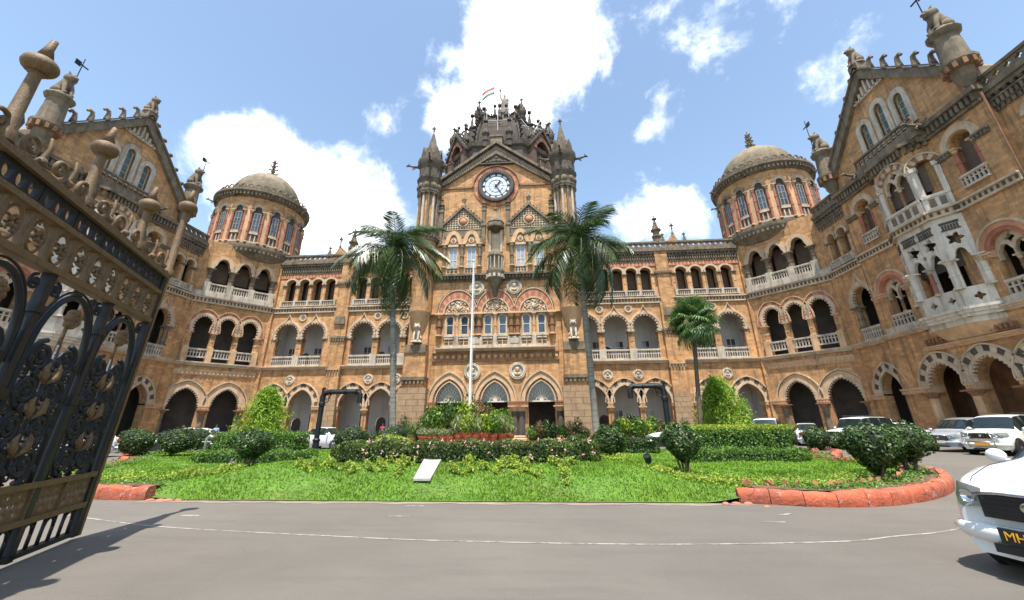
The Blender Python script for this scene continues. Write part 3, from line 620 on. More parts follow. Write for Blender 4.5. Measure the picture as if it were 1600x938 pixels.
    for a, b in ((0, 2.45), (5.05, 5.65), (8.25, 8.85), (11.45, Lp)): pier_cap(P, a, b, 3.86, .16)
    for c in (2.2, 5.35, 8.55, 11.7): column(P, c, -.1, 0.3, 3.45, .3, (OCHP, BRN), B, cap=.4, rings=1)
    band_part('frieze', P, 3.4, 9.4, 6.35, 7.0, .18, BRN, B, (6.7, 7.0, .3, .3)); band_part('frieze', P, 3.3, 9.5, 6.2, 6.5, .3, OCHP, B)
    wl = (2.2, 10.65)
    wallp(P, R(0, Lp, 7.7, 14.4), [opening(c, .95, 8.4, 11.2, 'round', .95, 16) for c in wl] + [R(5.0, 7.84, 8.2, 13.6)], t=.8)
    for c in wl:
        mb = MB(); ext(mb, P, band(c, .95, 1.2, 11.2, 'round', .95, 1.2, 18), -.2, .08); o = mb.build('arch_moulding', RED, B)
        mb = MB(); ext(mb, P, band(c, 1.2, 1.5, 11.2, 'round', 1.2, 1.52, 18), -.1, .12); mb.build('archivolt', RED2, o); mb = MB(); ext(mb, P, band(c, 1.5, 1.62, 11.2, 'round', 1.52, 1.66, 18), -.1, .18); mb.build('hood_mould', CREAM, o)
        tracery(P, c, .95, 9.4, 11.2, .95, -.35); balustrade(P, c-.95, c+.95, 8.35, 9.35, .0, B, step=.3)
        pier_cap(P, c-1.75, c-.95, 11.22, .14, .35); pier_cap(P, c+.95, c+1.75, 11.22, .14, .35); bx(mb := MB(), P, c-1.6, c+1.6, 7.95, 8.4, -.4, .3); mb.build('window_sill', WHITE, B)
    wallp(P, R(0, Lp, 14.4, 20.6), [opening(c, .72, 15.6, 18.4, 'round', .85, 16) for c in (2.1, 10.75)] + [R(5.0, 7.84, 15.2, 19.4)], t=.8)
    for c in (2.1, 10.75):
        mb = MB(); ext(mb, P, band(c, .72, 1.0, 18.4, 'shoe', .9, 1.2, 18), -.2, .12); o = mb.build('arch_moulding', CREAM, B); mb = MB(); ext(mb, P, band(c, 1.0, 1.3, 18.4, 'round', 1.15, 1.45, 18), -.1, .09); mb.build('archivolt', OCHP, o)
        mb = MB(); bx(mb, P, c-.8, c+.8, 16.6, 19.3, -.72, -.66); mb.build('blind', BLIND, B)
        for q in (-.66, .66): column(P, c+q, -.1, 16.3, 18.4, .15, (RED, OCHP), B, cap=.3)
        balustrade(P, c-.8, c+.8, 15.5, 16.35, .12, B, step=.26); pier_cap(P, c-1.9, c-.75, 18.42, .12, .4, GREY); pier_cap(P, c+.75, c+1.7, 18.42, .12, .4, GREY)
    band_part('sill_course', P, 0, Lp, 7.65, 8.0, .4, CREAM, B); checker(P, 0, Lp, 14.35, 14.95); oriel(P, cc)
    interior(P, 0, Lp, .02, 7.2, 3.2, BRN); interior(P, 0, Lp, 7.6, 14, 2.6, DARK); interior(P, 0, Lp, 14.3, 20.4, 2.4, DARK)
    mb = MB(); dentils(mb, P, 0, Lp, 20.2, 20.75, 0, .35, .34, .55); bx(mb, P, -.2, Lp+.2, 20.75, 21.05, -.3, .5); bx(mb, P, 0, Lp, 20.0, 20.2, -.1, .2); mb.build('eaves_cornice', GREY, B)
    # gable with three lancets
    ez, az = 22.7, 29.4
    wallp(P, [(0, 20.6), (Lp, 20.6), (Lp, ez+.4), (cc, az-.6), (0, ez+.4)], [opening(c, .38, zz, zt, 'round', .42, 12) for c, zz, zt in ((4.85, 22.4, 24.5), (6.6, 22.4, 25.1), (8.3, 22.4, 24.5))], t=.6)
    for c, zz, zt in ((4.85, 22.4, 24.5), (6.6, 22.4, 25.1), (8.3, 22.4, 24.5)):
        window(P, c, .37, zz, zt+.41, -.25, B, 'round', .42, 0, (.25, .5, .72), gm=GLASS2, fm=CREAM); mb = MB(); ext(mb, P, opening(c, .78, 21.9, zt, 'round', .86, 16), -.1, .11, 0, [opening(c, .38, 22.0, zt, 'round', .42, 12)]); mb.build('window_surround', WHITE, B)
    mb = MB(); 
    for q in (1, -1):
        e = cc-q*(cc+.25); ext(mb, P, [(e, ez), (cc, az), (cc, az-.95), (e, ez-.95)], -.4, .38); ext(mb, P, [(e, ez+.05), (cc, az+.05), (cc, az+.22), (e, ez+.22)], -.5, .55)
    o = mb.build('gable_coping', GREY, B)
    mb = MB()
    for i in range(7): u = cc-1.2+.4*i; h = abs(u-cc); bx(mb, P, u-.08, u+.08, az-2.5+.2*0, az-1.15-h*.95, .02, .2)
    ext(mb, P, [(cc-1.5, az-2.6), (cc+1.5, az-2.6), (cc+1.5, az-2.42), (cc-1.5, az-2.42)], -.1, .2); mb.build('gable_tracery', WHITE, o)
    for q in (1, -1):
        for i in range(6):
            t = (i+.7)/6.6; u = cc-q*(cc+.25)*(1-t); z = ez+(az-ez)*t+.2
            mb = MB(); mb.tube([P.p(u, z-.1, 0), P.p(u, z+.45, 0), P.p(u-q*.06, z+.75, 0), P.p(u-q*.32, z+.82, 0), P.p(u-q*.42, z+.62, 0)], [.24, .17, .16, .15, .11], 7); mb.build('crocket', GREY, o, smooth=60)
    for u in (0.05, Lp-.05):
        f = P.off(.25, u); mb = MB(); n = 12
        c = f.p(0, 0, 0); mb.lathe([(.1, 21.0), (.5, 21.7), (.62, 22.6), (.95, 22.9), (.95, 23.1), (.72, 23.2), (.62, 25.2), (.85, 25.4), (.9, 25.6), (.6, 25.7)], n, (c.x, c.y, 0)); o = mb.build('pinnacle', GREY, B, smooth=40)
        mb = MB(); 
        for i in range(12): a = 2*pi*i/12; M = Matrix.Translation((c.x, c.y, 0)) @ Matrix.Rotation(a, 4, 'Z'); mb.box(-.1, .1, -.92, -.5, 22.4, 22.85, M=M)
        mb.build('pinnacle_corbels', BRN, o)
        shared('lion', lambda: beast_mesh(GREY), 'lion_statue', f, 0, 25.65, 0, B, 1.15)
        mb = MB(); tp = f.p(0, 0, .55); mb.tube([(tp.x, tp.y, 26.4), (tp.x, tp.y, 29.6)], .035, 5); mb.box(tp.x-.04, tp.x+.04, tp.y-.45, tp.y+.45, 28.9, 28.98); mb.box(tp.x-.03, tp.x+.03, tp.y-.5, tp.y-.1, 28.7, 29.15); mb.build('weather_vane', IRON, o)
    f = P.off(.1, cc); mb = MB(); c = f.p(0, 0, 0); mb.box(c.x-.45, c.x+.45, c.y-.45, c.y+.45, az-.2, az+.5); mb.build('gable_plinth', GREY, B); shared('lion', None, 'lion_statue', f, 0, az+.45, 0, B, .95)
    for u, z in ((3.4, 20.9), (9.5, 20.9)): shared('garg', None, 'gargoyle', P, u, z, .3, B, 1.0)
    # balcony in front of the lancets
    mb = MB(); ext(mb, P, [(3.6, 20.4), (9.3, 20.4), (9.3, 21.1), (3.6, 21.1)], 0, .85); dentils(mb, P, 3.7, 9.2, 20.0, 20.4, 0, .7, .36, .5); mb.build('balcony_slab', GREY, B); balustrade(P, 3.65, 9.25, 21.1, 22.0, .75, B, GREY, step=.45)
    # roof behind the gable
    mb = MB(); 
    ext(mb, P, [(0, 20.6), (Lp, 20.6), (Lp, ez), (cc, az-.3), (0, ez)], -14, -.65); mb.build('pavilion_roof', DOMEM, B)
    # continuation of the range toward the street
    E_ = Fr((32.75, -18.3), (0, -1), (-1, 0), s); Le = 17
    eg = [2.4+3.6*i for i in range(4)]
    wallp(E_, R(0, Le, 0, 7.6), [opening(c, 1.3, .02, 3.6, 'point', 1.75, 16) for c in eg]); wallp(E_, R(0, Le, 7.6, 14.3), [opening(c, 1.1, 8.4, 11.1, 'round', 1.1, 16) for c in eg]); wallp(E_, R(0, Le, 14.3, 20.6), [opening(c+q, .55, 15.0, 17.9, 'round', .55, 14) for c in eg for q in (-.75, .75)])
    for c in eg:
        ground_arch(E_, c, 1.3); mb = MB(); ext(mb, E_, band(c, 1.1, 1.5, 11.1, 'round', 1.1, 1.5, 18), -.15, .12); mb.build('arch_moulding', RED, B); tracery(E_, c, 1.1, 9.4, 11.1, 1.1, -.3); balustrade(E_, c-1.1, c+1.1, 8.2, 9.3, .05, B)
        for q in (-.75, .75): mb = MB(); ext(mb, E_, band(c+q, .55, .75, 17.9, 'round', .55, .77, 16), -.15, .12); mb.build('arch_moulding', CREAM, B)
        balustrade(E_, c-1.3, c+1.3, 15.0, 15.9, .1, B)
    band_part('sill_course', E_, 0, Le, 7.55, 7.93, .36, CREAM, B); checker(E_, 0, Le); cornice_parapet(E_, 0, Le)
    interior(E_, 0, Le, .02, 7.2, 3., DARK); interior(E_, 0, Le, 7.6, 14, 2.6, DARK); interior(E_, 0, Le, 14.3, 20.4, 2., DARK)
    mb = MB(); ext(mb, E_.off(-1.5), [(2.0, 20.6), (5.4, 20.6), (3.7, 24.6)], -8, 0); mb.build('roof_gable', OCH, B); fin(E_, 3.7, 24.4, -1.6, 1.6)
    mb = MB(); bx(mb, E_, 0, Le, 20.4, 20.6, -12, -.5); mb.build('roof', GREY, B)
    mb = MB(); q = P.p(Lp+.12, 0, .05); mb.tube([(q.x, q.y, .3), (q.x, q.y, 20.5)], .07, 6); mb.build('drain_pipe', BRN, B)
    q = D.p(Ld-.05, 0, .12); mb = MB(); mb.tube([(q.x, q.y, .3), (q.x, q.y, 20.5)], .06, 6); mb.build('drain_pipe', BRN, B)
GLASS2 = mat('green_grey_window_glass', (.10, .17, .19), .25, .3, 2.0, spec=.6)
def circle(u, z, r, n=14, lobes=0): return [(u+r*(1+(.3*cos(lobes*a) if lobes else 0))*cos(a), z+r*(1+(.3*cos(lobes*a) if lobes else 0))*sin(a)) for a in [2*pi*i/n for i in range(n)]]
def tracery(fr, c, hw, z0, zs, rise, w):
    """plate tracery: two lights with a pierced foil above, on a middle colonnette"""
    mb = MB(); outer = arc(c, hw, zs, 'round', rise, 16); outer = [(c-hw, zs-.6)]+outer+[(c+hw, zs-.6), (c+hw*.92, zs-.6)]
    l = hw*.42
    top = opening(c-hw*.48, l, zs-.6, zs-.15, 'tref', l*1.1, 16)
    top2 = opening(c+hw*.48, l, zs-.6, zs-.15, 'tref', l*1.1, 16)
    poly = [(c-hw, zs-.6)] + arc(c, hw, zs, 'round', rise, 16) + [(c+hw, zs-.6)]
    poly2 = poly + top2[::-1] + top[::-1]
    ext(mb, fr, poly2, w-.12, w+.12, 0, [circle(c, zs+rise*.55, hw*.24, 20, 4)]); mb.build('tracery', CREAM, B)
    column(fr, c, w, z0, zs-.5, .11, (BRN, CREAM), B, cap=.3)
def oriel(P, cc):
    """three sided white stone oriel, two storeys, with pierced tracery screens"""
    s = P.s; h = 1.42; d = .85
    faces = [(P.p(cc-h-1.2, 0, 0), P.p(cc-h, 0, d)), (P.p(cc-h, 0, d), P.p(cc+h, 0, d)), (P.p(cc+h, 0, d), P.p(cc+h+1.2, 0, 0))]
    ctr = P.p(cc, 0, -1)
    for k, (a, b) in enumerate(faces):
        U = (b-a).normalized(); n = Vector((U.y, -U.x, 0)); n = n if n.dot((a+b)/2-ctr) > 0 else -n; L = (b-a).length
        f = Fr((a.x, a.y), U, n, 1); two = k == 1
        cs = [L*.27, L*.73] if two else [L*.5]; hw = .52 if two else .42
        wallp(f, R(0, L, 7.3, 9.35), [circle(c, 8.85, .22, 16, 4) for c in cs], .3, ORW, 'oriel_panel')
        # lower tier: openings, then pierced screen
        foils = [circle(c, 12.75, .40 if two else .36, 20, 5) for c in cs] + ([circle(L/2, 12.1, .15, 8)] if two else [])
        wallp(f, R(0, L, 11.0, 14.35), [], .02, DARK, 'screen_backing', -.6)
        poly = [(0, 9.35), (.25, 9.35)]
        wallp(f, R(0, L, 9.35, 14.35), [opening(c, hw, 9.5, 11.35, 'tref', .75, 20) for c in cs] + foils, .25, ORW, 'oriel_screen')
        mb = MB(); 
        for c in cs:
            for q in range(6): ext(mb, f, R(c-hw+.02+q*hw/3, c-hw+.02+q*hw/3+.1, 13.45, 13.75), 0, .05)
            bx(mb, f, c-hw-.05, c+hw+.05, 13.35, 13.42, 0, .07); bx(mb, f, c-hw-.05, c+hw+.05, 13.8, 13.95, 0, .05)
        mb.build('screen_diaper', BAS, B)
        for c in ([L*.5] if two else []): column(f, c, .05, 9.4, 11.3, .13, (RED, WHITE), B, cap=.35)
        for c in (0.0, L): column(f, c, -.02, 9.4, 11.4, .2, (ORW, ORW), B, cap=.35)
        checker(f, -.05, L+.05, 14.35, 14.95, .34); band_part('sill_course', f, -.1, L+.1, 7.65, 8.25, .45, ORW, B)
        # upper tier: open arches
        wallp(f, R(0, L, 14.9, 20.3), [opening(L/2, L*.36, 16.0, 18.25, 'round', min(L*.36, 1.0), 16)], .3, OCH, 'oriel_wall')
        mb = MB(); vous(mb, f, L/2, L*.36, L*.36+.4, 18.25, 'round', min(L*.36, 1.0), min(L*.36, 1.0)+.42, -.1, .08, 13 if two else 9, (0, 1)); o = mb.build('voussoirs', [CREAM, BRN], B)
        mb = MB(); ext(mb, f, band(L/2, L*.36+.4, L*.36+.5, 18.25, 'round', min(L*.36, 1.)+.42, min(L*.36, 1.)+.52, 18), -.1, .15); mb.build('hood_mould', CREAM, o)
        mb = MB(); bx(mb, f, 0, L, 14.95, 16.0, -.1, .18); bx(mb, f, 0, L, 15.85, 16.05, -.1, .26); dentils(mb, f, .2, L-.2, 15.15, 15.75, .17, .22, .5, .6, 1); mb.build('oriel_parapet', [ORW, GREY], B)
        mb = MB(); bx(mb, f, -.02, .28, 16.0, 18.1, -.2, .1); bx(mb, f, L-.28, L+.02, 16.0, 18.1, -.2, .1); bx(mb, f, -.05, .34, 18.1, 18.4, -.2, .18); bx(mb, f, L-.34, L+.05, 18.1, 18.4, -.2, .18); mb.split('oriel_pier', ORW, B)
        if two: tracery(f, L/2, L*.36, 16.0, 18.25, 1.0, -.18)
        mb = MB(); dentils(mb, f, 0, L, 19.7, 20.25, 0, .22, .3, .55); bx(mb, f, -.1, L+.1, 20.25, 20.5, -.2, .4); mb.build('oriel_cornice', GREY, B)
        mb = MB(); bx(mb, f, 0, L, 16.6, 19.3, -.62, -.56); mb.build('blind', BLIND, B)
    mb = MB(); q = [P.p(cc-h-1.2, 0, 0), P.p(cc-h, 0, d), P.p(cc+h, 0, d), P.p(cc+h+1.2, 0, 0)]
    lo = [P.p(cc-2.0, 0, 0), P.p(cc-1.2, 0, .15), P.p(cc+1.2, 0, .15), P.p(cc+2.0, 0, 0)]
    mb.add([Vector((p.x, p.y, 7.35)) for p in q]+[Vector((p.x, p.y, 6.5)) for p in lo], [(0, 1, 2, 3), (4, 5, 6, 7), (0, 1, 5, 4), (1, 2, 6, 5), (2, 3, 7, 6), (3, 0, 4, 7)]); mb.build('oriel_corbel', OCHP, B)
    mb = MB(); mb.add([Vector((p.x, p.y, 20.5)) for p in q]+[Vector((p.x, p.y, 20.35)) for p in q], [(0, 1, 2, 3), (4, 5, 6, 7), (0, 1, 5, 4), (1, 2, 6, 5), (2, 3, 7, 6), (3, 0, 4, 7)]); mb.build('oriel_roof', GREY, B)
side(1); side(-1)
# ---- central clock block
def medallion2():
    me = MED(); mb = None; return me
K = Fr((0, 0), (1, 0), (0, -1), 1); KW = 6.75
GA = (-4.45, 0, 4.45)
wallp(K, R(-KW, KW, 0, 7.5), [opening(c, 1.25, .02, 3.62, 'point', 1.82, 20) for c in GA], .9)
for c in GA:
    mb = MB(); ext(mb, K, band(c, 1.25, 1.36, 3.62, 'point', 1.82, 1.93, 20), -.12, .14); teeth(mb, K, c, 1.56, 3.62, 'point', 2.13, .13, 21, -.1, .10, 1); ext(mb, K, band(c, 1.56, 1.66, 3.62, 'point', 2.13, 2.23, 20), -.12, .17); ext(mb, K, band(c, 1.36, 1.56, 3.62, 'point', 1.93, 2.13, 20), -.12, .04, 1)
    o = mb.build('arch_moulding', [CREAM, BRN], B)
    mb = MB(); ext(mb, K, band(c, 1.66, 1.98, 3.62, 'point', 2.23, 2.74, 20), -.05, .09); mb.build('archivolt', OCHP, o)
    mb = MB(); ext(mb, K, band(c, 1.98, 2.1, 3.62, 'point', 2.74, 2.9, 20), -.05, .2); mb.build('hood_mould', CREAM, o)
    # fanlight
    mb = MB(); n = 9
    A = arc(c, 1.2, 3.68, 'point', 1.74, 16); ext(mb, K, band(c, 1.18, 1.25, 3.66, 'point', 1.74, 1.82, 18), -.4, -.3); ext(mb, K, band(c, .50, .56, 3.66, 'round', .52, .58, 14), -.4, -.31); ext(mb, K, arc(c, .2, 3.66, 'round', .2, 8), -.4, -.28); bx(mb, K, c-1.25, c+1.25, 3.56, 3.68, -.42, -.27)
    for i in range(1, n):
        a = pi*i/n; x1, z1 = -1.25*cos(a), 1.82*sin(a)**.8; dx, dz = -sin(a)*.022, -cos(a)*.022
        ext(mb, K, [(c-.15*cos(a)-dx*1.0, 3.7+.15*sin(a)-dz), (c+x1*.98-dx, 3.66+z1*.97-dz), (c+x1*.98+dx, 3.66+z1*.97+dz), (c-.15*cos(a)+dx, 3.7+.15*sin(a)+dz)], -.39, -.32)
    fo = mb.build('fanlight', FRAME, B)
    mb = MB(); ext(mb, K, arc(c, 1.24, 3.66, 'point', 1.8, 18), -.37, -.36); mb.build('pane', GLASS, fo)
for c in (-6.15, -2.55, -1.9, 1.9, 2.55, 6.15): column(K, c, -.1, .1, 3.2, .36, (BAS, OCHP), B, cap=.5, base=.5, rings=0)
for a, b in ((-6.75, -5.7), (-3.2, -1.25), (1.25, 3.2), (5.7, 6.75)): pier_cap(K, a, b, 3.62, .2, .44, BRN)
for c in (-2.21, 2.21): shared('med', MED, 'medallion', K, c, 6.42, .05, B, .82)
interior(K, -KW, KW, .02, 7.2, 4.5, DARK)
# panelled frieze, ledge and pierced aprons
mb = MB(); bx(mb, K, -6.3, 6.3, 7.45, 7.55, -.05, .14); bx(mb, K, -6.3, 6.3, 8.2, 8.32, -.05, .16)
for i in range(21): u = -6.3+.6*i; bx(mb, K, u, u+.08, 7.55, 8.2, -.05, .12); ext(mb, K, circle(u+.34, 7.87, .16, 10), 0, .09, 1)
mb.build('panelled_frieze', [BRN, OCHP], B)
band_part('ledge', K, -5.95, 5.95, 8.4, 8.72, .55, CREAM, B)
wallp(K, R(-KW, KW, 7.5, 15.9), [opening(c+q, .36, 10.12, 11.75, 'round', .3, 10) for c in (-3.93, 0, 3.93) for q in (-.76, .76)], .7)
for c in (-3.93, 0, 3.93):
    for q in (-.76, .76):
        window(K, c+q, .36, 10.12, 12.05, -.12, B, 'round', .3, 0, (.5,), t=.06); mb = MB(); ext(mb, K, opening(c+q, .47, 10.0, 11.75, 'round', .42, 10), -.02, .05, 0, [opening(c+q, .36, 10.12, 11.75, 'round', .3, 10)]); mb.build('window_surround', CREAM, B)
        balustrade(K, c+q-.5, c+q+.5, 8.9, 9.75, .12, B, WHITE, step=.34)
    mb = MB(); bx(mb, K, c-.2, c+.2, 8.75, 9.85, -.05, .24); bx(mb, K, c-1.5, c+1.5, 8.72, 8.92, -.05, .35); bx(mb, K, c-1.4, c+1.4, 9.85, 10.0, -.05, .2); mb.build('window_sill', WHITE, B)
    column(K, c, .02, 9.95, 12.2, .12, (OCHP, CREAM), B, cap=.4, rings=1)
    mb = MB(); ext(mb, K, band(c, 1.36, 1.5, 12.35, 'round', 1.42, 1.56, 20), -.1, .12); ext(mb, K, band(c, 1.95, 2.04, 12.35, 'round', 2.42, 2.52, 22), -.1, .17); o = mb.build('arch_moulding', CREAM, B)
    mb = MB(); vous(mb, K, c, 1.5, 1.95, 12.35, 'round', 1.56, 2.42, -.1, .1, 17, (0, 1)); mb.build('voussoirs', [RED, RED2], o); mb = MB(); teeth(mb, K, c, 2.14, 12.35, 'round', 2.62, .1, 27, 0, .14, 0); mb.build('hood_beads', BAS, o)
    # carved lunette
    mb = MB(); ext(mb, K, arc(c, 1.36, 12.35, 'round', 1.42, 20), -.1, .03, 0); rr = random.Random(3)
    for i in range(70):
        a = rr.uniform(0, pi); d = rr.uniform(0, 1)**.5*1.2; x, z = c-d*cos(a)*1.02, 12.42+d*sin(a)*1.08; mb.ball((x, -.04, z), rr.uniform(.06, .13), 6, 4, 1, (1, .6, 1))
    mb.ball((c, -.05, 12.9), .28, 8, 6, 1, (.8, .5, 1.2)); mb.build('carved_lunette', [BRN, CREAM], B, smooth=60)
    mb = MB(); bx(mb, K, c-1.4, c+1.4, 12.2, 12.36, -.05, .2); mb.build('lunette_sill', CREAM, B)
for c in (-5.75, -2.28, -1.65, 1.65, 2.28, 5.75): column(K, c, .08, 9.95, 12.2, .24, (BRN, OCHP), B, cap=.4, rings=1)
for a, b in ((-6.7, -5.3), (-2.65, -1.3), (1.3, 2.65), (5.3, 6.7)): pier_cap(K, a, b, 12.36, .26, .2, OCHP)
for c in (-1.97, 1.97): mb = MB(); bx(mb, K, c-.68, c+.68, 8.7, 9.8, -.05, .3); bx(mb, K, c-.45, c+.45, 9.1, 9.55, -.05, .34); mb.build('inscribed_panel', WHITE, B)
for c in (-1.97, 1.97): shared('med2', lambda: medallion2(), 'medallion', K, c, 15.02, .05, B, .80)
def cornice(z0, z1, w, x=6.6, m=None, name='cornice'):
    mb = MB(); h = z1-z0; dentils(mb, K, -x, x, z0, z0+h*.3, 0, w*.35, .22, .55, 0); dentils(mb, K, -x, x, z0+h*.3, z0+h*.72, 0, w*.75, .34, .6, 0); bx(mb, K, -x, x, z0+h*.28, z0+h*.34, -.05, w*.4); bx(mb, K, -x, x, z0+h*.72, z1, -.05, w); mb.build(name, m or GREY, B)
cornice(15.75, 16.55, .5)
wallp(K, R(-KW, KW, 15.9, 27.4), [R(c-.48, c+.48, 17.6, 19.85) for c in (-4.7, -2.7, 2.7, 4.7)], .7)
for c in (-4.7, -2.7, 2.7, 4.7):
    window(K, c, .48, 17.62, 19.85, -.12, B, None, None, 1, (.3,), gm=mat('pale_reflecting_glass', (.30, .34, .38), .15, .25, 2., spec=.8), t=.07)
    mb = MB(); bx(mb, K, c-.62, c+.62, 17.4, 17.62, -.05, .16); bx(mb, K, c-.62, c+.62, 19.85, 20.1, -.05, .14); mb.build('window_sill', CREAM, B); balustrade(K, c-.6, c+.6, 16.6, 17.4, .1, B, WHITE, step=.3)
    mb = MB(); ext(mb, K, arc(c, .62, 20.12, 'tref', 1.2, 24), -.05, .04, 1); ext(mb, K, circle(c, 20.6, .32, 18), 0, .1, 2); ext(mb, K, circle(c, 20.6, .16, 12), 0, .14, 1); mb.build('trefoil_head', [CREAM, BRN, CREAM], B)
    mb = MB(); ext(mb, K, band(c, .62, .95, 20.12, 'tref', 1.2, 1.68, 24, 'round'), -.05, .13); mb.build('archivolt', OCHP, B)
for c in (-5.65, -3.7, -1.75, 1.75, 3.7, 5.65): column(K, c, .06, 17.4, 20.12, .19, (GREY, CREAM), B, cap=.4, rings=1)
for a, b in ((-6.3, -5.3), (-4.05, -3.35), (-2.1, -1.2), (1.2, 2.1), (3.35, 4.05), (5.3, 6.3)): pier_cap(K, a, b, 20.14, .22, .25, GREY)
# gablets with diaper panels
for c in (-3.7, 3.7):
    mb = MB(); ext(mb, K, [(c-2.15, 21.0), (c+2.15, 21.0), (c+2.15, 22.5), (c, 24.6), (c-2.15, 22.5)], -.05, .05, 0, [arc(q, .94, 20.9, 'round', 1.05, 12) for q in ()])
    for i in range(-7, 8):
        zt = 24.5-abs(i*.29)*.98
        if zt > 21.2: bx(mb, K, c+i*.29-.03, c+i*.29+.03, 21.9-(.0), zt, .05, .11, 1)
    for j in range(9): z = 21.9+.29*j; hw = min(2.1, (24.55-z)*1.02); bx(mb, K, c-hw, c+hw, z, z+.06, .05, .10, 1)
    o = mb.build('gablet', [GREY, CREAM], B)
    mb = MB()
    for q in (1, -1): ext(mb, K, [(c-q*2.3, 22.35), (c, 24.65), (c, 24.95), (c-q*2.3, 22.7)], -.05, .3)
    for q in (1, -1):
        for i in range(7): t = (i+.5)/7; x, z = c-q*2.3*(1-t), 22.7+2.25*t; mb.ball((x, -.1, z+.12), .14, 6, 4)
    mb.build('gablet_coping', GREY, o); fin(K, c, 24.8, .1, 1.5, CREAM)
    mb = MB(); mb.ball((c, -.12, 22.9), .42, 14, 9, 0, (1, .6, 1)); mb.tube([(c+.58*cos(a), -.1, 22.9+.58*sin(a)) for a in [2*pi*i/20 for i in range(20)]], .09, 6, 1, True); mb.build('boss', [RED2, CREAM], B, smooth=60)
for c in (-6.2, -1.35, 1.35, 6.2): 
    mb = MB(); bx(mb, K, c-.2, c+.2, 20.2, 24.2, -.05, .3); bx(mb, K, c-.28, c+.28, 22.2, 22.5, -.05, .38); bx(mb, K, c-.26, c+.26, 24.1, 24.4, -.05, .36); o = mb.build('gablet_pier', GREY, B); shared('pinC', lambda: spirelet_mesh(1.7, .24, GREY), 'pinnacle', K, c, 24.3, .14, o)
# central niche with canopy and hanging lantern bracket
mb = MB(); mb.lathe([(.02, 14.0), (.25, 14.3), (.35, 14.9), (.75, 15.6), (.95, 16.3), (.98, 16.7), (.85, 16.8), (.82, 18.2), (.9, 18.3), (.9, 18.5), (.62, 18.9), (.5, 19.2)], 12, (0, -.25, 0)); nb = mb.build('niche_bracket', GREY, B, smooth=40)
mb = MB()
for i in range(12): a = 2*pi*i/12; M = Matrix.Translation((0, -.25, 0)) @ Matrix.Rotation(a, 4, 'Z'); mb.box(-.13, .13, -1.02, -.6, 15.9, 16.25, M=M); mb.box(-.05, .05, -.9, -.8, 16.85, 18.2, M=M)
mb.build('bracket_arcade', WHITE, nb)
mb = MB(); bx(mb, K, -.75, -.5, 19.0, 22.3, -.05, .3); bx(mb, K, .5, .75, 19.0, 22.3, -.05, .3); bx(mb, K, -.5, .5, 19.0, 22.4, -.05, .06); mb.build('niche', CREAM, B)
mb = MB(); mb.lathe([(.55, 21.6), (.95, 21.8), (1.0, 22.1), (.9, 22.3), (.98, 22.4), (.7, 22.9), (.35, 23.4), (.14, 23.8), (.1, 24.1)], 8, (0, -.3, 0)); mb.ball((0, -.3, 24.2), .2, 8, 5); mb.lathe([(.0, 21.2), (.5, 21.5), (.85, 21.75)], 8, (0, -.3, 0), 1, cap=False); mb.build('niche_canopy', [GREY, BAS], B, smooth=40)
# clock stage and gable
mb = MB(); bx(mb, K, -KW, -2.5, 27.25, 27.5, -.05, .14); bx(mb, K, 2.5, KW, 27.25, 27.5, -.05, .14); mb.split('string_course', BRN, B)
wallp(K, [(-KW, 27.4), (KW, 27.4), (KW, 27.9), (0, 33.0), (-KW, 27.9)], [], .7)
mb = MB(); M = Matrix.Rotation(rad(90), 4, 'X')
n = 48
for i in range(24):
    a0, a1 = 2*pi*i/24, 2*pi*(i+1)/24; pts = [(2.15*cos(a0+(a1-a0)*q/3), 27.35+2.15*sin(a0+(a1-a0)*q/3)) for q in range(4)]; pts2 = [(2.6*cos(a0+(a1-a0)*q/3), 27.35+2.6*sin(a0+(a1-a0)*q/3)) for q in range(4)]
    ext(mb, K, pts2+pts[::-1], -.05, .10, i % 2)
mb.build('clock_surround', [RED, RED2], B)
mb = MB(); ext(mb, K, band(0, 2.62, 2.8, 27.4, 'round', 2.62, 2.8, 28), -.05, .22); mb.build('clock_hood', BRN, B)
CLK = MB(); CLK.lathe([(1.62, .0), (1.62, .3), (1.8, .36), (2.0, .36), (2.14, .28), (2.14, .0)], 48, (0, 0, 0), 0, Matrix.Translation((0, 0, 27.35)) @ M, cap=False)
for i in range(48): a = 2*pi*i/48; CLK.ball((2.07*cos(a), -.33, 27.35+2.07*sin(a)), .085, 6, 4)
CK = CLK.build('clock', BAS, B, smooth=40)
mb = MB(); ext(mb, K, circle(0, 27.35, 1.66, 48), .05, .16); mb.build('clock_face', mat('pale_clock_glass', (.62, .70, .74), .3, .06, 2.), CK)
mb = MB()
for r0, r1 in ((1.28, 1.33), (.80, .84), (1.58, 1.66)): ext(mb, K, circle(0, 27.35, r1, 48), .15, .19, 0, [circle(0, 27.35, r0, 48)])
for i in range(12):
    a = 2*pi*i/12; d = Vector((sin(a), cos(a))); q = Vector((cos(a), -sin(a)))
    for o_ in (-.07, 0, .07) if i % 3 else (-.09, -.03, .03, .09):
        c0 = d*1.30+q*o_; c1 = d*1.60+q*o_; t = q*.02
        ext(mb, K, [(c0.x-t.x, 27.35+c0.y-t.y), (c1.x-t.x, 27.35+c1.y-t.y), (c1.x+t.x, 27.35+c1.y+t.y), (c0.x+t.x, 27.35+c0.y+t.y)], .15, .20)
    c0 = d*.25; c1 = d*1.3; t = q*.012; ext(mb, K, [(c0.x-t.x, 27.35+c0.y-t.y), (c1.x-t.x, 27.35+c1.y-t.y), (c1.x+t.x, 27.35+c1.y+t.y), (c0.x+t.x, 27.35+c0.y+t.y)], .15, .17)
mb.build('clock_numerals', IRON, CK)
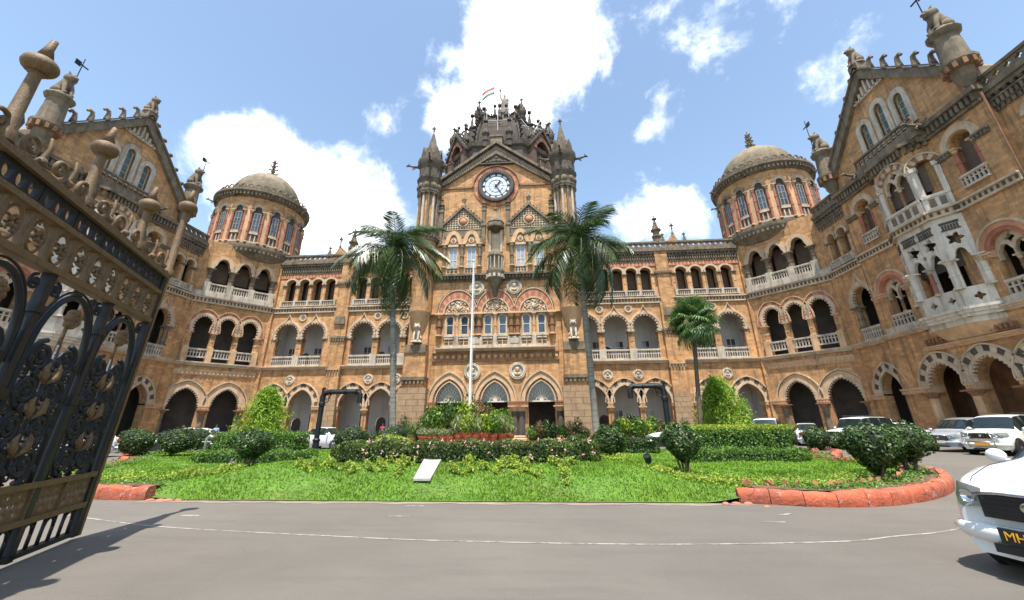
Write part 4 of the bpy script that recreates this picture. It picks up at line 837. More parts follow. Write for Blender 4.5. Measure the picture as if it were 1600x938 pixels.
for nm, ang, ln, wd in (('hour_hand', rad(40), .85, .07), ('minute_hand', rad(148), 1.25, .05)):
    d = Vector((sin(ang), cos(ang))); q = Vector((d.y, -d.x)); mb = MB()
    ext(mb, K, [(p.x, 27.35+p.y) for p in (d*-.25+q*wd, d*-.25-q*wd, d*ln*.8-q*wd, d*ln, d*ln*.8+q*wd)], .21, .25); mb.build(nm, IRON, CK)
mb = MB()
for q in (1, -1): ext(mb, K, [(-q*7.0, 27.55), (0, 32.9), (0, 31.75), (-q*7.0, 26.75+.25)], -.3, .35); ext(mb, K, [(-q*7.1, 27.75), (0, 33.1), (0, 33.45), (-q*7.1, 28.15)], -.5, .6)
gc = mb.build('gable_coping', GREY, B)
mb = MB(); ext(mb, K, [(-1.75, 30.45), (1.75, 30.45), (0, 31.75)], -.1, .2, 0)
for x, z in ((-1.1, 30.62), (-.75, 30.66), (-.4, 30.75), (0, 31.2), (0, 30.8), (.4, 30.75), (.75, 30.66), (1.1, 30.62)): mb.ball((x, -.24, z), .15, 6, 4, 1)
bx(mb, K, -2.0, 2.0, 30.3, 30.47, -.1, .34); mb.build('gable_carving', [BAS, GREY], gc)
mb = MB()
for q in (1, -1):
    for i in range(30): t = (i+.5)/30; x, z = -q*7.0*(1-t), 27.45+5.35*t; bx(mb, K, x-.07, x+.07, z-.42, z-.12, .33, .43)
mb.build('coping_dentils', BAS, gc)
mb = MB(); bx(mb, K, -.7, .7, 33.0, 34.2, -.5, .3); bx(mb, K, -.8, .8, 34.2, 34.45, -.6, .4); mb.build('gable_pedestal', GREY, B)
# corner turrets
def turret(s):
    x, y = 7.75*s, -.35; r = 1.12; mb = MB()
    mb.lathe([(r*1.0, 12.4), (r, 20.4), (r+.1, 20.6), (r+.28, 21.1), (r+.28, 21.5), (r*.86, 21.6), (r*.86, 26.3), (r+.12, 26.5), (r+.16, 26.7)], 16, (x, y, 0)); t = mb.build('turret', [OCH], B, smooth=40)
    mb = MB(); mb.lathe([(.05, 9.5), (.5, 10.2), (r+.02, 12.4)], 16, (x, y, 0)); mb.build('turret_corbel', OCHP, t, smooth=40)
    mb = MB(); mb.lathe([(r+.14, 20.3), (r+.32, 21.0), (r+.36, 21.5), (r+.1, 21.56)], 16, (x, y, 0))
    for i in range(20): a = 2*pi*i/20; M_ = Matrix.Translation((x, y, 0)) @ Matrix.Rotation(a, 4, 'Z'); mb.box(-.09, .09, -r-.42, -r, 20.6, 21.0, M=M_)
    mb.build('turret_string', GREY, t, smooth=40)
    for i in range(12):
        a = 2*pi*(i+.5)/12; f = Fr((x+sin(a)*r*.98, y-cos(a)*r*.98), (cos(a), sin(a)), (sin(a), -cos(a)), 1); column(f, 0, 0, 21.55, 26.2, .15, (WHITE if i % 2 else GREY, GREY), B, cap=.4, rings=0, n=8)
    mb = MB(); mb.lathe([(r+.05, 26.1), (r+.25, 26.4), (r+.18, 27.6), (r+.3, 27.8), (r+.4, 28.1), (r+.18, 28.2), (r+.12, 29.6), (r+.3, 29.9), (r+.46, 30.5), (r+.46, 30.8), (r+.05, 31.0), (r-.05, 31.4), (r*.62, 32.6), (r*.5, 33.0), (.3, 34.2), (.14, 35.0)], 16, (x, y, 0)); g = mb.build('turret_crown', SOOT, t, smooth=35)
    mb = MB()
    for i in range(8): a = 2*pi*i/8; f8 = Fr((x+sin(a)*(r-.35), y-cos(a)*(r-.35)), (cos(a), sin(a)), (sin(a), -cos(a)), 1); ext(mb, f8, [(-.42, 30.75), (.42, 30.75), (.42, 31.6), (0, 32.6), (-.42, 31.6)], -.3, .42)
    o8 = mb.build('turret_gablets', SOOT, t); o8['kind'] = 'stuff'
    mb = MB()
    for i in range(10):
        a = 2*pi*i/10; M_ = Matrix.Translation((x, y, 0)) @ Matrix.Rotation(a, 4, 'Z'); mb.ball((0, -r-.22, 27.1), .3, 8, 5, 0, (1, .5, 1.1), M_); mb.tube([M_ @ Vector((.33*cos(q), -r-.2, 27.1+.33*sin(q))) for q in [2*pi*k/10 for k in range(10)]], .07, 5, 0, True); mb.box(-.26, .26, -r-.18, -r-.05, 28.4, 29.4, 1, M_); mb.box(-.12, .12, -r*.75, -r*.45, 31.6, 32.5, 0, M_)
    mb.build('turret_arcading', [GREY, BAS], t, smooth=50)
    c = Fr((x, y), (1, 0), (0, -1), 1); fin(c, 0, 34.8, 0, 1.5, GREY)
    for a in (rad(-80), rad(80), rad(-10), rad(170)): o = shared('garg', None, 'gargoyle', c, 0, 30.2, 0, B, 1.0); o.rotation_euler[2] = a*s; o.location = (x+sin(a*s)*(r+.2), y-cos(a*s)*(r+.2), 30.1)
    # corner pier below the turret, with block base and carved beast
    f = Fr((x/s if s else x, 0), (1, 0), (0, -1), s); mb = MB(); bx(mb, f, -1.05, 1.15, 3.0, 8.4, -4.7, 1.0); bx(mb, f, -1.0, 1.0, 8.4, 12.4, -4.7, .55); bx(mb, f, -1.0, 1.05, 12.4, 27.0, -4.7, -.25); o = mb.build('corner_buttress', OCH, B)
    mb = MB(); bx(mb, f, -1.15, 1.25, 5.6, 5.9, -1, 1.25); dentils(mb, f, -1.1, 1.2, 5.25, 5.6, 1.0, 1.2, .36, .55); ext(mb, f, [(-1.05, 8.2), (1.15, 8.2), (1.0, 9.0), (-1.0, 9.0)], -1, 1.12); bx(mb, f, -1.1, 1.2, 12.2, 12.5, -1, .7); bx(mb, f, -1.05, 1.15, 15.8, 16.3, -1, .1); mb.split('buttress_moulding', GREY, o)
    z = 0.; k = 0
    while z < 4.4:
        cuts = [-1.3, -.2, 1.4] if k % 2 else [-1.3, -.6, .5, 1.4]
        for a, b in zip(cuts, cuts[1:]): mb = MB(); bx(mb, f, a+.015, b-.015, z+.012, z+.53, -.5, 1.35-.03*k+random.uniform(-.02, .02)); mb.build('stone_block', ASH, o)
        z += .545; k += 1
    shared('lionw', lambda: beast_mesh(WHITE), 'lion_statue', f, 0, 9.2, .95, B, .95)
turret(1); turret(-1)
# ---- great central dome behind the clock gable
dx0, dy0 = 0., 8.3
DBR = mat('dark_brown_dome_stone', (.125, .075, .05), .9, .35, 1.2, .5, 14, (.035, .028, .022), .7, .6); DRD = mat('sooty_red_sandstone', (.24, .075, .05), .9, .3, 1.2, .4, 14, (.05, .03, .022), .7, .5)
mb = MB(); mb.box(-8.6, 8.6, .3, 17, 20, 27.2); mb.build('main_block', OCH, B)
mb = MB(); mb.box(-8.3, 8.3, .5, 16.8, 27.2, 27.6); mb.build('main_roof', GREY, B)
mb = MB(); mb.lathe([(8.0, 27.2), (8.0, 33.6), (8.3, 33.8), (8.4, 34.3), (7.7, 34.4)], 8, (dx0, dy0, 0), a0=pi/8); DR = mb.build('dome_drum', BAS, B)
prof = []
for i in range(15): t = i/14; prof.append((2.7+4.7*cos(t*pi/2)**1.05, 33.4+8.2*sin(t*pi/2)))
mb = MB(); mb.lathe(prof, 8, (dx0, dy0, 0), a0=pi/8); DM = mb.build('great_dome', DOMEM2 if 'DOMEM2' in globals() else mat('blackened_dome_stone', (.055, .042, .032), .9, .4, 1.2, .6, 14, (.035, .028, .022), .7, .6), B)
for i in range(8):
    a = pi/8+i*pi/4; mb = MB(); path = [(dx0+(r+.12)*cos(a), dy0+(r+.12)*sin(a), z) for r, z in prof]; mb.tube(path, .24, 6)
    rib = mb.build('dome_rib', BAS, B, smooth=60)
    mb = MB()
    for k in range(1, 14):
        r, z = prof[k]; p = Vector((dx0+(r+.35)*cos(a), dy0+(r+.35)*sin(a), z+.1)); o_ = Vector((cos(a), sin(a), 0))
        mb.tube([p, p+o_*.35+Vector((0, 0, .25)), p+o_*.55+Vector((0, 0, .12))], [.16, .15, .13], 5); mb.ball(p+o_*.55+Vector((0, 0, .02)), .17, 6, 4)
    mb.build('rib_crockets', BAS, rib, smooth=60)
for i in range(8):   # gabled windows at the foot of each dome face
    a = i*pi/4-pi/2; f = Fr((dx0+7.55*cos(a), dy0+7.55*sin(a)), (-sin(a), cos(a)), (cos(a), sin(a)), 1)
    if sin(a) > .5 or sin(a) < -.95: continue
    mb = MB(); ext(mb, f, [(-2.0, 31.2), (2.0, 31.2), (2.0, 34.2), (0, 37.0), (-2.0, 34.2)], -1.6, .3, 0, [opening(0, 1.05, 31.3, 33.9, 'point', 1.5, 16)]); o = mb.build('dome_gable', DBR, B)
    mb = MB(); vous(mb, f, 0, 1.05, 1.5, 33.9, 'point', 1.5, 2.05, .25, .42, 11, (0, 1)); mb.build('voussoirs', [DRD, BAS], o)
    mb = MB()
    for q in (1, -1):
        ext(mb, f, [(-q*2.25, 33.85), (0, 37.0), (0, 37.5), (-q*2.25, 34.3)], -.2, .55)
        for k in range(6): t = (k+.5)/6; p = f.p(-q*2.25*(1-t), 34.3+3.2*t, .2); mb.ball((p.x, p.y, p.z+.15), .2, 6, 4)
    mb.build('gable_coping', BAS, o); mb = MB(); ext(mb, f, opening(0, 1.1, 31.25, 33.9, 'point', 1.55, 16), -.9, -.7); mb.build('dark_backing', DARK, o); fin(f, 0, 37.3, .1, 1.7, BAS)
    bx(mb := MB(), f, -.08, .08, 31.3, 34.8, -.3, -.1); ext(mb, f, circle(0, 34.2, .5, 16), -.3, -.1, 0, [circle(0, 34.2, .34, 16, 4)]); mb.build('tracery', BRN, o)
for i in range(8):   # turrets at the dome's angles
    a = pi/8+i*pi/4; c = Fr((dx0+7.2*cos(a), dy0+7.2*sin(a)), (1, 0), (0, -1), 1)
    if abs(cos(a)) > .7: shared('pinD', lambda: onion_mesh(9.0, BAS), 'dome_turret', c, 0, 31.9, 0, B)
    g = Fr((dx0+5.7*cos(a), dy0+5.7*sin(a)), (1, 0), (0, -1), 1); o = shared('garg', None, 'gargoyle', g, 0, 38.6, 0, B, 1.7); o.rotation_euler = (rad(-48), 0, a+pi/2)
for i in range(16):   # crowded small pinnacles round the drum and on the shoulders
    a = 2*pi*(i+.5)/16
    if sin(a) > .45: continue
    c = Fr((dx0+7.6*cos(a), dy0+7.6*sin(a)), (1, 0), (0, -1), 1); shared('pinF', lambda: spirelet_mesh(4.6, .40, BAS), 'dome_pinnacle', c, 0, 33.6, 0, B)
    c = Fr((dx0+5.6*cos(a+.2), dy0+5.6*sin(a+.2)), (1, 0), (0, -1), 1); shared('pinG', lambda: spirelet_mesh(5.2, .36, BAS), 'dome_pinnacle', c, 0, 37.2, 0, B)
    c = Fr((dx0+4.0*cos(a), dy0+4.0*sin(a)), (1, 0), (0, -1), 1); shared('pinH', lambda: spirelet_mesh(4.2, .30, BAS), 'dome_pinnacle', c, 0, 39.6, 0, B)
for x in (-3.1, 3.1):
    c = Fr((x*.95, dy0-4.3), (1, 0), (0, -1), 1); shared('pinE', lambda: onion_mesh(7.4, BAS), 'dome_turret', c, 0, 36.6, 0, B)
mb = MB(); mb.lathe([(3.0, 39.6), (2.75, 40.0), (2.75, 41.5), (2.95, 41.7), (2.95, 41.9), (2.0, 42.0)], 16, (dx0, dy0, 0)); lan = mb.build('lantern_platform', BRN, B, smooth=30)
mb = MB()
for i in range(40): a = 2*pi*i/40; p = Vector((dx0+2.85*cos(a), dy0+2.85*sin(a), 41.9)); o_ = Vector((cos(a), sin(a), 0)); mb.tube([p, p+Vector((0, 0, .5))+o_*.05, p+Vector((0, 0, .95))+o_*.28], [.14, .12, .09], 5); mb.ball(p+Vector((0, 0, .98))+o_*.3, .14, 6, 4)
mb.build('platform_cresting', BAS, lan, smooth=50)
mb = MB(); mb.lathe([(1.5, 41.9), (1.5, 43.4), (1.0, 43.6), (.85, 44.7), (1.0, 44.8), (1.0, 45.0)], 12, (.2, dy0, 0)); mb.build('statue_pedestal', GREY, lan)
# carved figure group in front of the lantern
mb = MB(); mb.box(-.9, .9, dy0-5.8, dy0-4.8, 34, 37.1); mb.box(-1.0, 1.0, dy0-5.9, dy0-4.7, 37.1, 37.3); mb.build('figure_plinth', GREY, B)
mb = MB(); mb.tube([(0, dy0-5.3, 37.20), (0, dy0-5.3, 38.20), (0, dy0-5.35, 39.10), (0, dy0-5.3, 39.60)], [.75, .6, .5, .25], 10); mb.ball((0, dy0-5.35, 39.95), .3, 9, 7, 0, (.85, .9, 1.1)); mb.tube([(-.5, dy0-5.3, 39.10), (-.8, dy0-5.5, 38.50), (-.5, dy0-5.7, 38.10)], [.18, .15, .1], 6); mb.tube([(.5, dy0-5.3, 39.10), (.8, dy0-5.5, 38.50), (.5, dy0-5.7, 38.10)], [.18, .15, .1], 6); mb.build('stone_figure', BRN, B, smooth=60)
# scaffolding poles on the dome
SCAF = thing('scaffolding', 'thin steel scaffolding poles standing against the dark central dome', 'scaffolding', (0, dy0-6.3, 33))
STEEL = mat('galvanised_steel', (.42, .42, .41), .5, .2, 3., metal=.6)
for x in (-1.55, -.1, 1.35):
    mb = MB(); mb.tube([(x, 0, 0), (x, 0, 9.6)], .045, 6); mb.build('pole', STEEL, SCAF)
for z in (3.6, 5.6, 7.4, 9.0): mb = MB(); mb.tube([(-1.8, -.06, z), (1.7, -.06, z)], .04, 6); mb.build('ledger', STEEL, SCAF)
for x0, z0, x1, z1 in ((1.4, 8.4, 5.2, 2.0), (2.2, 5, 5.6, 4.0), (-1.5, 4.2, -4.6, .4), (3, 0.5, 5.4, 5.4)): mb = MB(); mb.tube([(x0, .05, z0), (x1, .3, z1)], .04, 6); mb.build('brace', STEEL, SCAF)
# statue with torch: one continuous figure grown from a skeleton
def skin_mesh(name, joints, edges, mats, sub=2):
    me = bpy.data.meshes.new(name); me.from_pydata([j[0] for j in joints], edges, []); o = bpy.data.objects.new(name, me); COL.objects.link(o)
    md = o.modifiers.new('s', 'SKIN'); 
    for v, j in zip(me.skin_vertices[0].data, joints): v.radius = (j[1], j[2] if len(j) > 2 else j[1])
    me.skin_vertices[0].data[0].use_root = True
    o.modifiers.new('b', 'SUBSURF').levels = sub; o.modifiers['b'].render_levels = sub
    dg = bpy.context.evaluated_depsgraph_get(); dg.update(); m2 = bpy.data.meshes.new_from_object(o.evaluated_get(dg)); m2.name = name
    bpy.data.objects.remove(o); m2.materials.clear()
    for q in (mats if isinstance(mats, (list, tuple)) else [mats]): m2.materials.append(q)
    m2.polygons.foreach_set('use_smooth', [True]*len(m2.polygons)); return m2
STN = mat('statue_stone', (.30, .255, .2), .9, .2, 2., .3, 20, (.1, .085, .07), .5, .5)
STAT = thing('torch_statue', 'pale stone statue of a robed woman raising a torch on top of the central dome', 'statue', (.2, dy0, 45.0))
J = [((0, 0, 2.0), .46, .40), ((0, 0, 1.2), .52, .48), ((0, 0, .25), .60, .56), ((0, 0, 2.7), .46, .32), ((0, 0, 3.15), .38, .26), ((0, -.02, 3.42), .14), ((0, -.04, 3.72), .25, .27), ((0, -.02, 3.95), .2),
     ((-.42, 0, 3.1), .17), ((-.62, -.08, 3.5), .13), ((-.66, -.12, 4.1), .10), ((.42, 0, 3.05), .17), ((.62, .05, 2.5), .14), ((.52, -.3, 2.1), .10)]
place('figure', skin_mesh('figure', J, [(0, 1), (1, 2), (0, 3), (3, 4), (4, 5), (5, 6), (6, 7), (4, 8), (8, 9), (9, 10), (4, 11), (11, 12), (12, 13)], STN), STAT)
mb = MB(); mb.lathe([(.09, 3.9), (.08, 4.6), (.16, 4.75), (.18, 4.9), (.05, 5.2), (.02, 5.35)], 8, (-.67, -.13, 0)); mb.build('torch', GREY, STAT, smooth=40)
mb = MB(); 
for i in range(9): a = -pi*.9+i*pi*.8/8; mb.tube([(.50*cos(a), .44*sin(a), 2.6), (.58*cos(a), .52*sin(a), 1.4), (.68*cos(a), .62*sin(a), 0.0)], [.05, .08, .11], 5)
mb.build('robe_folds', STN, STAT, smooth=60)
# flag
FL = thing('flag', 'red, white and green flag on a pole on top of the central dome', 'flag', (-1.35, dy0-.4, 41.9))
mb = MB(); mb.tube([(0, 0, 0), (0, 0, 8.7)], .06, 8); mb.build('pole', STEEL, FL)
FRD, FWH, FGR = mat('flag_red', (.55, .03, .04), .7, .1), mat('flag_white', (.75, .75, .72), .7, .05), mat('flag_green', (.03, .14, .06), .7, .1)
nx, ny = 14, 9; V = []; 
for i in range(nx+1):
    for j in range(ny+1): u = i/nx; v = j/ny; V.append((-u*1.9, .16*sin(u*7+v)*u, 8.55-v*1.5-u*1.1+.10*sin(u*5)))
fs = [(i*(ny+1)+j, (i+1)*(ny+1)+j, (i+1)*(ny+1)+j+1, i*(ny+1)+j+1) for i in range(nx) for j in range(ny)]
for k, (nm, mm) in enumerate((('red_band', FRD), ('white_band', FWH), ('green_band', FGR))):
    mb = MB(); mb.add(V, [f for q, f in enumerate(fs) if (q % ny)//3 == k]); mb.build(nm, mm, FL, smooth=True, fix=False)
# ------------------------------------------------------------------ ground, drive and garden island
ASPH = mat('asphalt', (.112, .100, .084), .9, .16, .45, .5, 45, (.075, .066, .055), .5)
overlay(ASPH, lambda c, n, r, m, mu, mp, ck: m(r(n(140., 2, .8), .35, .7, 0, .5), m(mu(ck(.35, .004), r(n(.4, 3), .6, .72, 0, .4)), m(r(n(1.0, 6, .7, mp(.5, 2.6, 1.)), .48, .66, 0, .5), m(r(n(.18, 4), .42, .62, 0, .75), c, (.140, .126, .106)), (.085, .074, .062)), (.035, .031, .027)), (.20, .18, .155)))
PAINT = mat('road_paint', (.34, .32, .285), .8, .2, 6., dark=(.2, .18, .15), stain=.95)
overlay(PAINT, lambda c, n, r, m, mu, mp, ck: m(r(n(2.2, 7, .8), .46, .56, 0, .9), c, (.15, .13, .108)))
mb = MB(); mb.add([(-3000, -3000, 0), (3000, -3000, 0), (3000, 3000, 0), (-3000, 3000, 0)], [(0, 1, 2, 3)]); tag(mb.build('ground', ASPH), kind='structure')
def ribbon(path, w, z=.004):
    mb = MB(); n = len(path); V = []
    for i, p in enumerate(path):
        a = Vector(path[max(i-1, 0)]); b = Vector(path[min(i+1, n-1)]); t = (b-a).normalized(); q = Vector((-t.y, t.x)); V += [(p[0]+q.x*w/2, p[1]+q.y*w/2, z), (p[0]-q.x*w/2, p[1]-q.y*w/2, z)]
    mb.add(V, [(2*i, 2*i+1, 2*i+3, 2*i+2) for i in range(n-1)]); return mb
def smooth_path(P, k=8, closed=False):
    out = []; n = len(P); rngi = range(n if closed else n-1)
    for i in rngi:
        g = (lambda j: P[j % n]) if closed else (lambda j: P[min(max(j, 0), n-1)])
        p0, p1, p2, p3 = [Vector(g(i+d)) for d in (-1, 0, 1, 2)]
        for q in range(k): t = q/k; out.append(tuple(.5*((2*p1)+(p2-p0)*t+(2*p0-5*p1+4*p2-p3)*t*t+(3*p1-p0-3*p2+p3)*t**3)))
    if not closed: out.append(tuple(P[-1]))
    return out
tag(ribbon(smooth_path([(-8.0, -30.6), (-4.2, -31.8), (-1.8, -32.5), (1.3, -32.95), (3.3, -33.15), (6.2, -33.2), (8.8, -32.95), (9.9, -32.6), (11.2, -32.1), (14, -30.4)]), .045).build('lane_line', PAINT), kind='structure')
for i, (x0, y0, x1, y1) in enumerate(((1.78, -30.5, 2.18, -30.5), (1.79, -31.51, 2.2, -31.5), (8.45, -31.72, 8.82, -31.71), (-2.25, -31.61, -1.9, -31.6), (9.0, -31.15, 9.3, -31.0))): tag(ribbon([(x0, y0), (x1, y1)], .085).build('lane_dash', PAINT), kind='structure')
DUST = mat('dusty_verge', (.23, .185, .135), .95, .25, 3., .4, 40, (.12, .10, .08), .6)
tag(ribbon([(x, -30.12+.05*sin(x*3.1)+.04*sin(x*7.7)) for x in np.arange(-4.6, 9.2, .15)], .3, .005).build('verge', DUST), kind='structure')
OUT = smooth_path([(2, -30.0), (5, -30.0), (8.8, -30.0), (10.5, -30.45), (12.2, -30.0), (14.2, -28.6), (15.8, -26.8), (16.7, -25.2), (16.8, -23.3), (16.8, -20.8), (18.4, -18.2), (19.6, -16.4), (18.4, -15.0), (12, -14.6), (7, -11.2), (0.2, -9.6), (-6, -11.2), (-10, -14.4), (-15, -15.2), (-17.6, -16.2), (-17.4, -18.6), (-14.2, -21.6), (-12.4, -24.6), (-11.2, -27.2), (-9.3, -29.2), (-7.2, -29.9), (-4.5, -30.05), (-2, -30)], 6, True)
OUTN = np.array(OUT)
def inside(x, y):
    r = np.zeros(x.shape, bool); j = len(OUTN)-1
    for i in range(len(OUTN)):
        xi, yi = OUTN[i]; xj, yj = OUTN[j]; c = ((yi > y) != (yj > y)) & (x < (xj-xi)*(y-yi)/(yj-yi+1e-12)+xi); r ^= c; j = i
    return r
def sst(a, b, x): t = np.clip((x-a)/(b-a), 0, 1); return t*t*(3-2*t)
def lawn_z(x, y):
    x = np.asarray(x, float); y = np.asarray(y, float)
    lat = sst(-6.6, -2.2, x)*(1-sst(6.2, 10.2, x)); fr = sst(-30.15, -27.4, y); bk = 1-sst(-25.0, -20.5, y)
    front_open = sst(-6.2, -4.2, x)*(1-sst(8.0, 9.6, x))*(1-sst(-30.0, -28.5, y))
    base = .2*(1-front_open) + .02*front_open
    return base + .36*lat*fr*bk + .018*np.sin(x*2.1+y*1.3)*fr + .012*np.sin(x*5.1-y*4.3)*fr
GRASSM = mat('lawn_soil', (.085, .17, .02), .95, .35, 2.2, .4, 60, (.12, .10, .035), .55)
gx, gy = np.meshgrid(np.linspace(-18.5, 20.2, 260), np.linspace(-30.6, -9.3, 150)); gz = lawn_z(gx, gy); V = np.stack([gx, gy, gz], -1).reshape(-1, 3)
idx = np.arange(260*150).reshape(150, 260); F4 = np.stack([idx[:-1, :-1], idx[:-1, 1:], idx[1:, 1:], idx[1:, :-1]], -1).reshape(-1, 4); cen = V[F4].mean(1); opn = (cen[:, 0] > -4.2) & (cen[:, 0] < 8.9) & (cen[:, 1] < -29); F4 = F4[inside(cen[:, 0], cen[:, 1]) & (opn | (inside(cen[:, 0]+.22, cen[:, 1]) & inside(cen[:, 0]-.22, cen[:, 1]) & inside(cen[:, 0], cen[:, 1]-.22) & inside(cen[:, 0], cen[:, 1]+.22)))]
tag(place('lawn', raw_mesh('lawn', V, F4, GRASSM, True)), kind='structure')
def near_w(x, y): return 1/np.maximum(1, (np.hypot(x-4.81, y+40)/10))**1.6
nb = 640000; px_, py_ = rng.uniform(-18, 19.8, nb), rng.uniform(-30.5, -12, nb); opn = (px_ > -4) & (px_ < 8.7) & (py_ < -29); keep = inside(px_, py_) & (opn | (inside(px_+.42, py_) & inside(px_-.42, py_) & inside(px_, py_-.42) & inside(px_, py_+.42))) & (rng.random(nb) < near_w(px_, py_)); px_, py_ = px_[keep], py_[keep]
nb = len(px_); pz_ = lawn_z(px_, py_); an = rng.uniform(0, 2*pi, nb); hh = rng.uniform(.025, .060, nb)*(1+.5*np.sin(px_*1.7+1)*np.sin(py_*2.3)); ww = rng.uniform(.008, .014, nb)*(1+np.hypot(px_-4.81, py_+40)/14)
lean = rng.normal(0, .035, (nb, 2)); Vg = np.zeros((nb, 3, 3)); Vg[:, 0] = np.stack([px_-np.cos(an)*ww, py_-np.sin(an)*ww, pz_-.01], 1); Vg[:, 1] = np.stack([px_+np.cos(an)*ww, py_+np.sin(an)*ww, pz_-.01], 1); Vg[:, 2] = np.stack([px_+lean[:, 0], py_+lean[:, 1], pz_+hh], 1)
GRB = mat('grass_blades', (.125, .27, .018), .6, .2, 1.1, island=.45, island2=(.23, .42, .03), trans=.3, spec=.3)
overlay(GRB, lambda c, n, r, m, mu, mp, ck: m(r(n(.9, 4, .7), .58, .74, 0, .75), m(r(n(.35, 3), .4, .65, 0, .55), c, (.27, .45, .04)), (.36, .31, .10)))
tag(place('grass', raw_mesh('grass', Vg.reshape(-1, 3), np.arange(nb*3).reshape(-1, 3), GRB)), 'short bright green grass covering the garden island', 'grass', kind='stuff')

# ---- kerb stones painted red
KRED = mat('red_kerb_paint', (.44, .10, .045), .85, .25, 2.5, .7, 18, (.15, .065, .045), .8, .6)
overlay(KRED, lambda c, n, r, m, mu, mp, ck: m(r(n(5.5, 7, .8), .56, .63, 0, .9), m(mu(ck(1.6, .03), r(n(1.3, 3), .5, .6)), c, (.06, .03, .025)), (.42, .33, .27)))
KERB = thing('garden_kerb', 'red painted stone kerb around the garden island', 'kerb', (0, 0, 0))
def kerb_run(pts, h0=.28):
    acc = [Vector(pts[0])]; 
    for p in pts[1:]:
        p = Vector(p)
        while (p-acc[-1]).length > .62: acc.append(acc[-1]+(p-acc[-1]).normalized()*.6)
    nr = []; K = len(acc); hs = [h0+random.uniform(-.03, .025) for _ in acc]; js = [random.uniform(-.012, .012) for _ in acc]
    for i in range(K): t = (acc[min(i+1, K-1)]-acc[max(i-1, 0)]).normalized(); nr.append(Vector((-t.y, t.x)))
    for j in range(K-1):
        a, b = acc[j], acc[j+1]; mb = MB(); n = 5; V = []
        for i in range(n):
            f = .012+.976*i/(n-1); c = a+(b-a)*f; q = nr[j]*(1-f)+nr[j+1]*f; hh = hs[j]*(1-f)+hs[j+1]*f+(random.uniform(-.014, .014) if 0 < i < n-1 else -.006); d0 = js[j]*(1-f)+js[j+1]*f
            for d, z in ((.02+d0, 0), (.0+d0+random.uniform(-.008, .008), hh*.5), (.025+d0, hh-.035), (.07, hh), (.24, hh+random.uniform(-.008, .008)), (.28, 0)): V.append((c.x+q.x*d, c.y+q.y*d, z))
        F_ = [(i*6+k, i*6+k+1, (i+1)*6+k+1, (i+1)*6+k) for i in range(n-1) for k in range(5)] + [(0, 1, 2, 3, 4, 5), tuple((n-1)*6+k for k in range(6))]
        mb.add(V, F_); mb.build('kerb_stone', KRED, KERB, smooth=40)
iR = [i for i, p in enumerate(OUT) if p[0] > 8.6 and p[1] < -14.8]; kerb_run([OUT[i] for i in iR])
iL = [p for p in OUT if p[0] < -4.2 and p[1] < -14.8]; kerb_run(iL)
# low scalloped edging at the foot of the mound
EDG = thing('border_edging', 'row of small rounded red edging stones at the foot of the grass mound', 'edging', (0, 0, 0))
xs = np.arange(-4.4, 9.4, .23)
sm = MB(); sm.lathe([(.10, 0), (.115, .05), (.08, .10), (.03, .125)], 8); EME = sm.mesh('edging_stone', mat('dusty_red_stone', (.40, .16, .10), .9, .3, 3., .4, 30, (.2, .17, .13), .6), smooth=60)
for x in xs:
    if 8.3 > x > -3.7: continue
    place('edging_stone', EME, EDG, (x, -30.08+random.uniform(-.02, .02)-(.28 if x > 9 else 0), -.01), random.uniform(0, 3), (lambda q: (q*1.2, q*.8, q*.55))(random.uniform(.6, .95)))
# tilted terracotta bricks inside the right and left kerbs
BRK = thing('brick_edging', 'row of tilted terracotta bricks edging the flower bed inside the kerb', 'edging', (0, 0, 0))
bm_ = MB(); bm_.box(-.08, .08, -.04, .04, -.08, .08, M=Matrix.Rotation(rad(45), 4, 'Y')); BME = bm_.mesh('edging_brick', mat('terracotta_brick', (.36, .13, .07), .9, .3, 3., .4, 30, island=0))
def offs(pts, d):
    out = []
    for i in range(1, len(pts)-1): a, b = Vector(pts[i-1]), Vector(pts[i+1]); t = (b-a).normalized(); out.append((pts[i][0]-t.y*d, pts[i][1]+t.x*d))
    return out
inn = offs([OUT[i] for i in iR], .95)[:56]; last = None
for p in inn:
    if last is None or (Vector(p)-Vector(last)).length > .21:
        if random.random() < .9: o = place('edging_brick', BME, BRK, (p[0], p[1], float(lawn_z(p[0], p[1]))+.06), 0); o.rotation_euler = (random.uniform(-.2, .2), random.uniform(-.15, .15), random.uniform(-.5, .5)+(math.atan2(p[1]+25.5, p[0]-11.5)+pi/2))
        last = p
SOIL = mat('bed_soil', (.14, .075, .045), .95, .3, 4., .6, 40)
bed = offs([OUT[i] for i in iR], .28)[:60]; bed2 = offs([OUT[i] for i in iR], .85)[:60]
mb = MB(); V = [(p[0], p[1], .27) for p in bed]+[(p[0], p[1], float(lawn_z(*p))+.05) for p in bed2]; n = len(bed); mb.add(V, [(i, i+1, n+i+1, n+i) for i in range(n-1)]); tag(mb.build('bed_soil', SOIL), kind='structure')
bedL = offs(iL, .28); bedL2 = offs(iL, .9); mb = MB(); V = [(p[0], p[1], .27) for p in bedL]+[(p[0], p[1], float(lawn_z(*p))+.05) for p in bedL2]; n = len(bedL); mb.add(V, [(i, i+1, n+i+1, n+i) for i in range(n-1)]); tag(mb.build('bed_soil', SOIL), kind='structure')
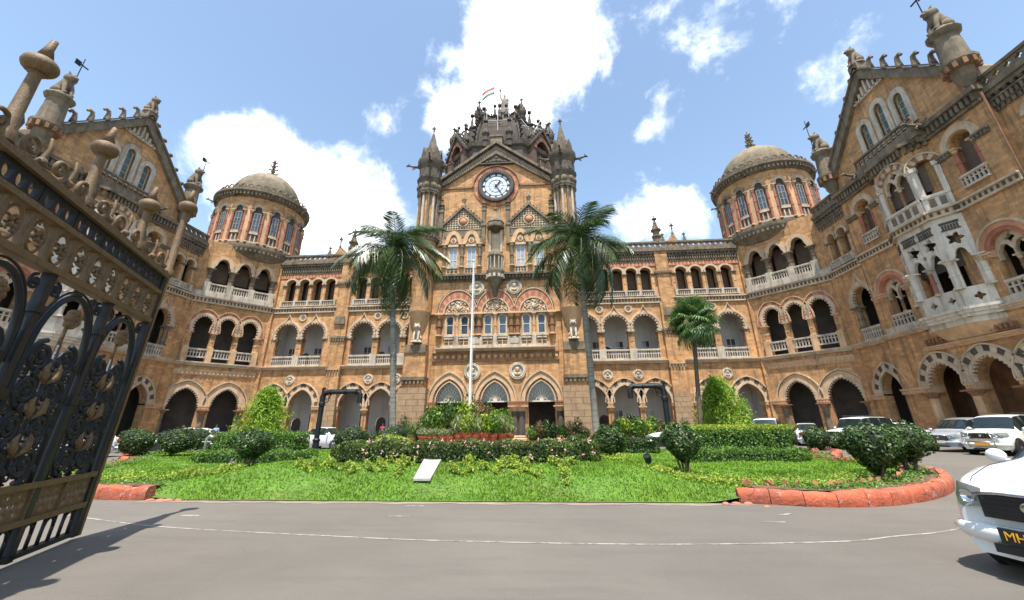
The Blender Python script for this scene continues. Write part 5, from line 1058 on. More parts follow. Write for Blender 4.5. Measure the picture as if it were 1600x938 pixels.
# concrete slab lying on the slope
CONC = mat('pale_concrete', (.36, .345, .32), .85, .12, 3., .2, 40, (.2, .19, .17), .5)
mb = MB(); sl_ = [(1.49, -29.12), (1.93, -29.12), (1.74, -27.28), (1.21, -27.28)]; zs_ = [float(lawn_z(x, y)) for x, y in sl_]; zb = max(zs_[0], zs_[1]); zt = max(zs_[2], zs_[3])
V = [(x, y, (zb if i < 2 else zt)+.05) for i, (x, y) in enumerate(sl_)]+[(x, y, (zb if i < 2 else zt)+.12) for i, (x, y) in enumerate(sl_)]
mb.add(V, [(3, 2, 1, 0), (4, 5, 6, 7), (0, 1, 5, 4), (1, 2, 6, 5), (2, 3, 7, 6), (3, 0, 4, 7)]); o = mb.build('concrete_slab', CONC); tag(o, 'pale grey concrete slab lying on the grass slope', 'slab')
bv = o.modifiers.new('bevel', 'BEVEL'); bv.width = .012; bv.segments = 2
# ------------------------------------------------------------------ plants
LEAF = mat('dark_shrub_leaf', (.040, .085, .016), .45, .2, 1.3, island=.55, island2=(.10, .19, .035), trans=.18, spec=.5)
LEAFB = mat('bright_hedge_leaf', (.085, .19, .022), .5, .2, 1.3, island=.4, island2=(.20, .36, .05), trans=.25, spec=.4)
LEAFY = mat('yellow_green_leaf', (.22, .34, .03), .5, .2, 1.3, island=.4, island2=(.42, .52, .06), trans=.28, spec=.4)
LEAFP = mat('palm_leaflet', (.042, .092, .022), .36, .2, 1.0, island=.5, island2=(.12, .19, .055), trans=.12, spec=.6)
LEAFF = mat('fan_palm_leaf', (.085, .18, .045), .4, .2, 1.0, island=.4, island2=(.20, .32, .10), trans=.15, spec=.6)
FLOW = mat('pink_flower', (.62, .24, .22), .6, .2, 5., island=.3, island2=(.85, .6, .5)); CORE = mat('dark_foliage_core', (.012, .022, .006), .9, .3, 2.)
BARK = mat('brown_bark', (.12, .085, .055), .9, .3, 6., .5, 30); PALMB = mat('grey_palm_trunk', (.24, .22, .19), .85, .18, 1.5, .3, 20, (.14, .125, .105), .5, .6)
overlay(PALMB, lambda c, n, r, m, mu, mp, ck: m(r(n(1., 3, .6, mp(.4, .4, 7.)), .48, .62, 0, .7), c, (.10, .088, .072)))
REDP = mat('red_trunk_paint', (.55, .04, .03), .7, .15, 3.); TERR = mat('terracotta_pot', (.42, .10, .055), .8, .2, 4., .2, 30)
def leaves(P, Nn, size, wid=.5, jit=.9, r=rng, up=0.):
    """leaf-shaped quads at points P facing roughly along Nn"""
    n = len(P); N2 = Nn+r.normal(0, jit, (n, 3)); N2 /= np.linalg.norm(N2, axis=1)[:, None]+1e-9; A = r.normal(0, 1, (n, 3)); A[:, 2] += up; A -= N2*(A*N2).sum(1)[:, None]; A /= np.linalg.norm(A, axis=1)[:, None]+1e-9; Bv = np.cross(N2, A)
    L = (size*r.uniform(.65, 1.25, n))[:, None]; Wd = L*wid; V = np.stack([P-A*L*.5, P+Bv*Wd*.5+A*L*.05+N2*L*.06, P+A*L*.5, P-Bv*Wd*.5+A*L*.05+N2*L*.06], 1); return V.reshape(-1, 3), np.arange(n*4).reshape(-1, 4)
def sph(n, r=rng): d = r.normal(0, 1, (n, 3)); return d/np.linalg.norm(d, axis=1)[:, None]
def lump(d, seed, amp=.12, fr=3.): 
    k = np.random.default_rng(seed).normal(0, 1, (6, 3))*fr; ph = np.random.default_rng(seed+1).uniform(0, 6, 6); return 1+amp*np.sin(d@k.T+ph).sum(1)/2.4
def ball_foliage(seed, n=3000, size=.085, squash=1., amp=.17, taper=0., mat_=None, name='foliage'):
    """unit radius clipped-shrub foliage centred at origin"""
    r = np.random.default_rng(seed); d = sph(n, r); rr = lump(d, seed, amp)*(1-.2*r.random(n)**2+np.where(r.random(n) < .06, r.uniform(.03, .14, n), 0)); P = d*rr[:, None]; 
    if taper: P[:, :2] *= (1-taper*np.clip(-P[:, 2], 0, 1))[:, None]
    P[:, 2] *= squash; return raw_mesh(name, *leaves(P, d, size, .55, .6, r), mat_ or LEAF)
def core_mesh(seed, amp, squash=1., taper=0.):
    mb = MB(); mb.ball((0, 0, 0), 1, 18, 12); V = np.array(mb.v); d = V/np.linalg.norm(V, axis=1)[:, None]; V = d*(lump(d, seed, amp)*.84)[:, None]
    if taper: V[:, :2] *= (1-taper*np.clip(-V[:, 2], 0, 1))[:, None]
    V[:, 2] *= squash; mb.v = [tuple(p) for p in V]; return mb.mesh('shade_core', CORE, smooth=True)  # solid dark core added inside the leaves to block light
_bf = {}
def shrub(name, label, loc, rad_, h, kind='ball', cat='shrub', group=None, seed=0, mat_=None, leaf=.085, n=2600, stem=.3, rot=0.):
    """clipped shrub: foliage, a solid dark core that blocks light, and stems; kind ball or goblet"""
    tp = .55 if kind == 'goblet' else 0.; key = (kind, seed % 4, (mat_ or LEAF).name, round(leaf/rad_, 2))
    if key not in _bf: _bf[key] = (ball_foliage(seed % 4+11, n, leaf/rad_, 1., .17, tp, mat_), core_mesh(seed % 4+11, .17, 1., tp))
    t = thing(name, label, cat, loc, rot, group); zc = stem+(h-stem)/2; sc = (rad_, rad_, (h-stem)/2)
    place('foliage', _bf[key][0], t, (0, 0, zc), 0, sc); place('shade_core', _bf[key][1], t, (0, 0, zc), 0, sc)
    mb = MB(); rr = random.Random(seed)
    for i in range(6 if kind == 'goblet' else 3): a = rr.uniform(0, 6.28); mb.tube([(.08*cos(a), .08*sin(a), -.03), (.12*cos(a), .12*sin(a), stem*.6), (rad_*.45*cos(a), rad_*.45*sin(a), zc)], [.035, .03, .02], 5)
    mb.build('stem', BARK, t); return t
def gz_(x, y): return float(lawn_z(x, y))
for i, (nm, lb, x, y, r_, h, k, sd) in enumerate((
    ('goblet_shrub', 'goblet shaped dark green shrub at the right edge of the grass mound', 8.45, -27.75, .56, 1.22, 'goblet', 1),
    ('goblet_shrub', 'largest goblet shaped shrub at the right end of the garden', 12.85, -28.3, .68, 1.38, 'goblet', 2),
    ('goblet_shrub', 'dark clipped shrub just behind the largest goblet shaped shrub', 14.75, -26.9, .62, 1.32, 'goblet', 3),
    ('round_shrub', 'dense round shrub standing forward of the left hedges', -5.45, -25.4, .68, 1.25, 'goblet', 0),
    ('ball_shrub', 'small clipped ball shrub in front of the white saloon car tail', 17.1, -16.4, .52, 1.2, 'ball', 1),
    ('ball_shrub', 'clipped ball shrub in front of the white sport utility vehicle', 18.6, -16.5, .66, 1.2, 'ball', 2),
    ('ball_shrub', 'loose pale green round shrub at the right end of the flowering hedge', 6.95, -24.9, .56, .98, 'ball', 3),
    ('ball_shrub', 'small dark round shrub left of the right palm trunk', 6.2, -19.2, .5, .9, 'ball', 0),
    ('ball_shrub', 'dark ball shrub beside the left palm near the entrance', -3.9, -9.3, .66, 1.5, 'ball', 1),
    ('ball_shrub', 'leafy round shrub nearest the gate on the left', -15.9, -19.4, .82, 1.4, 'ball', 2),
    ('ball_shrub', 'round shrub right of the white hatchback wheel', -14.0, -19.1, .74, 1.35, 'ball', 3),
    ('ball_shrub', 'round shrub third from the gate on the left', -16.6, -14.9, .85, 1.35, 'ball', 0),
    ('ball_shrub', 'grey green shrub between left hedge and flowering hedge', -5.6, -17.2, .9, 1.35, 'ball', 1),
    ('ball_shrub', 'bushy dark shrub left of the red painted palm foot', -3.3, -17.6, .95, 1.45, 'ball', 2))):
    shrub(nm, lb, (x, y, gz_(x, y)), r_, h, k, 'shrub', 'clipped garden shrubs', sd, leaf=.095 if y < -24 else .11, n=3000 if y < -24 else 1700, stem=.28 if k == 'goblet' else .1, rot=i*.7)
shrub('yellow_shrub', 'loose yellow green shrub left of the left palm foot', (-2.2, -20.5, .25), .9, 1.0, 'ball', 'shrub', None, 2, LEAFY, .13, 1600, .05)
shrub('yellow_shrub', 'low yellow green shrub in the bed behind the largest goblet shrub', (14.6, -26.0, .25), .45, .5, 'ball', 'shrub', None, 3, LEAFY, .10, 1500, .02)
def box_leaves(x0, x1, y0, y1, z0, z1, dens, size, seed, round_=.12):
    r = np.random.default_rng(seed); P = []; Nn = []
    for ax, s_, area in ((2, 1, (x1-x0)*(y1-y0)), (1, -1, (x1-x0)*(z1-z0)), (1, 1, (x1-x0)*(z1-z0)*.5), (0, -1, (y1-y0)*(z1-z0)), (0, 1, (y1-y0)*(z1-z0))):
        n = int(area*dens); q = np.stack([r.uniform(x0, x1, n), r.uniform(y0, y1, n), r.uniform(z0, z1, n)], 1); q[:, ax] = ((x1, y1, z1)[ax] if s_ > 0 else (x0, y0, z0)[ax]) - s_*r.random(n)**2*.12
        nn = np.zeros((n, 3)); nn[:, ax] = s_; P.append(q); Nn.append(nn)
    P = np.concatenate(P); Nn = np.concatenate(Nn); c = np.array([(x0+x1)/2, (y0+y1)/2, (z0+z1)/2]); hf = np.array([(x1-x0)/2, (y1-y0)/2, (z1-z0)/2]); t = (P-c)/hf
    ln = (np.abs(t)**6).sum(1)**(1/6); P = c+(t/np.maximum(ln, 1)[:, None])*hf; P += .05*np.sin(P[:, [1, 2, 0]]*5.3+seed)+.03*np.sin(P[:, [2, 0, 1]]*11+seed); return leaves(P, Nn, size, .55, .6, r)
def bend(V, R_):   # wrap a straight hedge (along x) round a circle of radius R_
    if not R_: return V
    V = V.copy(); a = V[:, 0]/R_; rr = R_+V[:, 1]; V[:, 0] = rr*np.sin(a); V[:, 1] = R_-(R_-(V[:, 1]+R_)*np.cos(a)) - 0; V[:, 1] = rr*np.cos(a)-R_; return V
def hedge(name, label, loc, L, D, H, mat_=LEAFB, dens=420, size=.09, R_=0, rot=0, seed=0, flowers=0, top=None):
    t = thing(name, label, 'hedge', loc, rot); V, Fq = box_leaves(-L/2, L/2, -D/2, D/2, 0.02, H, dens, size, seed)
    place('foliage', raw_mesh('foliage', bend(V, R_), Fq, mat_), t)
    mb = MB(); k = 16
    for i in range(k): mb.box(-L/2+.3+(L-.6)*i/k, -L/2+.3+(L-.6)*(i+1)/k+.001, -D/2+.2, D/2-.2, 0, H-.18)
    mb.v = [tuple(p) for p in bend(np.array(mb.v), R_)]; mb.build('shade_core', CORE, t)  # solid dark core added inside the hedge, shades the gaps between leaves
    if top:
        r = np.random.default_rng(seed+5); n = int(L*D*520); P = np.stack([r.uniform(-L/2, L/2, n), r.uniform(-D/2, D/2, n), H+r.uniform(-.03, .20, n)*(1-np.abs(r.uniform(-1, 1, n))**3)], 1); V, Fq = leaves(P, np.tile((0, 0, 1.), (n, 1)), size, .5, .8, r); place('new_growth', raw_mesh('new_growth', bend(V, R_), Fq, top), t)
    if flowers:
        r = np.random.default_rng(seed+9); n = flowers*5; c = np.stack([r.uniform(-L/2, L/2, flowers), np.where(r.random(flowers) < .6, -D/2-.03, r.uniform(-D/2, D/2, flowers)), r.uniform(.15, H+.05, flowers)], 1); c[:, 2] = np.where(c[:, 1] > -D/2, H+.04, c[:, 2]); P = np.repeat(c, 5, 0)+r.normal(0, .022, (n, 3)); V, Fq = leaves(P, np.tile((0, -1., .6), (n, 1)), .045, .9, .5, r); o = place('flowers', raw_mesh('flowers', bend(V, R_), Fq, FLOW), t); tag(o, kind='stuff')
    return t
hedge('flowering_hedge', 'long clipped hedge with pink flowers along the crest of the mound', (2.35, -26.9, .5), 8.0, 1.1, .62, mat('flowering_hedge_leaf', (.07, .13, .025), .5, .2, 1.3, island=.55, island2=(.22, .28, .06), trans=.22), 900, .085, seed=1, flowers=45)
hedge('low_hedge', 'low trimmed green hedge curving across the left lawn', (-7.1, -22.9, .18), 5.2, .9, .5, LEAFB, 620, .08, -14., seed=2)
hedge('tall_hedge', 'taller square trimmed hedge behind the low hedge on the left', (-9.9, -18.4, .15), 4.6, 1.5, 1.0, LEAFB, 420, .10, seed=3, top=LEAFB)
hedge('low_hedge', 'low trimmed hedge curving in front of the round hedge on the right', (12.4, -22.2, .18), 4.6, .8, .46, LEAFB, 620, .08, 9., seed=4)
hedge('drum_hedge', 'thick rounded hedge with pale new growth on top on the right', (13.9, -17.4, .15), 5.0, 3.2, 1.15, LEAFB, 380, .10, seed=5, top=LEAFY)
hedge('clipped_hedge', 'narrow dark hedge between the cars and the right lawn', (8.6, -17.6, .15), 3.6, .9, .75, LEAF, 420, .10, seed=6)
hedge('clipped_hedge', 'dark hedge behind the round shrubs on the left', (-12.6, -16.0, .15), 4.0, .9, .95, LEAF, 400, .10, seed=7)
# planted letters and bedding: small clumps
CL = [[(2.38, -27.73), (2.66, -27.73), (2.73, -28.07)], [(2.23, -28.29), (2.41, -28.61), (2.55, -28.7)], [(2.63, -28.75), (2.87, -28.45)], [(3.03, -28.29), (3.32, -28.45)], [(3.5, -28.7), (3.53, -27.96), (3.81, -27.55), (4.08, -28.7)], [(3.57, -28.13), (3.86, -28.13)], [(4.24, -27.6), (4.25, -28.45), (4.66, -28.84)], [(4.9, -27.7), (5.19, -28.07), (5.57, -27.7)], [(5.19, -28.07), (5.2, -28.69), (5.26, -29.16)],
      [(-2.22, -28.06), (-1.89, -27.87), (-1.34, -27.74)], [(-1.58, -28.52), (-1.87, -28.06)], [(-1.3, -28.06), (-.81, -28.23), (-.31, -28.29), (-.3, -28.73)], [(-.22, -27.93), (.16, -28.52)], [(.06, -27.68), (.49, -28.51)], [(.28, -27.6), (.99, -27.6), (.82, -28.17), (1.02, -28.83)]]
names = ['broken curve', 'lower left stroke', 'short rising stroke', 'dash', 'A shape', 'cross bar', 'L shape', 'V shape', 'stem under the V']
lab = ['planted yellow green stroke, upper part of the first right hand letter', 'planted yellow green stroke, lower left of the first right hand letter', 'planted yellow green stroke, lower right of the first right hand letter', 'small sparse clump planted between the first letter and the A',
       'yellow green plants set out as a letter A on the slope', 'yellow green cross bar inside the planted letter A', 'yellow green plants set out as a letter L on the slope', 'yellow green plants forming the arms of a letter Y', 'yellow green plants forming the stem of the letter Y',
       'long yellow green planted row at the far left of the slope', 'small yellow green clump below the far left planted row', 'yellow green planted zigzag left of the concrete slab', 'short yellow green planted stroke, third from the concrete slab', 'short yellow green planted stroke, second from the concrete slab', 'yellow green planted stroke just left of the concrete slab']
for k, (st_, lb) in enumerate(zip(CL, lab)):
    t = thing('letter_planting', lb, 'plants', (st_[0][0], st_[0][1], 0), 0, 'planted letters on the grass slope'); r = np.random.default_rng(50+k); P = []
    for a, b in zip(st_, st_[1:]):
        n = int(math.dist(a, b)*420); q = r.random(n)[:, None]; c = np.array(a)*(1-q)+np.array(b)*q+r.normal(0, .055, (n, 2)); clump = .6+.4*np.sin(c[:, 0]*14+c[:, 1]*11); P.append(np.stack([c[:, 0]-st_[0][0], c[:, 1]-st_[0][1], lawn_z(c[:, 0], c[:, 1])+r.uniform(.08, .26, n)*clump], 1))
    P = np.concatenate(P); place('foliage', raw_mesh('foliage', *leaves(P, np.tile((0, -.3, 1.), (len(P), 1)), .075, .55, .7, r), LEAFY), t)
def bedding(label, pts, spread, n, mat_, seed, size=.07, hmax=.18):
    r = np.random.default_rng(seed); A = np.array(pts); q = r.random(n)*(len(A)-1.001); i = q.astype(int); f = (q-i)[:, None]; c = A[i]*(1-f)+A[i+1]*f+r.normal(0, spread, (n, 2)); cl = np.clip(.55+.45*np.sin(c[:, 0]*4.1+seed)*np.sin(c[:, 1]*3.7), .1, 1)
    P = np.stack([c[:, 0], c[:, 1], lawn_z(c[:, 0], c[:, 1])+.04+r.uniform(0, hmax, n)*cl], 1); tag(place('bedding_plants', raw_mesh('bedding_plants', *leaves(P, np.tile((0, -.3, 1.), (n, 1)), size, .5, .8, r), mat_)), label, 'plants', kind='stuff')
bedding('low green bedding plants inside the right kerb', offs([OUT[i] for i in iR], .75)[2:46], .2, 5200, LEAFB, 70)
bedding('yellowish bedding plants along the edge of the right lawn', [(7.6, -27.6), (8.6, -28.7), (10.0, -29.0), (11.6, -28.7), (13.0, -27.6)], .22, 3200, LEAFY, 71)
bedding('low green bedding plants inside the left kerb', offs(iL, .8), .22, 6000, LEAFB, 72)
bedding('yellow green bedding plants in front of the left lawn', [(-9.5, -28.0), (-7.5, -28.8), (-5.5, -28.4), (-4.4, -27.6)], .25, 3000, LEAFY, 73, .08, .25)
bedding('pale fallen leaves and low plants at the right end of the flowering hedge', [(5.6, -25.7), (6.6, -25.9), (7.4, -25.5)], .2, 900, LEAFY, 74)
# golden conifers
def conifer(label, loc, h, w, seed, z0=.10):
    t = thing('golden_conifer', label, 'tree', loc); r = np.random.default_rng(seed); mb = MB(); mb.tube([(0, 0, -.05), (0.03, 0, h*.4), (0, 0, h*.92)], [.11, .07, .02], 7); P = []; Nn = []; U = []
    nb_ = 150
    for i in range(nb_):
        z = h*(z0+(.96-z0)*(i/nb_)**.95); R0 = w*.66*(1-(z/h)**1.5)*r.uniform(.6, 1.15)+.14; a = i*2.399+r.normal(0, .3); e = np.array([R0*cos(a), R0*sin(a), z+R0*.25+r.normal(0, .1)]); s0 = np.array([0, 0, z-.15*h*.3])
        if i % 6 == 0: mb.tube([tuple(s0), tuple((s0+e)/2), tuple(e)], [.035, .025, .012], 4)
        n = 52; q = r.beta(2.2, 1, n)[:, None]; c = s0*(1-q)+e*q+r.normal(0, .13+.10*q, (n, 3)); P.append(c); Nn.append(np.tile(e/np.linalg.norm(e), (n, 1)))
    mb.build('trunk', BARK, t, smooth=True); P = np.concatenate(P); Nn = np.concatenate(Nn); place('crown', raw_mesh('crown', *leaves(P, Nn, .30, .22, .8, r, up=1.3), LEAFY2), t); return t
LEAFY2 = mat('golden_conifer_leaf', (.21, .40, .032), .55, .2, .8, island=.2, island2=(.38, .56, .06), trans=.32, spec=.3)
conifer('bright yellow green feathery conifer on the left', (-15.0, -11.2, .1), 4.0, 2.7, 5); conifer('bright yellow green feathery conifer on the right beside the fan palm', (16.7, -9.9, .1), 4.4, 3.2, 6)
t = conifer('bright green drooping tree at the right edge beyond the taxi', (25.15, -22.6, 0), 5.6, 2.0, 9, .5)
# royal palms
def frond_mesh(seed, L=3.6, droop=1.0):
    """one feather frond along +X: rachis with two rows of hanging leaflets"""
    r = np.random.default_rng(seed); n = 46; t = np.linspace(0, 1, n); x = L*(t-.18*t**3*droop); z = L*(.42*t-.92*droop*t**2.2); C_ = np.stack([x, np.zeros(n), z], 1); V = []; Fq = []
    T = np.gradient(C_, axis=0); T /= np.linalg.norm(T, axis=1)[:, None]
    for s_ in (-1, 1):
        for i in range(4, n):
            for rep in range(2):
                ll = L*.30*(math.sin(pi*min(1, .16+.80*t[i]))**.6)*r.uniform(.8, 1.15); base = C_[i]+T[i]*r.uniform(-.04, .04); d = np.array([0, s_*1.0, 0])+T[i]*.75+np.array([0, 0, r.uniform(-.7, .6) if rep else r.uniform(-.15, .35)]); d /= np.linalg.norm(d); tip = base+d*ll+np.array([0, 0, -ll*.75*r.uniform(.6, 1.4)]); mid = base+d*ll*.55+np.array([0, 0, -ll*.10]); wv = np.cross(d, (0, 0, 1.)); wv /= np.linalg.norm(wv)+1e-9; wv *= .021
                b = len(V); V += [base-wv*.5, base+wv*.5, mid+wv, mid-wv, tip]; Fq += [(b, b+1, b+2, b+3), (b+3, b+2, b+4, b+4)]
    mb = MB(); mb.tube([tuple(p) for p in C_[::3]], [.05*(1-.85*q) for q in t[::3]], 5, 1); b = len(mb.v); mb.add(V, [f if f[2] != f[3] else f[:3] for f in Fq], 0); return mb.mesh('frond', [LEAFP, mat('palm_rachis', (.10, .14, .04), .5, .2, 3.)], fix=False)
FRD_ = [frond_mesh(i, 3.9, d) for i, d in enumerate((.75, 1.0, 1.25, .9))]
def royal_palm(label, base, top, h, seed):
    t = thing('royal_palm', label, 'palm tree', base, 0, 'royal palms in front of the entrance'); dx, dy = top; mb = MB(); pth = [(dx*q**1.3, dy*q, h*q) for q in (0, .05, .1, .25, .45, .65, .85, 1)]
    mb.tube(pth, [.30, .26, .23, .21, .22, .21, .18, .15], 14); mb.build('trunk', PALMB, t, smooth=True); mb = MB(); mb.tube([(0, 0, -.02), (0, 0, .5), (dx*.012, 0, .95)], [.32, .275, .25], 14); mb.build('painted_foot', REDP, t, smooth=True)
    mb = MB(); mb.tube([(dx, dy, h-.1), (dx, dy, h+.8), (dx, dy, h+1.5)], [.20, .20, .09], 10); mb.build('crown_shaft', LEAFB, t, smooth=True); r = random.Random(seed)
    for i in range(30):
        a = i*2.399+r.uniform(-.2, .2); q = i/29; el = rad(72-120*q+r.uniform(-8, 8)); o = place('frond', FRD_[r.randrange(4)], t, (dx, dy, h+1.45-.5*q)); o.rotation_euler = (r.uniform(-.3, .3), -el, a); o.scale = (1.08-.12*(1-q)*r.random(),)*3
    o = MB(); o.tube([(dx, dy, h+1.3), (dx+.1, dy, h+3.4)], [.06, .015], 5); o.build('spear_leaf', LEAFB, t)
    return t
royal_palm('royal palm left of the entrance, trunk leaning slightly left', (-5.3, -12, .0), (-1.25, 0), 12.6, 3); royal_palm('royal palm right of the entrance with a pale grey trunk', (8.0, -12, .0), (-.3, 0), 12.5, 8)
# fan palm
def fan_leaf(seed):
    r = np.random.default_rng(seed); V = []; Fq = []; mb = MB(); mb.tube([(0, 0, 0), (.5, 0, .12), (1.0, 0, .12)], [.03, .022, .015], 5, 1); c = np.array([1.0, 0, .12])
    for i in range(26):
        a = rad(-140+280*i/25); L = .95*(.75+.25*cos(a*.6))*r.uniform(.92, 1.06); d = np.array([cos(a), sin(a), .10]); w = np.array([-sin(a), cos(a), 0])*.052; m_ = c+d*L*.62+np.array([0, 0, .03*(i % 2)]); tip = c+d*L+np.array([0, 0, -.38*L]); b = len(V); V += [c, m_-w, m_+w, tip]; Fq += [(b, b+1, b+2), (b+1, b+3, b+2)]
    mb.add(V, Fq, 0); return mb.mesh('fan_leaf', [LEAFF, LEAFB], fix=False)
FANS = [fan_leaf(i) for i in range(3)]
FP = thing('fan_palm', 'fan palm with a slender dark trunk in front of the right wing', 'palm tree', (14.3, -12, 0)); mb = MB(); mb.tube([(0, 0, -.02), (.25, 0, 2), (.5, 0, 5), (.8, 0, 7.9)], [.19, .15, .13, .13], 9); mb.build('trunk', BARK, FP, smooth=True)
rr = random.Random(4)
for i in range(66): q = i/65; a = i*2.399+rr.uniform(-.2, .2); el = rad(78-140*q+rr.uniform(-10, 10)); o = place('fan_leaf', FANS[i % 3], FP, (.8, 0, 8.25-.4*q)); o.rotation_euler = (rr.uniform(-.5, .5), -el, a); o.scale = (rr.uniform(.85, 1.08),)*3
# potted plants
def pot_mesh(): mb = MB(); mb.lathe([(.13, 0), (.2, .30), (.23, .30), (.23, .37), (.19, .37), (.18, .32)], 14); mb.lathe([(0, .33), (.19, .33)], 12, cap=False, m=1); return mb.mesh('pot', [TERR, SOIL], smooth=40)
POT = pot_mesh()
def spray(seed, n, h, w, size, wid, mat_, up=1.5):
    r = np.random.default_rng(seed); d = sph(n, r); P = np.stack([d[:, 0]*w*r.random(n)**.5, d[:, 1]*w*r.random(n)**.5, .38+h*(.5+.5*d[:, 2]*r.random(n)**.4)], 1); return raw_mesh('foliage', *leaves(P, d, size, wid, .8, r, up=up), mat_)
VARI = mat('variegated_leaf', (.20, .27, .08), .5, .2, 1.5, island=.4, island2=(.42, .44, .20), trans=.2); REDL = mat('reddish_leaf', (.16, .09, .045), .5, .3, 1.5, island=.5, island2=(.26, .18, .06), trans=.2)
SPR = [('bright leafy', spray(1, 420, 1.1, .55, .17, .5, LEAFB)), ('tall dark green', spray(2, 420, 1.6, .5, .22, .28, LEAF)), ('grassy yellow', spray(3, 420, .9, .45, .34, .10, VARI, 3.)), ('reddish brown', spray(4, 320, 1.2, .45, .24, .22, REDL)), ('low variegated', spray(5, 300, .45, .32, .22, .16, VARI, 2.)), ('yellow green', spray(6, 420, 1.0, .5, .17, .45, LEAFY))]
def potted(k, loc, label, sc=1., group='potted plants around the flagpole'):
    t = thing('potted_plant', label, 'plant', loc, random.uniform(0, 6), group); place('pot', POT, t, None, 0, sc); place('foliage', SPR[k][1], t, None, 0, sc); return t
# round planting platform at the flagpole
PLAT = MB(); PLAT.lathe([(3.3, 0), (3.3, .42), (3.2, .5), (2.9, .5)], 40, (0.1, -13.4, .12)); PL = PLAT.build('planting_platform', mat('pinkish_masonry', (.50, .33, .25), .85, .15, 2., .3, 30)); tag(PL, 'low round masonry platform carrying pots around the white flagpole', 'platform')
orders = ['first', 'second', 'third', 'fourth', 'fifth', 'sixth', 'seventh', 'eighth', 'ninth', 'tenth', 'eleventh', 'twelfth', 'thirteenth', 'fourteenth', 'fifteenth', 'sixteenth']
for i in range(13):
    x = -2.7+.45*i; k = 4 if i < 6 else (2, 5, 2, 5, 0, 2, 4)[i-6]; y = -13.4-math.sqrt(max(.1, 2.95**2-(x-.1)**2))
    potted(k, (x, y, .62), f'{SPR[k][0]} potted plant in the front row of the round platform, {orders[i]} from the left', 1.15 if i > 5 else .95)
for i in range(9):
    x = -2.2+.55*i; k = (0, 0, 1, 0, 5, 3, 3, 5, 0)[i]; y = -13.9+.25*(i % 2); potted(k, (x, y, .62), f'{SPR[k][0]} plant in the middle row of the round platform, {orders[i]} from the left', (1.45, 1.5, 1.35, 1.6, 1.7, 1.55, 1.4, 1.4, 1.3)[i])
for i in range(6):
    x = -1.4+.6*i; k = (1, 0, 1, 3, 1, 0)[i]; potted(k, (x, -12.6, .62), f'{SPR[k][0]} plant at the back of the round platform, {orders[i]} from the left', (1.2, 1.35, 1.5, 1.5, 1.25, 1.1)[i])
for i in range(9):
    x = 3.6+.62*i; k = (0, 3, 1, 1, 0, 3, 1, 0, 4)[i]; potted(k, (x, -5.2+.3*(i % 2), 0), f'{SPR[k][0]} potted plant in the row right of the entrance, {orders[i]} from the left', (1.0, 1.2, 1., .9, 1.1, 1.2, 1.1, .9, .9)[i], 'potted plants beside the entrance')
for i in range(10):
    x = 10.0+.55*i; k = (0, 5, 1, 0, 5, 0, 3, 0, 5, 1)[i]; potted(k, (x, -7.4+.25*(i % 3), 0), f'{SPR[k][0]} potted plant in front of the right wing arches, {orders[i]} from the left', (1.3, 1.5, 1.2, 1.4, 1.3, 1.45, 1.2, 1.2, 1.1, 1.)[i], 'potted plants before the right wing')
for i, x in enumerate((-7.9, -7.0, -6.2)): potted((1, 0, 1)[i], (x, -2.2, 0), f'dark leafy potted plant against the left stone pier, {orders[i]} from the left', 1.25, 'potted plants by the left pier')
# ------------------------------------------------------------------ flagpole, water cranes, garden lights, people
WPNT = mat('white_pole_paint', (.72, .71, .70), .5, .06, 4.)
t = thing('flagpole', 'tall slim white flagpole rising from the round plant platform', 'flagpole', (0.1, -13.9, .6)); mb = MB(); mb.tube([(0, 0, 0), (0, 0, 3), (0, 0, 11.75)], [.10, .08, .045], 10); mb.build('pole', WPNT, t, smooth=40); mb = MB(); mb.ball((0, 0, 11.82), .09, 10, 8); mb.build('cap', WPNT, t, smooth=True); mb = MB(); mb.lathe([(.26, -.08), (.26, .12), (.14, .18), (.14, .4), (.11, .45)], 14); mb.build('base', WPNT, t, smooth=40); mb = MB(); mb.tube([(.12, -.03, .5), (.10, -.02, 11.6)], .012, 4); mb.build('halyard', WPNT, t)
def water_crane(label, loc, d, h, L):
    t = thing('water_crane', label, 'water crane', loc, 0, 'black locomotive water cranes'); mb = MB(); mb.lathe([(.34, 0), (.34, .12), (.22, .2), (.20, .6), (.24, .65), (.24, .72), (.17, .8), (.165, h-.9), (.22, h-.86), (.22, h-.7), (.18, h-.66), (.17, h-.2)], 16); mb.build('column', IRON, t, smooth=40)
    mb = MB(); mb.tube([(0, 0, h-.6), (0, 0, h-.25), (d*.12, 0, h-.05), (d*.4, 0, h), (d*L*.9, 0, h), (d*(L-.08), 0, h-.04), (d*L, 0, h-.22), (d*L, 0, h-.75)], [.15, .16, .17, .15, .14, .16, .17, .18], 12); mb.build('arm', IRON, t, smooth=40)
    for x in (.5, L*.6, L*.88): M = Matrix.Translation((d*x, 0, h)) @ Matrix.Rotation(rad(90), 4, 'Y'); mb = MB(); mb.lathe([(.20, -.05), (.20, .05)], 14, M=M); mb.build('flange', IRON, t, smooth=40)
    mb = MB(); mb.tube([(-d*.05, 0, h-.2), (-d*.05, 0, h+.22)], .08, 8); mb.lathe([(.13, h+.2), (.13, h+.28), (.04, h+.36)], 10); mb.build('valve', IRON, t, smooth=40); mb = MB(); mb.tube([(0, .02, h+.16), (d*L*.5, .02, h+.18), (d*L, .02, h+.14)], .025, 6); mb.build('tie_rod', IRON, t)
    mb = MB(); mb.tube([(d*.1, 0, h-.75), (d*.42, 0, h-.6), (d*.55, 0, h-.15)], .03, 6); mb.tube([(d*(.30+.14*cos(a)), 0, h-.32+.14*sin(a)) for a in [2*pi*i/12 for i in range(12)]], .025, 5, closed=True); mb.build('bracket', IRON, t); return t
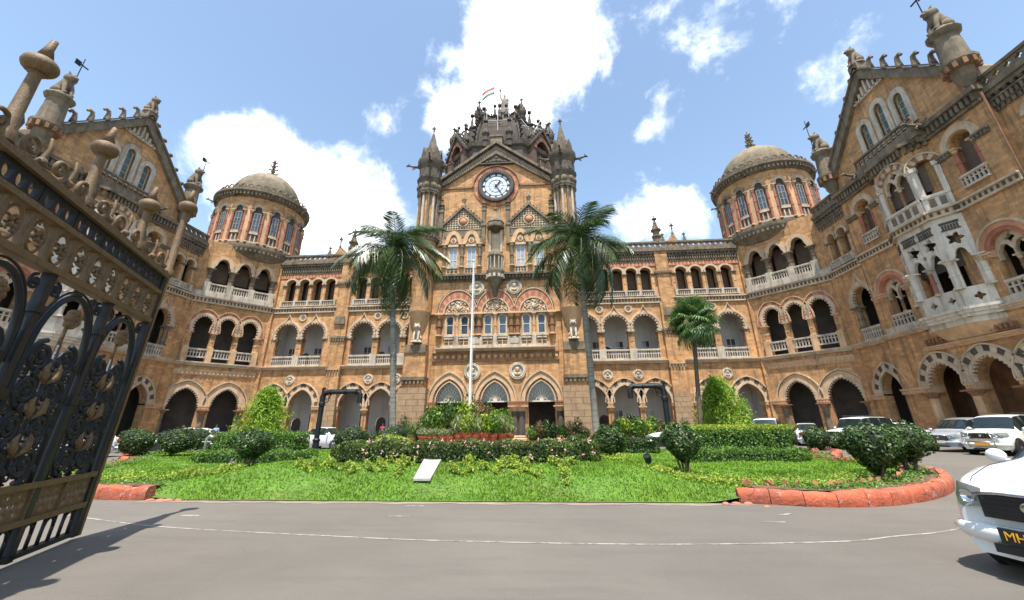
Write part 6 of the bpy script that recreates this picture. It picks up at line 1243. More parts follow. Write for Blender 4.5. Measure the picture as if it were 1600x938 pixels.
water_crane('black cast iron water crane with a horizontal spout, left of the entrance', (-10.5, -12, 0), 1, 3.75, 2.65); water_crane('black cast iron water crane with a horizontal spout, right of the entrance', (12.5, -12, 0), -1, 3.85, 2.15)
def garden_light(label, loc, rz):
    t = thing('garden_light', label, 'lamp', loc, rz, 'garden spotlights'); mb = MB(); mb.tube([(0, 0, -.02), (0, 0, .14)], .02, 6); mb.build('stake', IRON, t); M = Matrix.Translation((0, 0, .22)) @ Matrix.Rotation(rad(-35), 4, 'X'); mb = MB(); mb.lathe([(.05, -.1), (.09, -.06), (.10, .12), (.085, .12), (.08, .10)], 14, M=M); mb.build('housing', IRON, t, smooth=40); mb = MB(); mb.lathe([(0, .095), (.082, .095)], 14, M=M, cap=False); mb.build('lens', CONC, t)
garden_light('small black garden spotlight beside the left round shrub', (-5.0, -26.9, gz_(-5.0, -26.9)), .3); garden_light('small black garden spotlight left of the goblet shrub on the mound', (7.55, -27.6, gz_(7.55, -27.6)), 2.5)
t = thing('garden_tap', 'grey metal standpipe in the left lawn hedge', 'tap', (-10.6, -21.3, .15)); mb = MB(); mb.tube([(0, 0, 0), (0, 0, .95), (.12, 0, 1.05), (.3, 0, .98)], .06, 8); mb.build('pipe', STEEL, t, smooth=True); mb = MB(); mb.tube([(-.2, 0, .8), (.22, 0, .8)], .03, 6); mb.build('handle', STEEL, t)
# people
SKIN = mat('brown_skin', (.22, .11, .065), .6, .05); HAIR = mat('black_hair', (.012, .010, .009), .5, .1)
def person(label, loc, rz, shirt, pants, seated=False):
    t = thing('person', label, 'person', loc, rz); z = .92 if not seated else .5
    L = [((0, 0, z), .15, .11), ((0, 0, z+.25), .15, .10), ((0, 0, z+.48), .17, .10), ((0, 0, z+.58), .055), ((0, -.01, z+.66), .085, .095), ((0, -.01, z+.77), .075, .085)]; E = [(0, 1), (1, 2), (2, 3), (3, 4), (4, 5)]
    for s in (-1, 1):
        b = len(L); L += [((s*.19, 0, z+.47), .06), ((s*.25, .02, z+.22), .05), ((s*.24, -.08, z-.02), .038), ((s*.24, -.11, z-.10), .035)]; E += [(2, b), (b, b+1), (b+1, b+2), (b+2, b+3)]; b = len(L)
        L += [((s*.09, 0, z-.05), .10), ((s*.10, -.02, z-.46), .07), ((s*.10, .02, .08), .05), ((s*.10, -.14, .035), .04)] if not seated else [((s*.1, -.1, z), .1), ((s*.11, -.42, z), .075), ((s*.11, -.42, .08), .05), ((s*.11, -.56, .035), .04)]; E += [(0, b), (b, b+1), (b+1, b+2), (b+2, b+3)]
    me = skin_mesh('body', L, E, [shirt, pants, SKIN], 1)
    for p in me.polygons:
        c = p.center; p.material_index = 2 if (c.z > z+.54 or (abs(c.x) > .19 and c.z < z+.25 and c.z > z-.2)) else (0 if c.z > z-.02 else 1)
    place('body', me, t); mb = MB(); mb.ball((0, .02, z+.76), .105, 12, 8, sc=(.92, 1.0, .95)); mb.build('hair', HAIR, t, smooth=True)
    mb = MB(); mb.ball((0, -.10, z+.69), .018, 6, 4)
    for s in (-1, 1): mb.ball((s*.035, -.092, z+.72), .012, 6, 4, 1); mb.ball((s*.085, 0, z+.70), .022, 6, 4)
    mb.build('face', [SKIN, HAIR], t, smooth=True); return t
person('person in a pale blue shirt standing in the dark archway of the left tower', (-27.6, .2, 0), .5, mat('pale_blue_cloth', (.28, .42, .62), .8, .1), mat('dark_trousers', (.03, .03, .04), .8, .1))
person('person in magenta clothes in the ground floor arcade left of the entrance', (-12.1, 3.6, .0), .2, mat('magenta_cloth', (.45, .04, .12), .8, .1), mat('magenta_skirt', (.40, .05, .12), .8, .1))
# low railing in the left arcade
C_ = Fr((27.5, 4.65), (5.3, -6.4), (-6.4, -5.3), -1)
for c in (2.72, 6.3):
    t = thing('railing', 'pale metal railing across the ' + ('inner' if c < 4 else 'outer') + ' ground arch of the left tower', 'railing'); mb = MB(); bx(mb, C_, c-1.25, c+1.25, 1.0, 1.06, .1, .16); mb.build('rail', STEEL, t)
    for i in range(11): mb = MB(); u = c-1.2+.24*i; bx(mb, C_, u, u+.03, 0, 1.0, .11, .14); mb.build('bar', STEEL, t)
# ------------------------------------------------------------------ vehicles
CWHITE = mat('white_car_paint', (.78, .79, .80), .25, .03, 2., coat=.6); CSILV = mat('silver_car_paint', (.50, .53, .58), .28, .05, 2., metal=.45, coat=.6); CCREAM = mat('cream_white_car_paint', (.80, .80, .72), .25, .03, 2., coat=.6)
CGL = mat('car_glass', (.012, .020, .020), .05, .2, 2., spec=.9); TYRE = mat('tyre_rubber', (.016, .016, .017), .85, .2, 6.); RIM = mat('alloy_rim', (.42, .43, .44), .3, .1, 4., metal=.7); CHR = mat('chrome', (.62, .63, .65), .15, .05, 4., metal=1.); BLK = mat('black_plastic', (.018, .018, .02), .5, .2, 5.)
HLM = mat('headlamp_lens', (.24, .27, .26), .06, .15, 12., spec=.9, coat=.5); TLM = mat('red_tail_lens', (.50, .012, .015), .15, .1, 6., spec=.8); PLY = mat('yellow_plate_ink', (.85, .42, .02), .5, .05); PLW = mat('white_plate', (.7, .7, .68), .5, .05); PLYB = mat('amber_plate', (.75, .36, .05), .5, .05)
TYPES = {  # t, top, half width, half width at top, belt
 'sedan': dict(L=4.25, W=.85, t=[0, .02, .06, .15, .27, .42, .55, .69, .84, .93, .985, 1], z=[.60, .70, .80, .90, .98, 1.47, 1.50, 1.45, 1.04, 1.02, .95, .62], h=[.78, .90, .96, 1, 1, 1, 1, 1, .99, .96, .9, .80], p=[.66, .80, .84, .86, .82, .66, .65, .64, .74, .76, .72, .66], b=[.52, .58, .66, .78, .92, .95, .96, .98, .98, .94, .84, .55], ws=(.27, .42), rw=(.69, .84), sw=(.32, .79), wh=(.185, .80), r=.31),
 'hatch': dict(L=3.8, W=.82, t=[0, .02, .06, .15, .25, .40, .55, .78, .90, .97, 1], z=[.60, .70, .80, .92, 1.0, 1.50, 1.54, 1.50, 1.38, 1.0, .62], h=[.78, .90, .96, 1, 1, 1, 1, 1, .97, .93, .85], p=[.66, .80, .84, .86, .82, .68, .67, .66, .64, .76, .70], b=[.52, .58, .66, .80, .94, .97, .99, 1.02, 1.02, .94, .6], ws=(.25, .40), rw=(.90, .97), sw=(.30, .88), wh=(.18, .82), r=.30),
 'suv': dict(L=4.5, W=.92, t=[0, .015, .05, .14, .27, .37, .55, .84, .96, .99, 1], z=[.72, .90, 1.06, 1.13, 1.18, 1.80, 1.87, 1.85, 1.76, 1.15, .75], h=[.86, .94, .98, 1, 1, 1, 1, 1, .98, .95, .9], p=[.74, .86, .88, .90, .86, .74, .72, .72, .70, .82, .78], b=[.6, .7, .85, .98, 1.10, 1.12, 1.14, 1.16, 1.16, 1.08, .7], ws=(.27, .37), rw=(.96, .99), sw=(.30, .94), wh=(.185, .80), r=.37),
 'mpv': dict(L=4.58, W=.88, t=[0, .015, .05, .13, .23, .40, .58, .84, .95, .99, 1], z=[.62, .76, .92, 1.02, 1.10, 1.66, 1.76, 1.74, 1.62, 1.05, .66], h=[.82, .92, .97, 1, 1, 1, 1, 1, .97, .94, .88], p=[.70, .82, .86, .87, .83, .68, .68, .68, .66, .78, .74], b=[.54, .62, .76, .90, 1.02, 1.05, 1.07, 1.10, 1.10, 1.0, .62], ws=(.23, .40), rw=(.95, .99), sw=(.28, .93), wh=(.185, .79), r=.33)}
TYPES['saloon'] = dict(TYPES['sedan'], z=[.68, .80, .92, 1.03, 1.10, 1.52, 1.55, 1.50, 1.10, 1.06, .98, .64], b=[.58, .66, .76, .88, 1.0, 1.02, 1.02, 1.02, 1.0, .96, .86, .57])
def wheel_parts():
    M = Matrix.Rotation(rad(90), 4, 'Y'); a = MB(); a.lathe([(.64, -.30), (.95, -.33), (1, -.22), (1, .22), (.95, .33), (.64, .30), (.60, .22), (.60, -.22)], 22, M=M, cap=False)
    b = MB(); b.lathe([(.62, -.2), (.62, .24), (.56, .26), (.52, .12), (0, .10)], 20, M=M, cap=False)
    for i in range(5): q = Matrix.Rotation(2*pi*i/5, 4, 'X'); b.box(.10, .25, -.09, .09, .08, .58, M=q)
    b.lathe([(.14, .1), (.14, .28), (0, .30)], 10, M=M); return a.mesh('tyre', TYRE, smooth=40), b.mesh('rim', RIM, smooth=40)
TY_, RI_ = wheel_parts()
def text_mesh(s, size, mat_):
    cu = bpy.data.curves.new('t', 'FONT'); cu.body = s; cu.size = size; cu.align_x = 'CENTER'; cu.align_y = 'CENTER'; cu.extrude = .002; o = bpy.data.objects.new('t', cu); COL.objects.link(o); dg = bpy.context.evaluated_depsgraph_get(); dg.update(); me = bpy.data.meshes.new_from_object(o.evaluated_get(dg)); bpy.data.objects.remove(o); me.materials.clear(); me.materials.append(mat_); return me
def car(kind, label, front, head, paint, plate=None, detail=1, grille='bars', cat='car', name='parked_car', group='cars parked in the forecourt', rack=False, guard=False):
    T = TYPES[kind]; L, W_ = T['L'], T['W']; hx, hy = head; hl = math.hypot(hx, hy); hx /= hl; hy /= hl
    t_ = thing(name, label, cat, (front[0]-hx*L/2, front[1]-hy*L/2, 0), math.atan2(hx, -hy), group)   # local front is -Y
    ts = sorted(set(np.round(np.concatenate([np.linspace(0, 1, 45), np.array(T['t']), [T['ws'][0], T['ws'][1], T['rw'][0], T['rw'][1], T['sw'][0], T['sw'][1]]]), 4)))
    def ip(k): 
        fine = np.linspace(0, 1, 401); v = np.interp(fine, T['t'], T[k]); ke = np.hanning(13); ke /= ke.sum(); v2 = np.convolve(np.pad(v, 6, 'edge'), ke, 'valid'); return np.interp(ts, fine, v2)
    Z, Hh, Pp, Bb = ip('z'), ip('h')*W_, ip('p')*W_, ip('b'); zl = .20 if kind in ('sedan', 'hatch', 'saloon') else .27
    rows = []
    for i, t in enumerate(ts):
        y = -L/2+t*L - .10*0; z, h, p, b = Z[i], Hh[i], min(Pp[i], Hh[i]*.96), min(Bb[i], Z[i]-.06); bow = lambda x: (.16*(x/W_)**2*max(0, 1-t/.12) - .14*(x/W_)**2*max(0, (t-.9)/.1))*1.0
        pts = [(0, zl), (h*.88, zl), (h*.97, zl+.10), (h, (zl+b)/2+.05), (h*.985, b-.04), (h*.95, b), (p+(h*.95-p)*.45, b+(z-.05-b)*.55), (p, z-.05), (p*.82, z-.012), (0, z)]
        rows.append([Vector((x, y+bow(x), zz)) for x, zz in pts])
    parts = {}
    def put(nm, quad):
        m = parts.setdefault(nm, MB()); m.add(quad, [(0, 1, 2, 3)])
    K_ = len(rows[0])
    for i in range(len(rows)-1):
        tm = (ts[i]+ts[i+1])/2; gh = Z[i]-Bb[i]
        for k in range(K_-1):
            nm = 'body'; tall = min(Z[i]-Bb[i], Z[i+1]-Bb[i+1])
            if k in (5, 6) and T['sw'][0] < tm < T['sw'][1] and tall > .22: nm = 'side_window'
            if k in (7, 8) and T['ws'][0]+.012 < tm < T['ws'][1]-.006: nm = 'windshield'
            if k in (7, 8) and T['rw'][0]+.004 < tm < T['rw'][1]-.006: nm = 'rear_window'
            q = [rows[i][k], rows[i+1][k], rows[i+1][k+1], rows[i][k+1]]; mq = [Vector((-p.x, p.y, p.z)) for p in q][::-1]
            if nm == 'side_window': put('side_window_l', mq); put('side_window_r', q)
            else: put(nm, q); put(nm, mq)
    for i in (0, -1): b_ = rows[i]; parts['body'].add(b_+[Vector((-p.x, p.y, p.z)) for p in b_[-2:0:-1]], [tuple(range(2*K_-2))])
    for nm, m in parts.items():
        me = m.mesh(nm.split('_l')[0].split('_r')[0] if nm.startswith('side') else nm, paint if nm == 'body' else CGL)
        b = bmesh.new(); b.from_mesh(me); bmesh.ops.remove_doubles(b, verts=b.verts, dist=.0008); bmesh.ops.recalc_face_normals(b, faces=b.faces); b.to_mesh(me); b.free(); me.polygons.foreach_set('use_smooth', [True]*len(me.polygons)); me.set_sharp_from_angle(angle=rad(38)); place(me.name, me, t_)
    iz = lambda t, arr: float(np.interp(t, ts, arr))
    for s in (-1, 1):   # pillars
        for tA in ((.5,) if kind in ('sedan', 'saloon') else (.48, .68) if kind != 'hatch' else (.52, .74)):
            i = int(np.argmin(abs(np.array(ts)-tA))); m = MB(); m.tube([(s*(p.x+.006), p.y, p.z) for p in rows[i][5:8]], .035, 6); m.build('door_pillar', BLK, t_, smooth=True)
        m = MB(); i0 = [i for i, t in enumerate(ts) if T['sw'][0] <= t <= T['sw'][1]]; m.tube([(s*(rows[i][5].x+.004), rows[i][5].y, rows[i][5].z) for i in i0], .014, 5); m.build('window_trim', BLK, t_)
        for tw in T['wh']:
            r = T['r']; y = -L/2+tw*L; m = MB(); M = Matrix.Translation((s*(W_-.05), y, r)) @ Matrix.Rotation(rad(90), 4, 'Y'); m.lathe([(0, -.03), (r*1.17, -.03), (r*1.17, .065), (0, .065)], 24, M=M, cap=False); m.build('wheel_well_disc', BLK, t_, smooth=40)  # flat black disc on the body paints in the shade of the wheel well
            w = place('wheel', TY_, t_, (s*(W_-.085), y, r), 0 if s > 0 else pi, r); place('rim', RI_, w)
        i = int(np.argmin(abs(np.array(ts)-T['ws'][0]-.06))); p = rows[i][5]; m = MB(); m.ball((s*(p.x+.14), p.y, p.z+.08), .11, 10, 7, 0, (1.0, .6, .75)); m.tube([(s*(p.x-.02), p.y+.02, p.z), (s*(p.x+.1), p.y, p.z+.05)], .025, 5); m.build('wing_mirror', paint, t_, smooth=True)
        # headlight follows the corner: between stations near the nose
        zb = {'sedan': .66, 'saloon': .74, 'hatch': .68, 'suv': .92, 'mpv': .78}[kind]; m = MB(); n = 7; V = []
        sel = [i for i, t in enumerate(ts) if t <= .085]
        for i in sel:
            tt = ts[i]; zc = zb+.05*tt/.085; hh = .125*(1-.3*tt/.085)
            for dz, dx in ((-hh, -.004), (-hh*.3, .016), (hh*.4, .018), (hh, -.004)): V.append((s*(np.interp(zc+dz, [zl, (zl+Bb[i])/2, Bb[i], Z[i]], [Hh[i]*.97, Hh[i], Hh[i]*.96, min(Pp[i], Hh[i]*.96)])+dx), rows[i][4].y-.012, zc+dz))
        F_ = [(a*4+b, a*4+b+1, (a+1)*4+b+1, (a+1)*4+b) for a in range(len(sel)-1) for b in range(3)]
        b0 = len(V); fx = s*(Hh[0]*.52); V += [(fx, -L/2+.02, zb-.07), (fx, -L/2-.015, zb-.02), (fx, -L/2-.012, zb+.04), (fx*1.05, -L/2+.03, zb+.09)]; F_ += [(b0+k, b0+k+1, k+1, k) for k in range(3)]; m.add(V, F_); m.build('headlight', HLM, t_, smooth=True)
        m = MB(); m.lathe([(.0, .0), (.055, .0), (.07, .03)], 12, M=Matrix.Translation((s*Hh[0]*.74, -L/2+.035, zb)) @ Matrix.Rotation(rad(90), 4, 'X'), cap=False); m.build('lamp_bulb', CHR, t_, smooth=True)
        zt = zb+.14; m = MB(); m.box(s*W_*.60-.13, s*W_*.60+.17, L/2-.10, L/2+.012, zt-.10, zt+.10); o = m.build('tail_light', TLM, t_); bv = o.modifiers.new('b', 'BEVEL'); bv.width = .03; bv.segments = 3
        for tA in (.38, .60): p = rows[int(np.argmin(abs(np.array(ts)-tA)))][4]; m = MB(); m.box(s*p.x-.012, s*p.x+.02*s+.012, p.y-.08, p.y+.08, p.z-.07, p.z-.04); m.build('door_handle', CHR if detail > 1 else paint, t_)
    zb = {'sedan': .62, 'saloon': .69, 'hatch': .64, 'suv': .90, 'mpv': .74}[kind]; gw = W_*.46; m = MB(); m.box(-gw, gw, -L/2-.012, -L/2+.05, zb-.13, zb+.10); m.build('grille_opening', BLK, t_)
    if grille == 'bars':
        for i in range(5): m = MB(); m.box(-gw+.02, gw-.02, -L/2-.022, -L/2+.0, zb-.11+.045*i, zb-.095+.045*i); m.build('grille_bar', BLK if detail > 1 else CHR, t_)
    else:
        for i in range(7): m = MB(); x = -gw+.05+(2*gw-.1)*i/6; m.box(x-.022, x+.022, -L/2-.03, -L/2, zb-.13, zb+.11); m.build('grille_bar', CHR, t_)
    m = MB(); m.tube([(-gw-.03, -L/2-.01, zb+.08), (-gw*.5, -L/2-.025, zb+.11), (gw*.5, -L/2-.025, zb+.11), (gw+.03, -L/2-.01, zb+.08)], .018, 6); m.build('grille_trim', CHR, t_, smooth=True)
    m = MB(); m.tube([(x, -L/2+.03+.22*(abs(x)/W_)**2.5, .40 if kind in ('sedan', 'hatch', 'saloon') else .50) for x in np.linspace(-W_*.97, W_*.97, 13)], [.05]+[.09]*11+[.05], 10); m.build('front_bumper', paint, t_, smooth=True); m = MB(); m.tube([(x, L/2+.03-.2*(abs(x)/W_)**2.5, .46) for x in np.linspace(-W_*.97, W_*.97, 13)], [.06]+[.11]*11+[.06], 10); m.build('rear_bumper', paint, t_, smooth=True)
    m = MB(); m.box(-gw*.9, gw*.9, -L/2-.08, -L/2+.05, .26, .34); m.build('lower_grille', BLK, t_)
    zp = .42 if kind in ('sedan', 'hatch', 'saloon') else .52
    m = MB(); m.box(-.27, .27, -L/2-.095, -L/2-.065, zp-.07, zp+.07); pl = m.build('license_plate', BLK if plate else PLYB if guard else PLW, t_)
    if plate: o = place('plate_lettering', text_mesh(plate, .115, PLY), pl, (0, -L/2-.098, zp)); o.rotation_euler = (rad(90), 0, 0)
    m = MB(); m.box(-.27, .27, L/2+.10, L/2+.14, .62, .76); m.build('license_plate', PLW, t_)
    m = MB(); m.ball((0, -L/2-.03, zb), .055, 12, 8, 0, (1.2, .3, 1)); m.build('badge', CHR, t_, smooth=True)
    i = int(np.argmin(abs(np.array(ts)-T['ws'][0]-.02))); m = MB()
    for x in (-.45, .15): m.tube([(x, rows[i][8].y, rows[i][9].z+.015), (x+.5, rows[i][8].y+.12, rows[i][9].z+.13)], .012, 4)
    m.build('wipers', BLK, t_)
    if rack:
        for s in (-1, 1): m = MB(); m.tube([(s*W_*.62, -L*.1, Z.max()+.06), (s*W_*.62, L*.34, Z.max()+.06)], .022, 6); m.build('roof_rail', BLK, t_)
    if guard:
        m = MB()
        for s in (-1, 1): m.tube([(s*.45, -L/2-.12, .35), (s*.5, -L/2-.17, .7), (s*.34, -L/2-.10, 1.05)], .03, 6)
        m.tube([(-.47, -L/2-.16, .62), (.47, -L/2-.16, .62)], .028, 6); m.build('bull_bar', CHR, t_, smooth=True)
    for tq in (.31, .505, .70):   # panel gaps
        i = int(np.argmin(abs(np.array(ts)-tq)))
        for s in (-1, 1): m = MB(); m.tube([(s*(p.x+.001), p.y, p.z) for p in rows[i][2:6]], .006, 4); m.build('door_gap', BLK, t_)
    i0 = [i for i, t in enumerate(ts) if .035 <= t <= T['ws'][0]]
    for s in (-1, 1): m = MB(); m.tube([(s*rows[i][8].x, rows[i][8].y, rows[i][8].z+.001) for i in i0], .006, 4); m.build('bonnet_gap', BLK, t_)
    # dark floor pan so the cabin does not read as hollow
    m = MB(); m.box(-W_*.85, W_*.85, -L*.42, L*.44, zl+.02, zl+.06); m.build('floor_pan', BLK, t_); return t_
car('saloon', 'white taxi saloon close to the camera at the right edge, black number plate', (9.9, -34.78), (-.96, -.26), CWHITE, 'MH 04 ES', 2, name='taxi', group=None).scale = (1.06, 1.06, 1.06)
car('mpv', 'silver people carrier parked beside the cream sport utility vehicle', (26.2, -14.3), (-.93, -.36), CSILV)
car('suv', 'cream white sport utility vehicle with bull bar parked nearest on the right', (25.9, -17.0), (-.92, -.39), CCREAM, grille='vert', guard=True, rack=True)
car('suv', 'white sport utility vehicle behind the clipped ball shrubs on the right', (22.6, -11.6), (-.93, -.36), CWHITE, rack=True)
car('sedan', 'white saloon car mostly hidden behind the largest goblet shrub', (26.6, -9.2), (-.95, -.3), CWHITE)
car('sedan', 'white saloon seen from behind with red tail lights below the right tower', (24.9, -4.4), (.42, .9), CWHITE)
car('suv', 'white jeep parked right of the round hedge below the right tower', (19.4, -9.4), (-.55, -.83), CWHITE, grille='vert')
car('sedan', 'white saloon car half hidden behind potted plants and the right water crane', (11.9, -7.4), (-.99, -.1), CWHITE)
car('hatch', 'white hatchback between the round shrubs on the left', (-21.9, -12.4), (-.92, -.4), CWHITE)
car('sedan', 'white saloon car just visible beside the gate edge on the left', (-27.0, -15.6), (-.7, -.7), CWHITE)
car('sedan', 'white saloon car behind the tall hedge on the left', (-9.6, -8.9), (.98, -.2), CWHITE)
car('hatch', 'white hatchback with a red tail light seen through the gate', (-16.2, -22.2), (-.35, .93), CWHITE)
car('hatch', 'white hatchback farther back seen through the gate scrolls', (-22.5, -19.3), (-.5, -.86), CWHITE)
# ------------------------------------------------------------------ wrought iron gate standing open on the left
class GFr(Fr):
    def p(s, u, z, w=0.): q = s.O+s.U*(u-.065*z)+s.N*w; return Vector((q.x, q.y, z))
GT = GFr((-2.36, -33.5), (.423, -.906), (.906, .423)); GA_ = thing('iron_gate', 'tall open wrought iron gate, black scrollwork with brown ornamental bands', 'gate', (-2.36, -33.5, 0))
GO = Vector((-2.36, -33.5, 0))
def gpart(mb, name, m, parent=None, smooth=False):
    if parent is None: mb.v = [tuple(Vector(p)-GO) for p in mb.v]; return mb.build(name, m, GA_, smooth)
    mb.v = [tuple(Vector(p)-GO) for p in mb.v]; return mb.build(name, m, parent, smooth)
def gbox(u0, u1, z0, z1, w0, w1, name, m, parent=None): mb = MB(); bx(mb, GT, u0, u1, z0, z1, w0, w1); return gpart(mb, name, m, parent)
def gtube(pts, r, name, m, n=7, parent=None): mb = MB(); mb.tube([GT.p(*(p if len(p) == 3 else (*p, 0.))) for p in pts], r, n); return gpart(mb, name, m, parent, True)
GL = 4.6
overlay(BRONZE, lambda c, n, r, m, mu, mp, ck: m(r(n(26., 6, .75), .54, .66, 0, .8), m(r(n(5., 5, .7), .5, .68, 0, .8), c, (.055, .028, .014)), (.26, .15, .07)))
gbox(-.10, .02, .06, 4.36, -.05, .05, 'stile', IRON); gbox(-.17, -.10, .06, 4.5, -.06, .06, 'stile_facing', BRONZE)
for u in (1.30, 2.68, 4.05): gbox(u-.055, u+.055, .06, 3.42, -.05, .05, 'post', IRON); gbox(u-.09, u+.09, 1.9, 2.02, -.07, .07, 'post_collar', IRON); gbox(u-.08, u+.08, 2.9, 3.0, -.065, .065, 'post_collar', IRON)
gbox(0, GL, .88, .95, -.07, .07, 'rail', BRONZE); gbox(0, GL, .46, .53, -.07, .07, 'rail', BRONZE); gbox(0, GL, 3.40, 3.48, -.08, .08, 'rail', BRONZE); gbox(0, GL, 3.95, 4.02, -.08, .08, 'rail', BRONZE); gbox(-.05, GL, 4.30, 4.38, -.09, .09, 'rail', BRONZE); gbox(0, GL, .08, .14, -.05, .05, 'rail', IRON)
# pierced lower band, one cast panel per half bay
for i in range(6):
    u0 = .02+.685*i+(.0); u1 = u0+.66; c = (u0+u1)/2; holes = []
    for k in range(3):
        for dx, dz, rr in ((-.0, .098, .045), (-.055, .0, .046), (.055, .0, .046), (0, -.098, .045)): holes.append(circle(u0+.13+.2*k+dx, .705+dz, rr, 10))
    mb = MB(); ext(mb, GT, R(u0, u1, .53, .88), -.02, .02, 0, holes); gpart(mb, 'pierced_panel', BRONZE); gbox(u1, u1+.025, .53, .88, -.05, .05, 'panel_divider', BRONZE)
for i in range(20): u = .12+.22*i; gtube([(u, .12), (u, .46)], .022, 'bar', IRON, 6)
for i in range(10): u = .12+.44*i; gtube([(u, .30), (u+.03, .40), (u+.11, .45), (u+.19, .40), (u+.22, .30)], .018, 'bar_arch', IRON, 6)
def spiral(c, r0, r1, turns, a0, d, n=26): return [(c[0]+(r0+(r1-r0)*i/n)*cos(a0+d*2*pi*turns*i/n), c[1]+(r0+(r1-r0)*i/n)*sin(a0+d*2*pi*turns*i/n)) for i in range(n+1)]
for mod, c in enumerate((.66, 1.99, 3.37)):
    gtube([(c, .95), (c, 2.62)], .030, 'bar', IRON, 8)
    A = arc(c, .52, 2.55, 'round', .72, 22); gtube([(c-.52, .95), (c-.52, 2.0)]+A+[(c+.52, 2.0), (c+.52, .95)], .038, 'arch', IRON, 8); A = arc(c, .60, 2.55, 'round', .80, 22); gtube([(c-.60, 2.3)]+A+[(c+.60, 2.3)], .016, 'arch_bead', IRON, 6)
    for row, (z, r) in enumerate(((2.44, .20), (2.02, .19), (1.60, .19), (1.17, .20))):
        for s in (-1, 1):
            sp = spiral((c+s*.25, z), r, .03, 2.2, pi/2 if row % 2 == 0 else -pi/2, -s if row % 2 == 0 else s); w = .01*s
            gtube(sp, [.036]*14+[.031]*7+[.026]*6, 'scroll', IRON, 7); mb = MB(); p = GT.p(c+s*.25, z, 0); mb.ball(p, .042, 9, 6); gpart(mb, 'scroll_boss', IRON, None, True)
            if row < 3: gtube([(c+s*.26-s*.02, z-r), (c+s*.10, z-r-.10), (c+s*.08, z-r-.18)], .022, 'scroll_link', IRON, 6)
            for q in range(3): a = rad(200+70*q); mb = MB(); pp = GT.p(c+s*(.26+.19*cos(a)), z+.02+(r+.02)*sin(a), .02); mb.ball(pp, .040, 7, 5, sc=(1, 1, 1.4)); gpart(mb, 'leaf_bud', IRON, None, True)
    for z in (2.23, 1.81, 1.38, 1.02):   # fine filling curls
        for s in (-1, 1): gtube(spiral((c+s*.42, z), .085, .02, 1.5, rad(90), s, 16), .016, 'filling_curl', IRON, 6); gtube(spiral((c+s*.085, z+.02), .07, .02, 1.3, rad(-90), -s, 14), .014, 'filling_curl', IRON, 6)
    # gilded brown rosette on a stalk under the arch
    gtube([(c, 2.62), (c+.01, 2.80), (c, 2.92)], .024, 'rosette_stalk', BRONZE, 6); mb = MB(); p = GT.p(c, 2.98, .03); mb.ball(p, .055, 9, 6)
    for k in range(7): a = 2*pi*k/7; mb.ball(GT.p(c+.085*cos(a), 2.98+.085*sin(a), .03), .058, 8, 5)
    gpart(mb, 'rosette', BRONZE, None, True)
    for s in (-1, 1):   # spandrel curls between arch head and rail
        gtube(spiral((c+s*.50, 3.24), .10, .025, 1.3, rad(90), s), .020, 'spandrel_curl', IRON, 6); mb = MB(); mb.ball(GT.p(c+s*.50, 3.24), .04, 8, 5); gpart(mb, 'spandrel_boss', IRON, None, True)
    for z in (1.38, 1.81, 2.23):
        mb = MB(); p = GT.p(c, z, 0); mb.ball(p, .06, 9, 6, sc=(1, 1, .7)); gpart(mb, 'bar_collar', IRON, None, True)
        for s in (-1, 1): mb = MB(); mb.tube([GT.p(c+s*.03, z-.10, .02), GT.p(c+s*.11, z-.02, .05), GT.p(c+s*.13, z+.09, .04), GT.p(c+s*.09, z+.15, .05)], [.02, .05, .04, .012], 6); gpart(mb, 'acanthus_leaf', BRONZE, None, True)
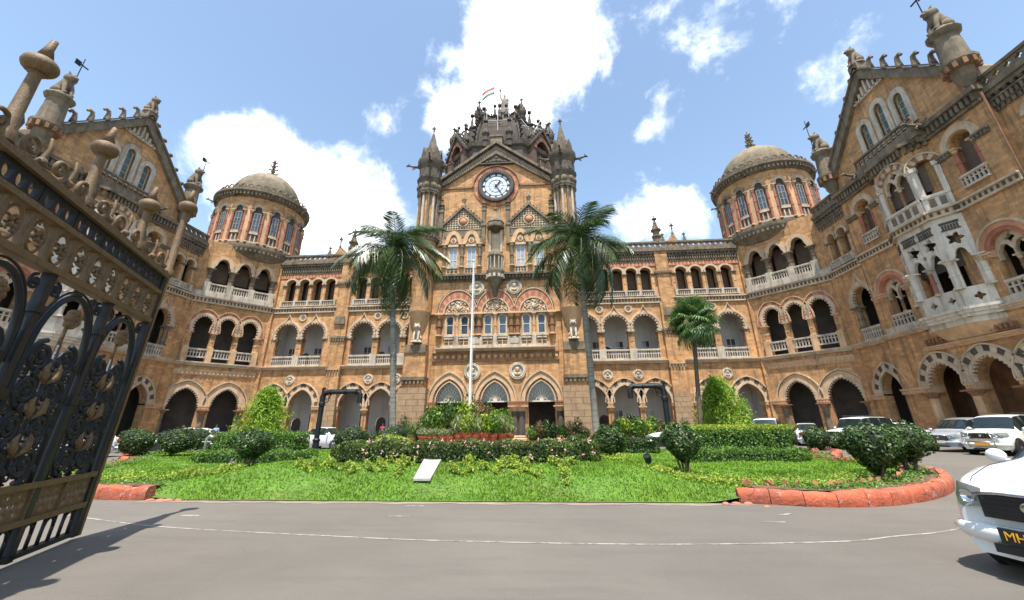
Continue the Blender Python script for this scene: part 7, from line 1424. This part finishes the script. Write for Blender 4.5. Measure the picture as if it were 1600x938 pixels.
# brown ornamental band: rings, uprights and leaves
for i in range(11):
    u = .22+.42*i; gbox(u-.24, u-.18, 3.48, 3.95, -.05, .05, 'band_upright', BRONZE)
    gtube([(u+.13*cos(a), 3.715+.20*sin(a)) for a in [2*pi*k/18 for k in range(19)]], .019, 'band_ring', BRONZE, 7)
    for s in (-1, 1): gtube(spiral((u+s*.055, 3.715), .10, .02, 1.1, rad(-90), s, 14), .016, 'band_curl', BRONZE, 6)
    mb = MB()
    for k in range(5): a = rad(18+72*k); mb.ball(GT.p(u+.05*cos(a), 3.715+.06*sin(a), .03), .032, 6, 4)
    gpart(mb, 'band_flower', BRONZE, None, True)
# dark band pierced by rows of ovals
k = 0; u = .05
while u < GL-.7:
    hs = [[(u+.12+.20*j+.075*cos(a), 4.16+.095*sin(a)) for a in [2*pi*q/14 for q in range(14)]] for j in range(3)]
    mb = MB(); ext(mb, GT, R(u, u+.66, 4.02, 4.30), -.03, .03, 0, hs); gpart(mb, 'oval_pierced_panel', IRON); u += .675
# cresting and finials
for i in range(9):
    u = .30+.5*i; gtube(spiral((u, 4.58), .15, .03, 1.4, rad(-90), 1 if i % 2 else -1), .028, 'cresting_scroll', BRONZE, 7)
    gtube([(u-.22, 4.38), (u-.20, 4.55), (u-.24, 4.72), (u-.18, 4.84)], [.03, .028, .025, .012], 'cresting_leaf', BRONZE, 6); mb = MB(); mb.ball(GT.p(u-.2, 4.50, .0), .06, 8, 5); gpart(mb, 'cresting_bud', BRONZE, None, True)
gbox(0, GL, 4.38, 4.43, -.05, .05, 'cresting_rail', BRONZE)
def finial(u, zb, zt, r):
    mb = MB(); c = GT.p(u, 0, 0); cc_ = GT.p(u, zt, 0); Mx = Matrix.Translation((cc_.x, cc_.y, 0))
    mb.lathe([(r*.62, zb), (r*.62, zb+.10), (r*.42, zb+.16), (r*.34, zt-r*1.1), (r*.5, zt-r*.95)], 12, (cc_.x, cc_.y, 0)); f = gpart(mb, 'finial_post', BRONZE, None, 40); mb = MB(); mb.ball((cc_.x, cc_.y, zt-r*.2), r, 18, 12, sc=(1, 1, .78)); gpart(mb, 'finial_ball', BRONZE, f, True)
    mb = MB(); mb.tube([(cc_.x, cc_.y, zt+r*.5), (cc_.x, cc_.y, zt+r*1.4), (cc_.x+.03, cc_.y, zt+r*2.2)], [r*.5, r*.28, r*.2], 8); gpart(mb, 'finial_tip', BRONZE, f, True)
finial(-.06, 4.38, 5.95, .165); finial(1.25, 4.40, 5.25, .155); finial(2.78, 4.40, 5.34, .155); finial(4.22, 4.40, 5.44, .155)
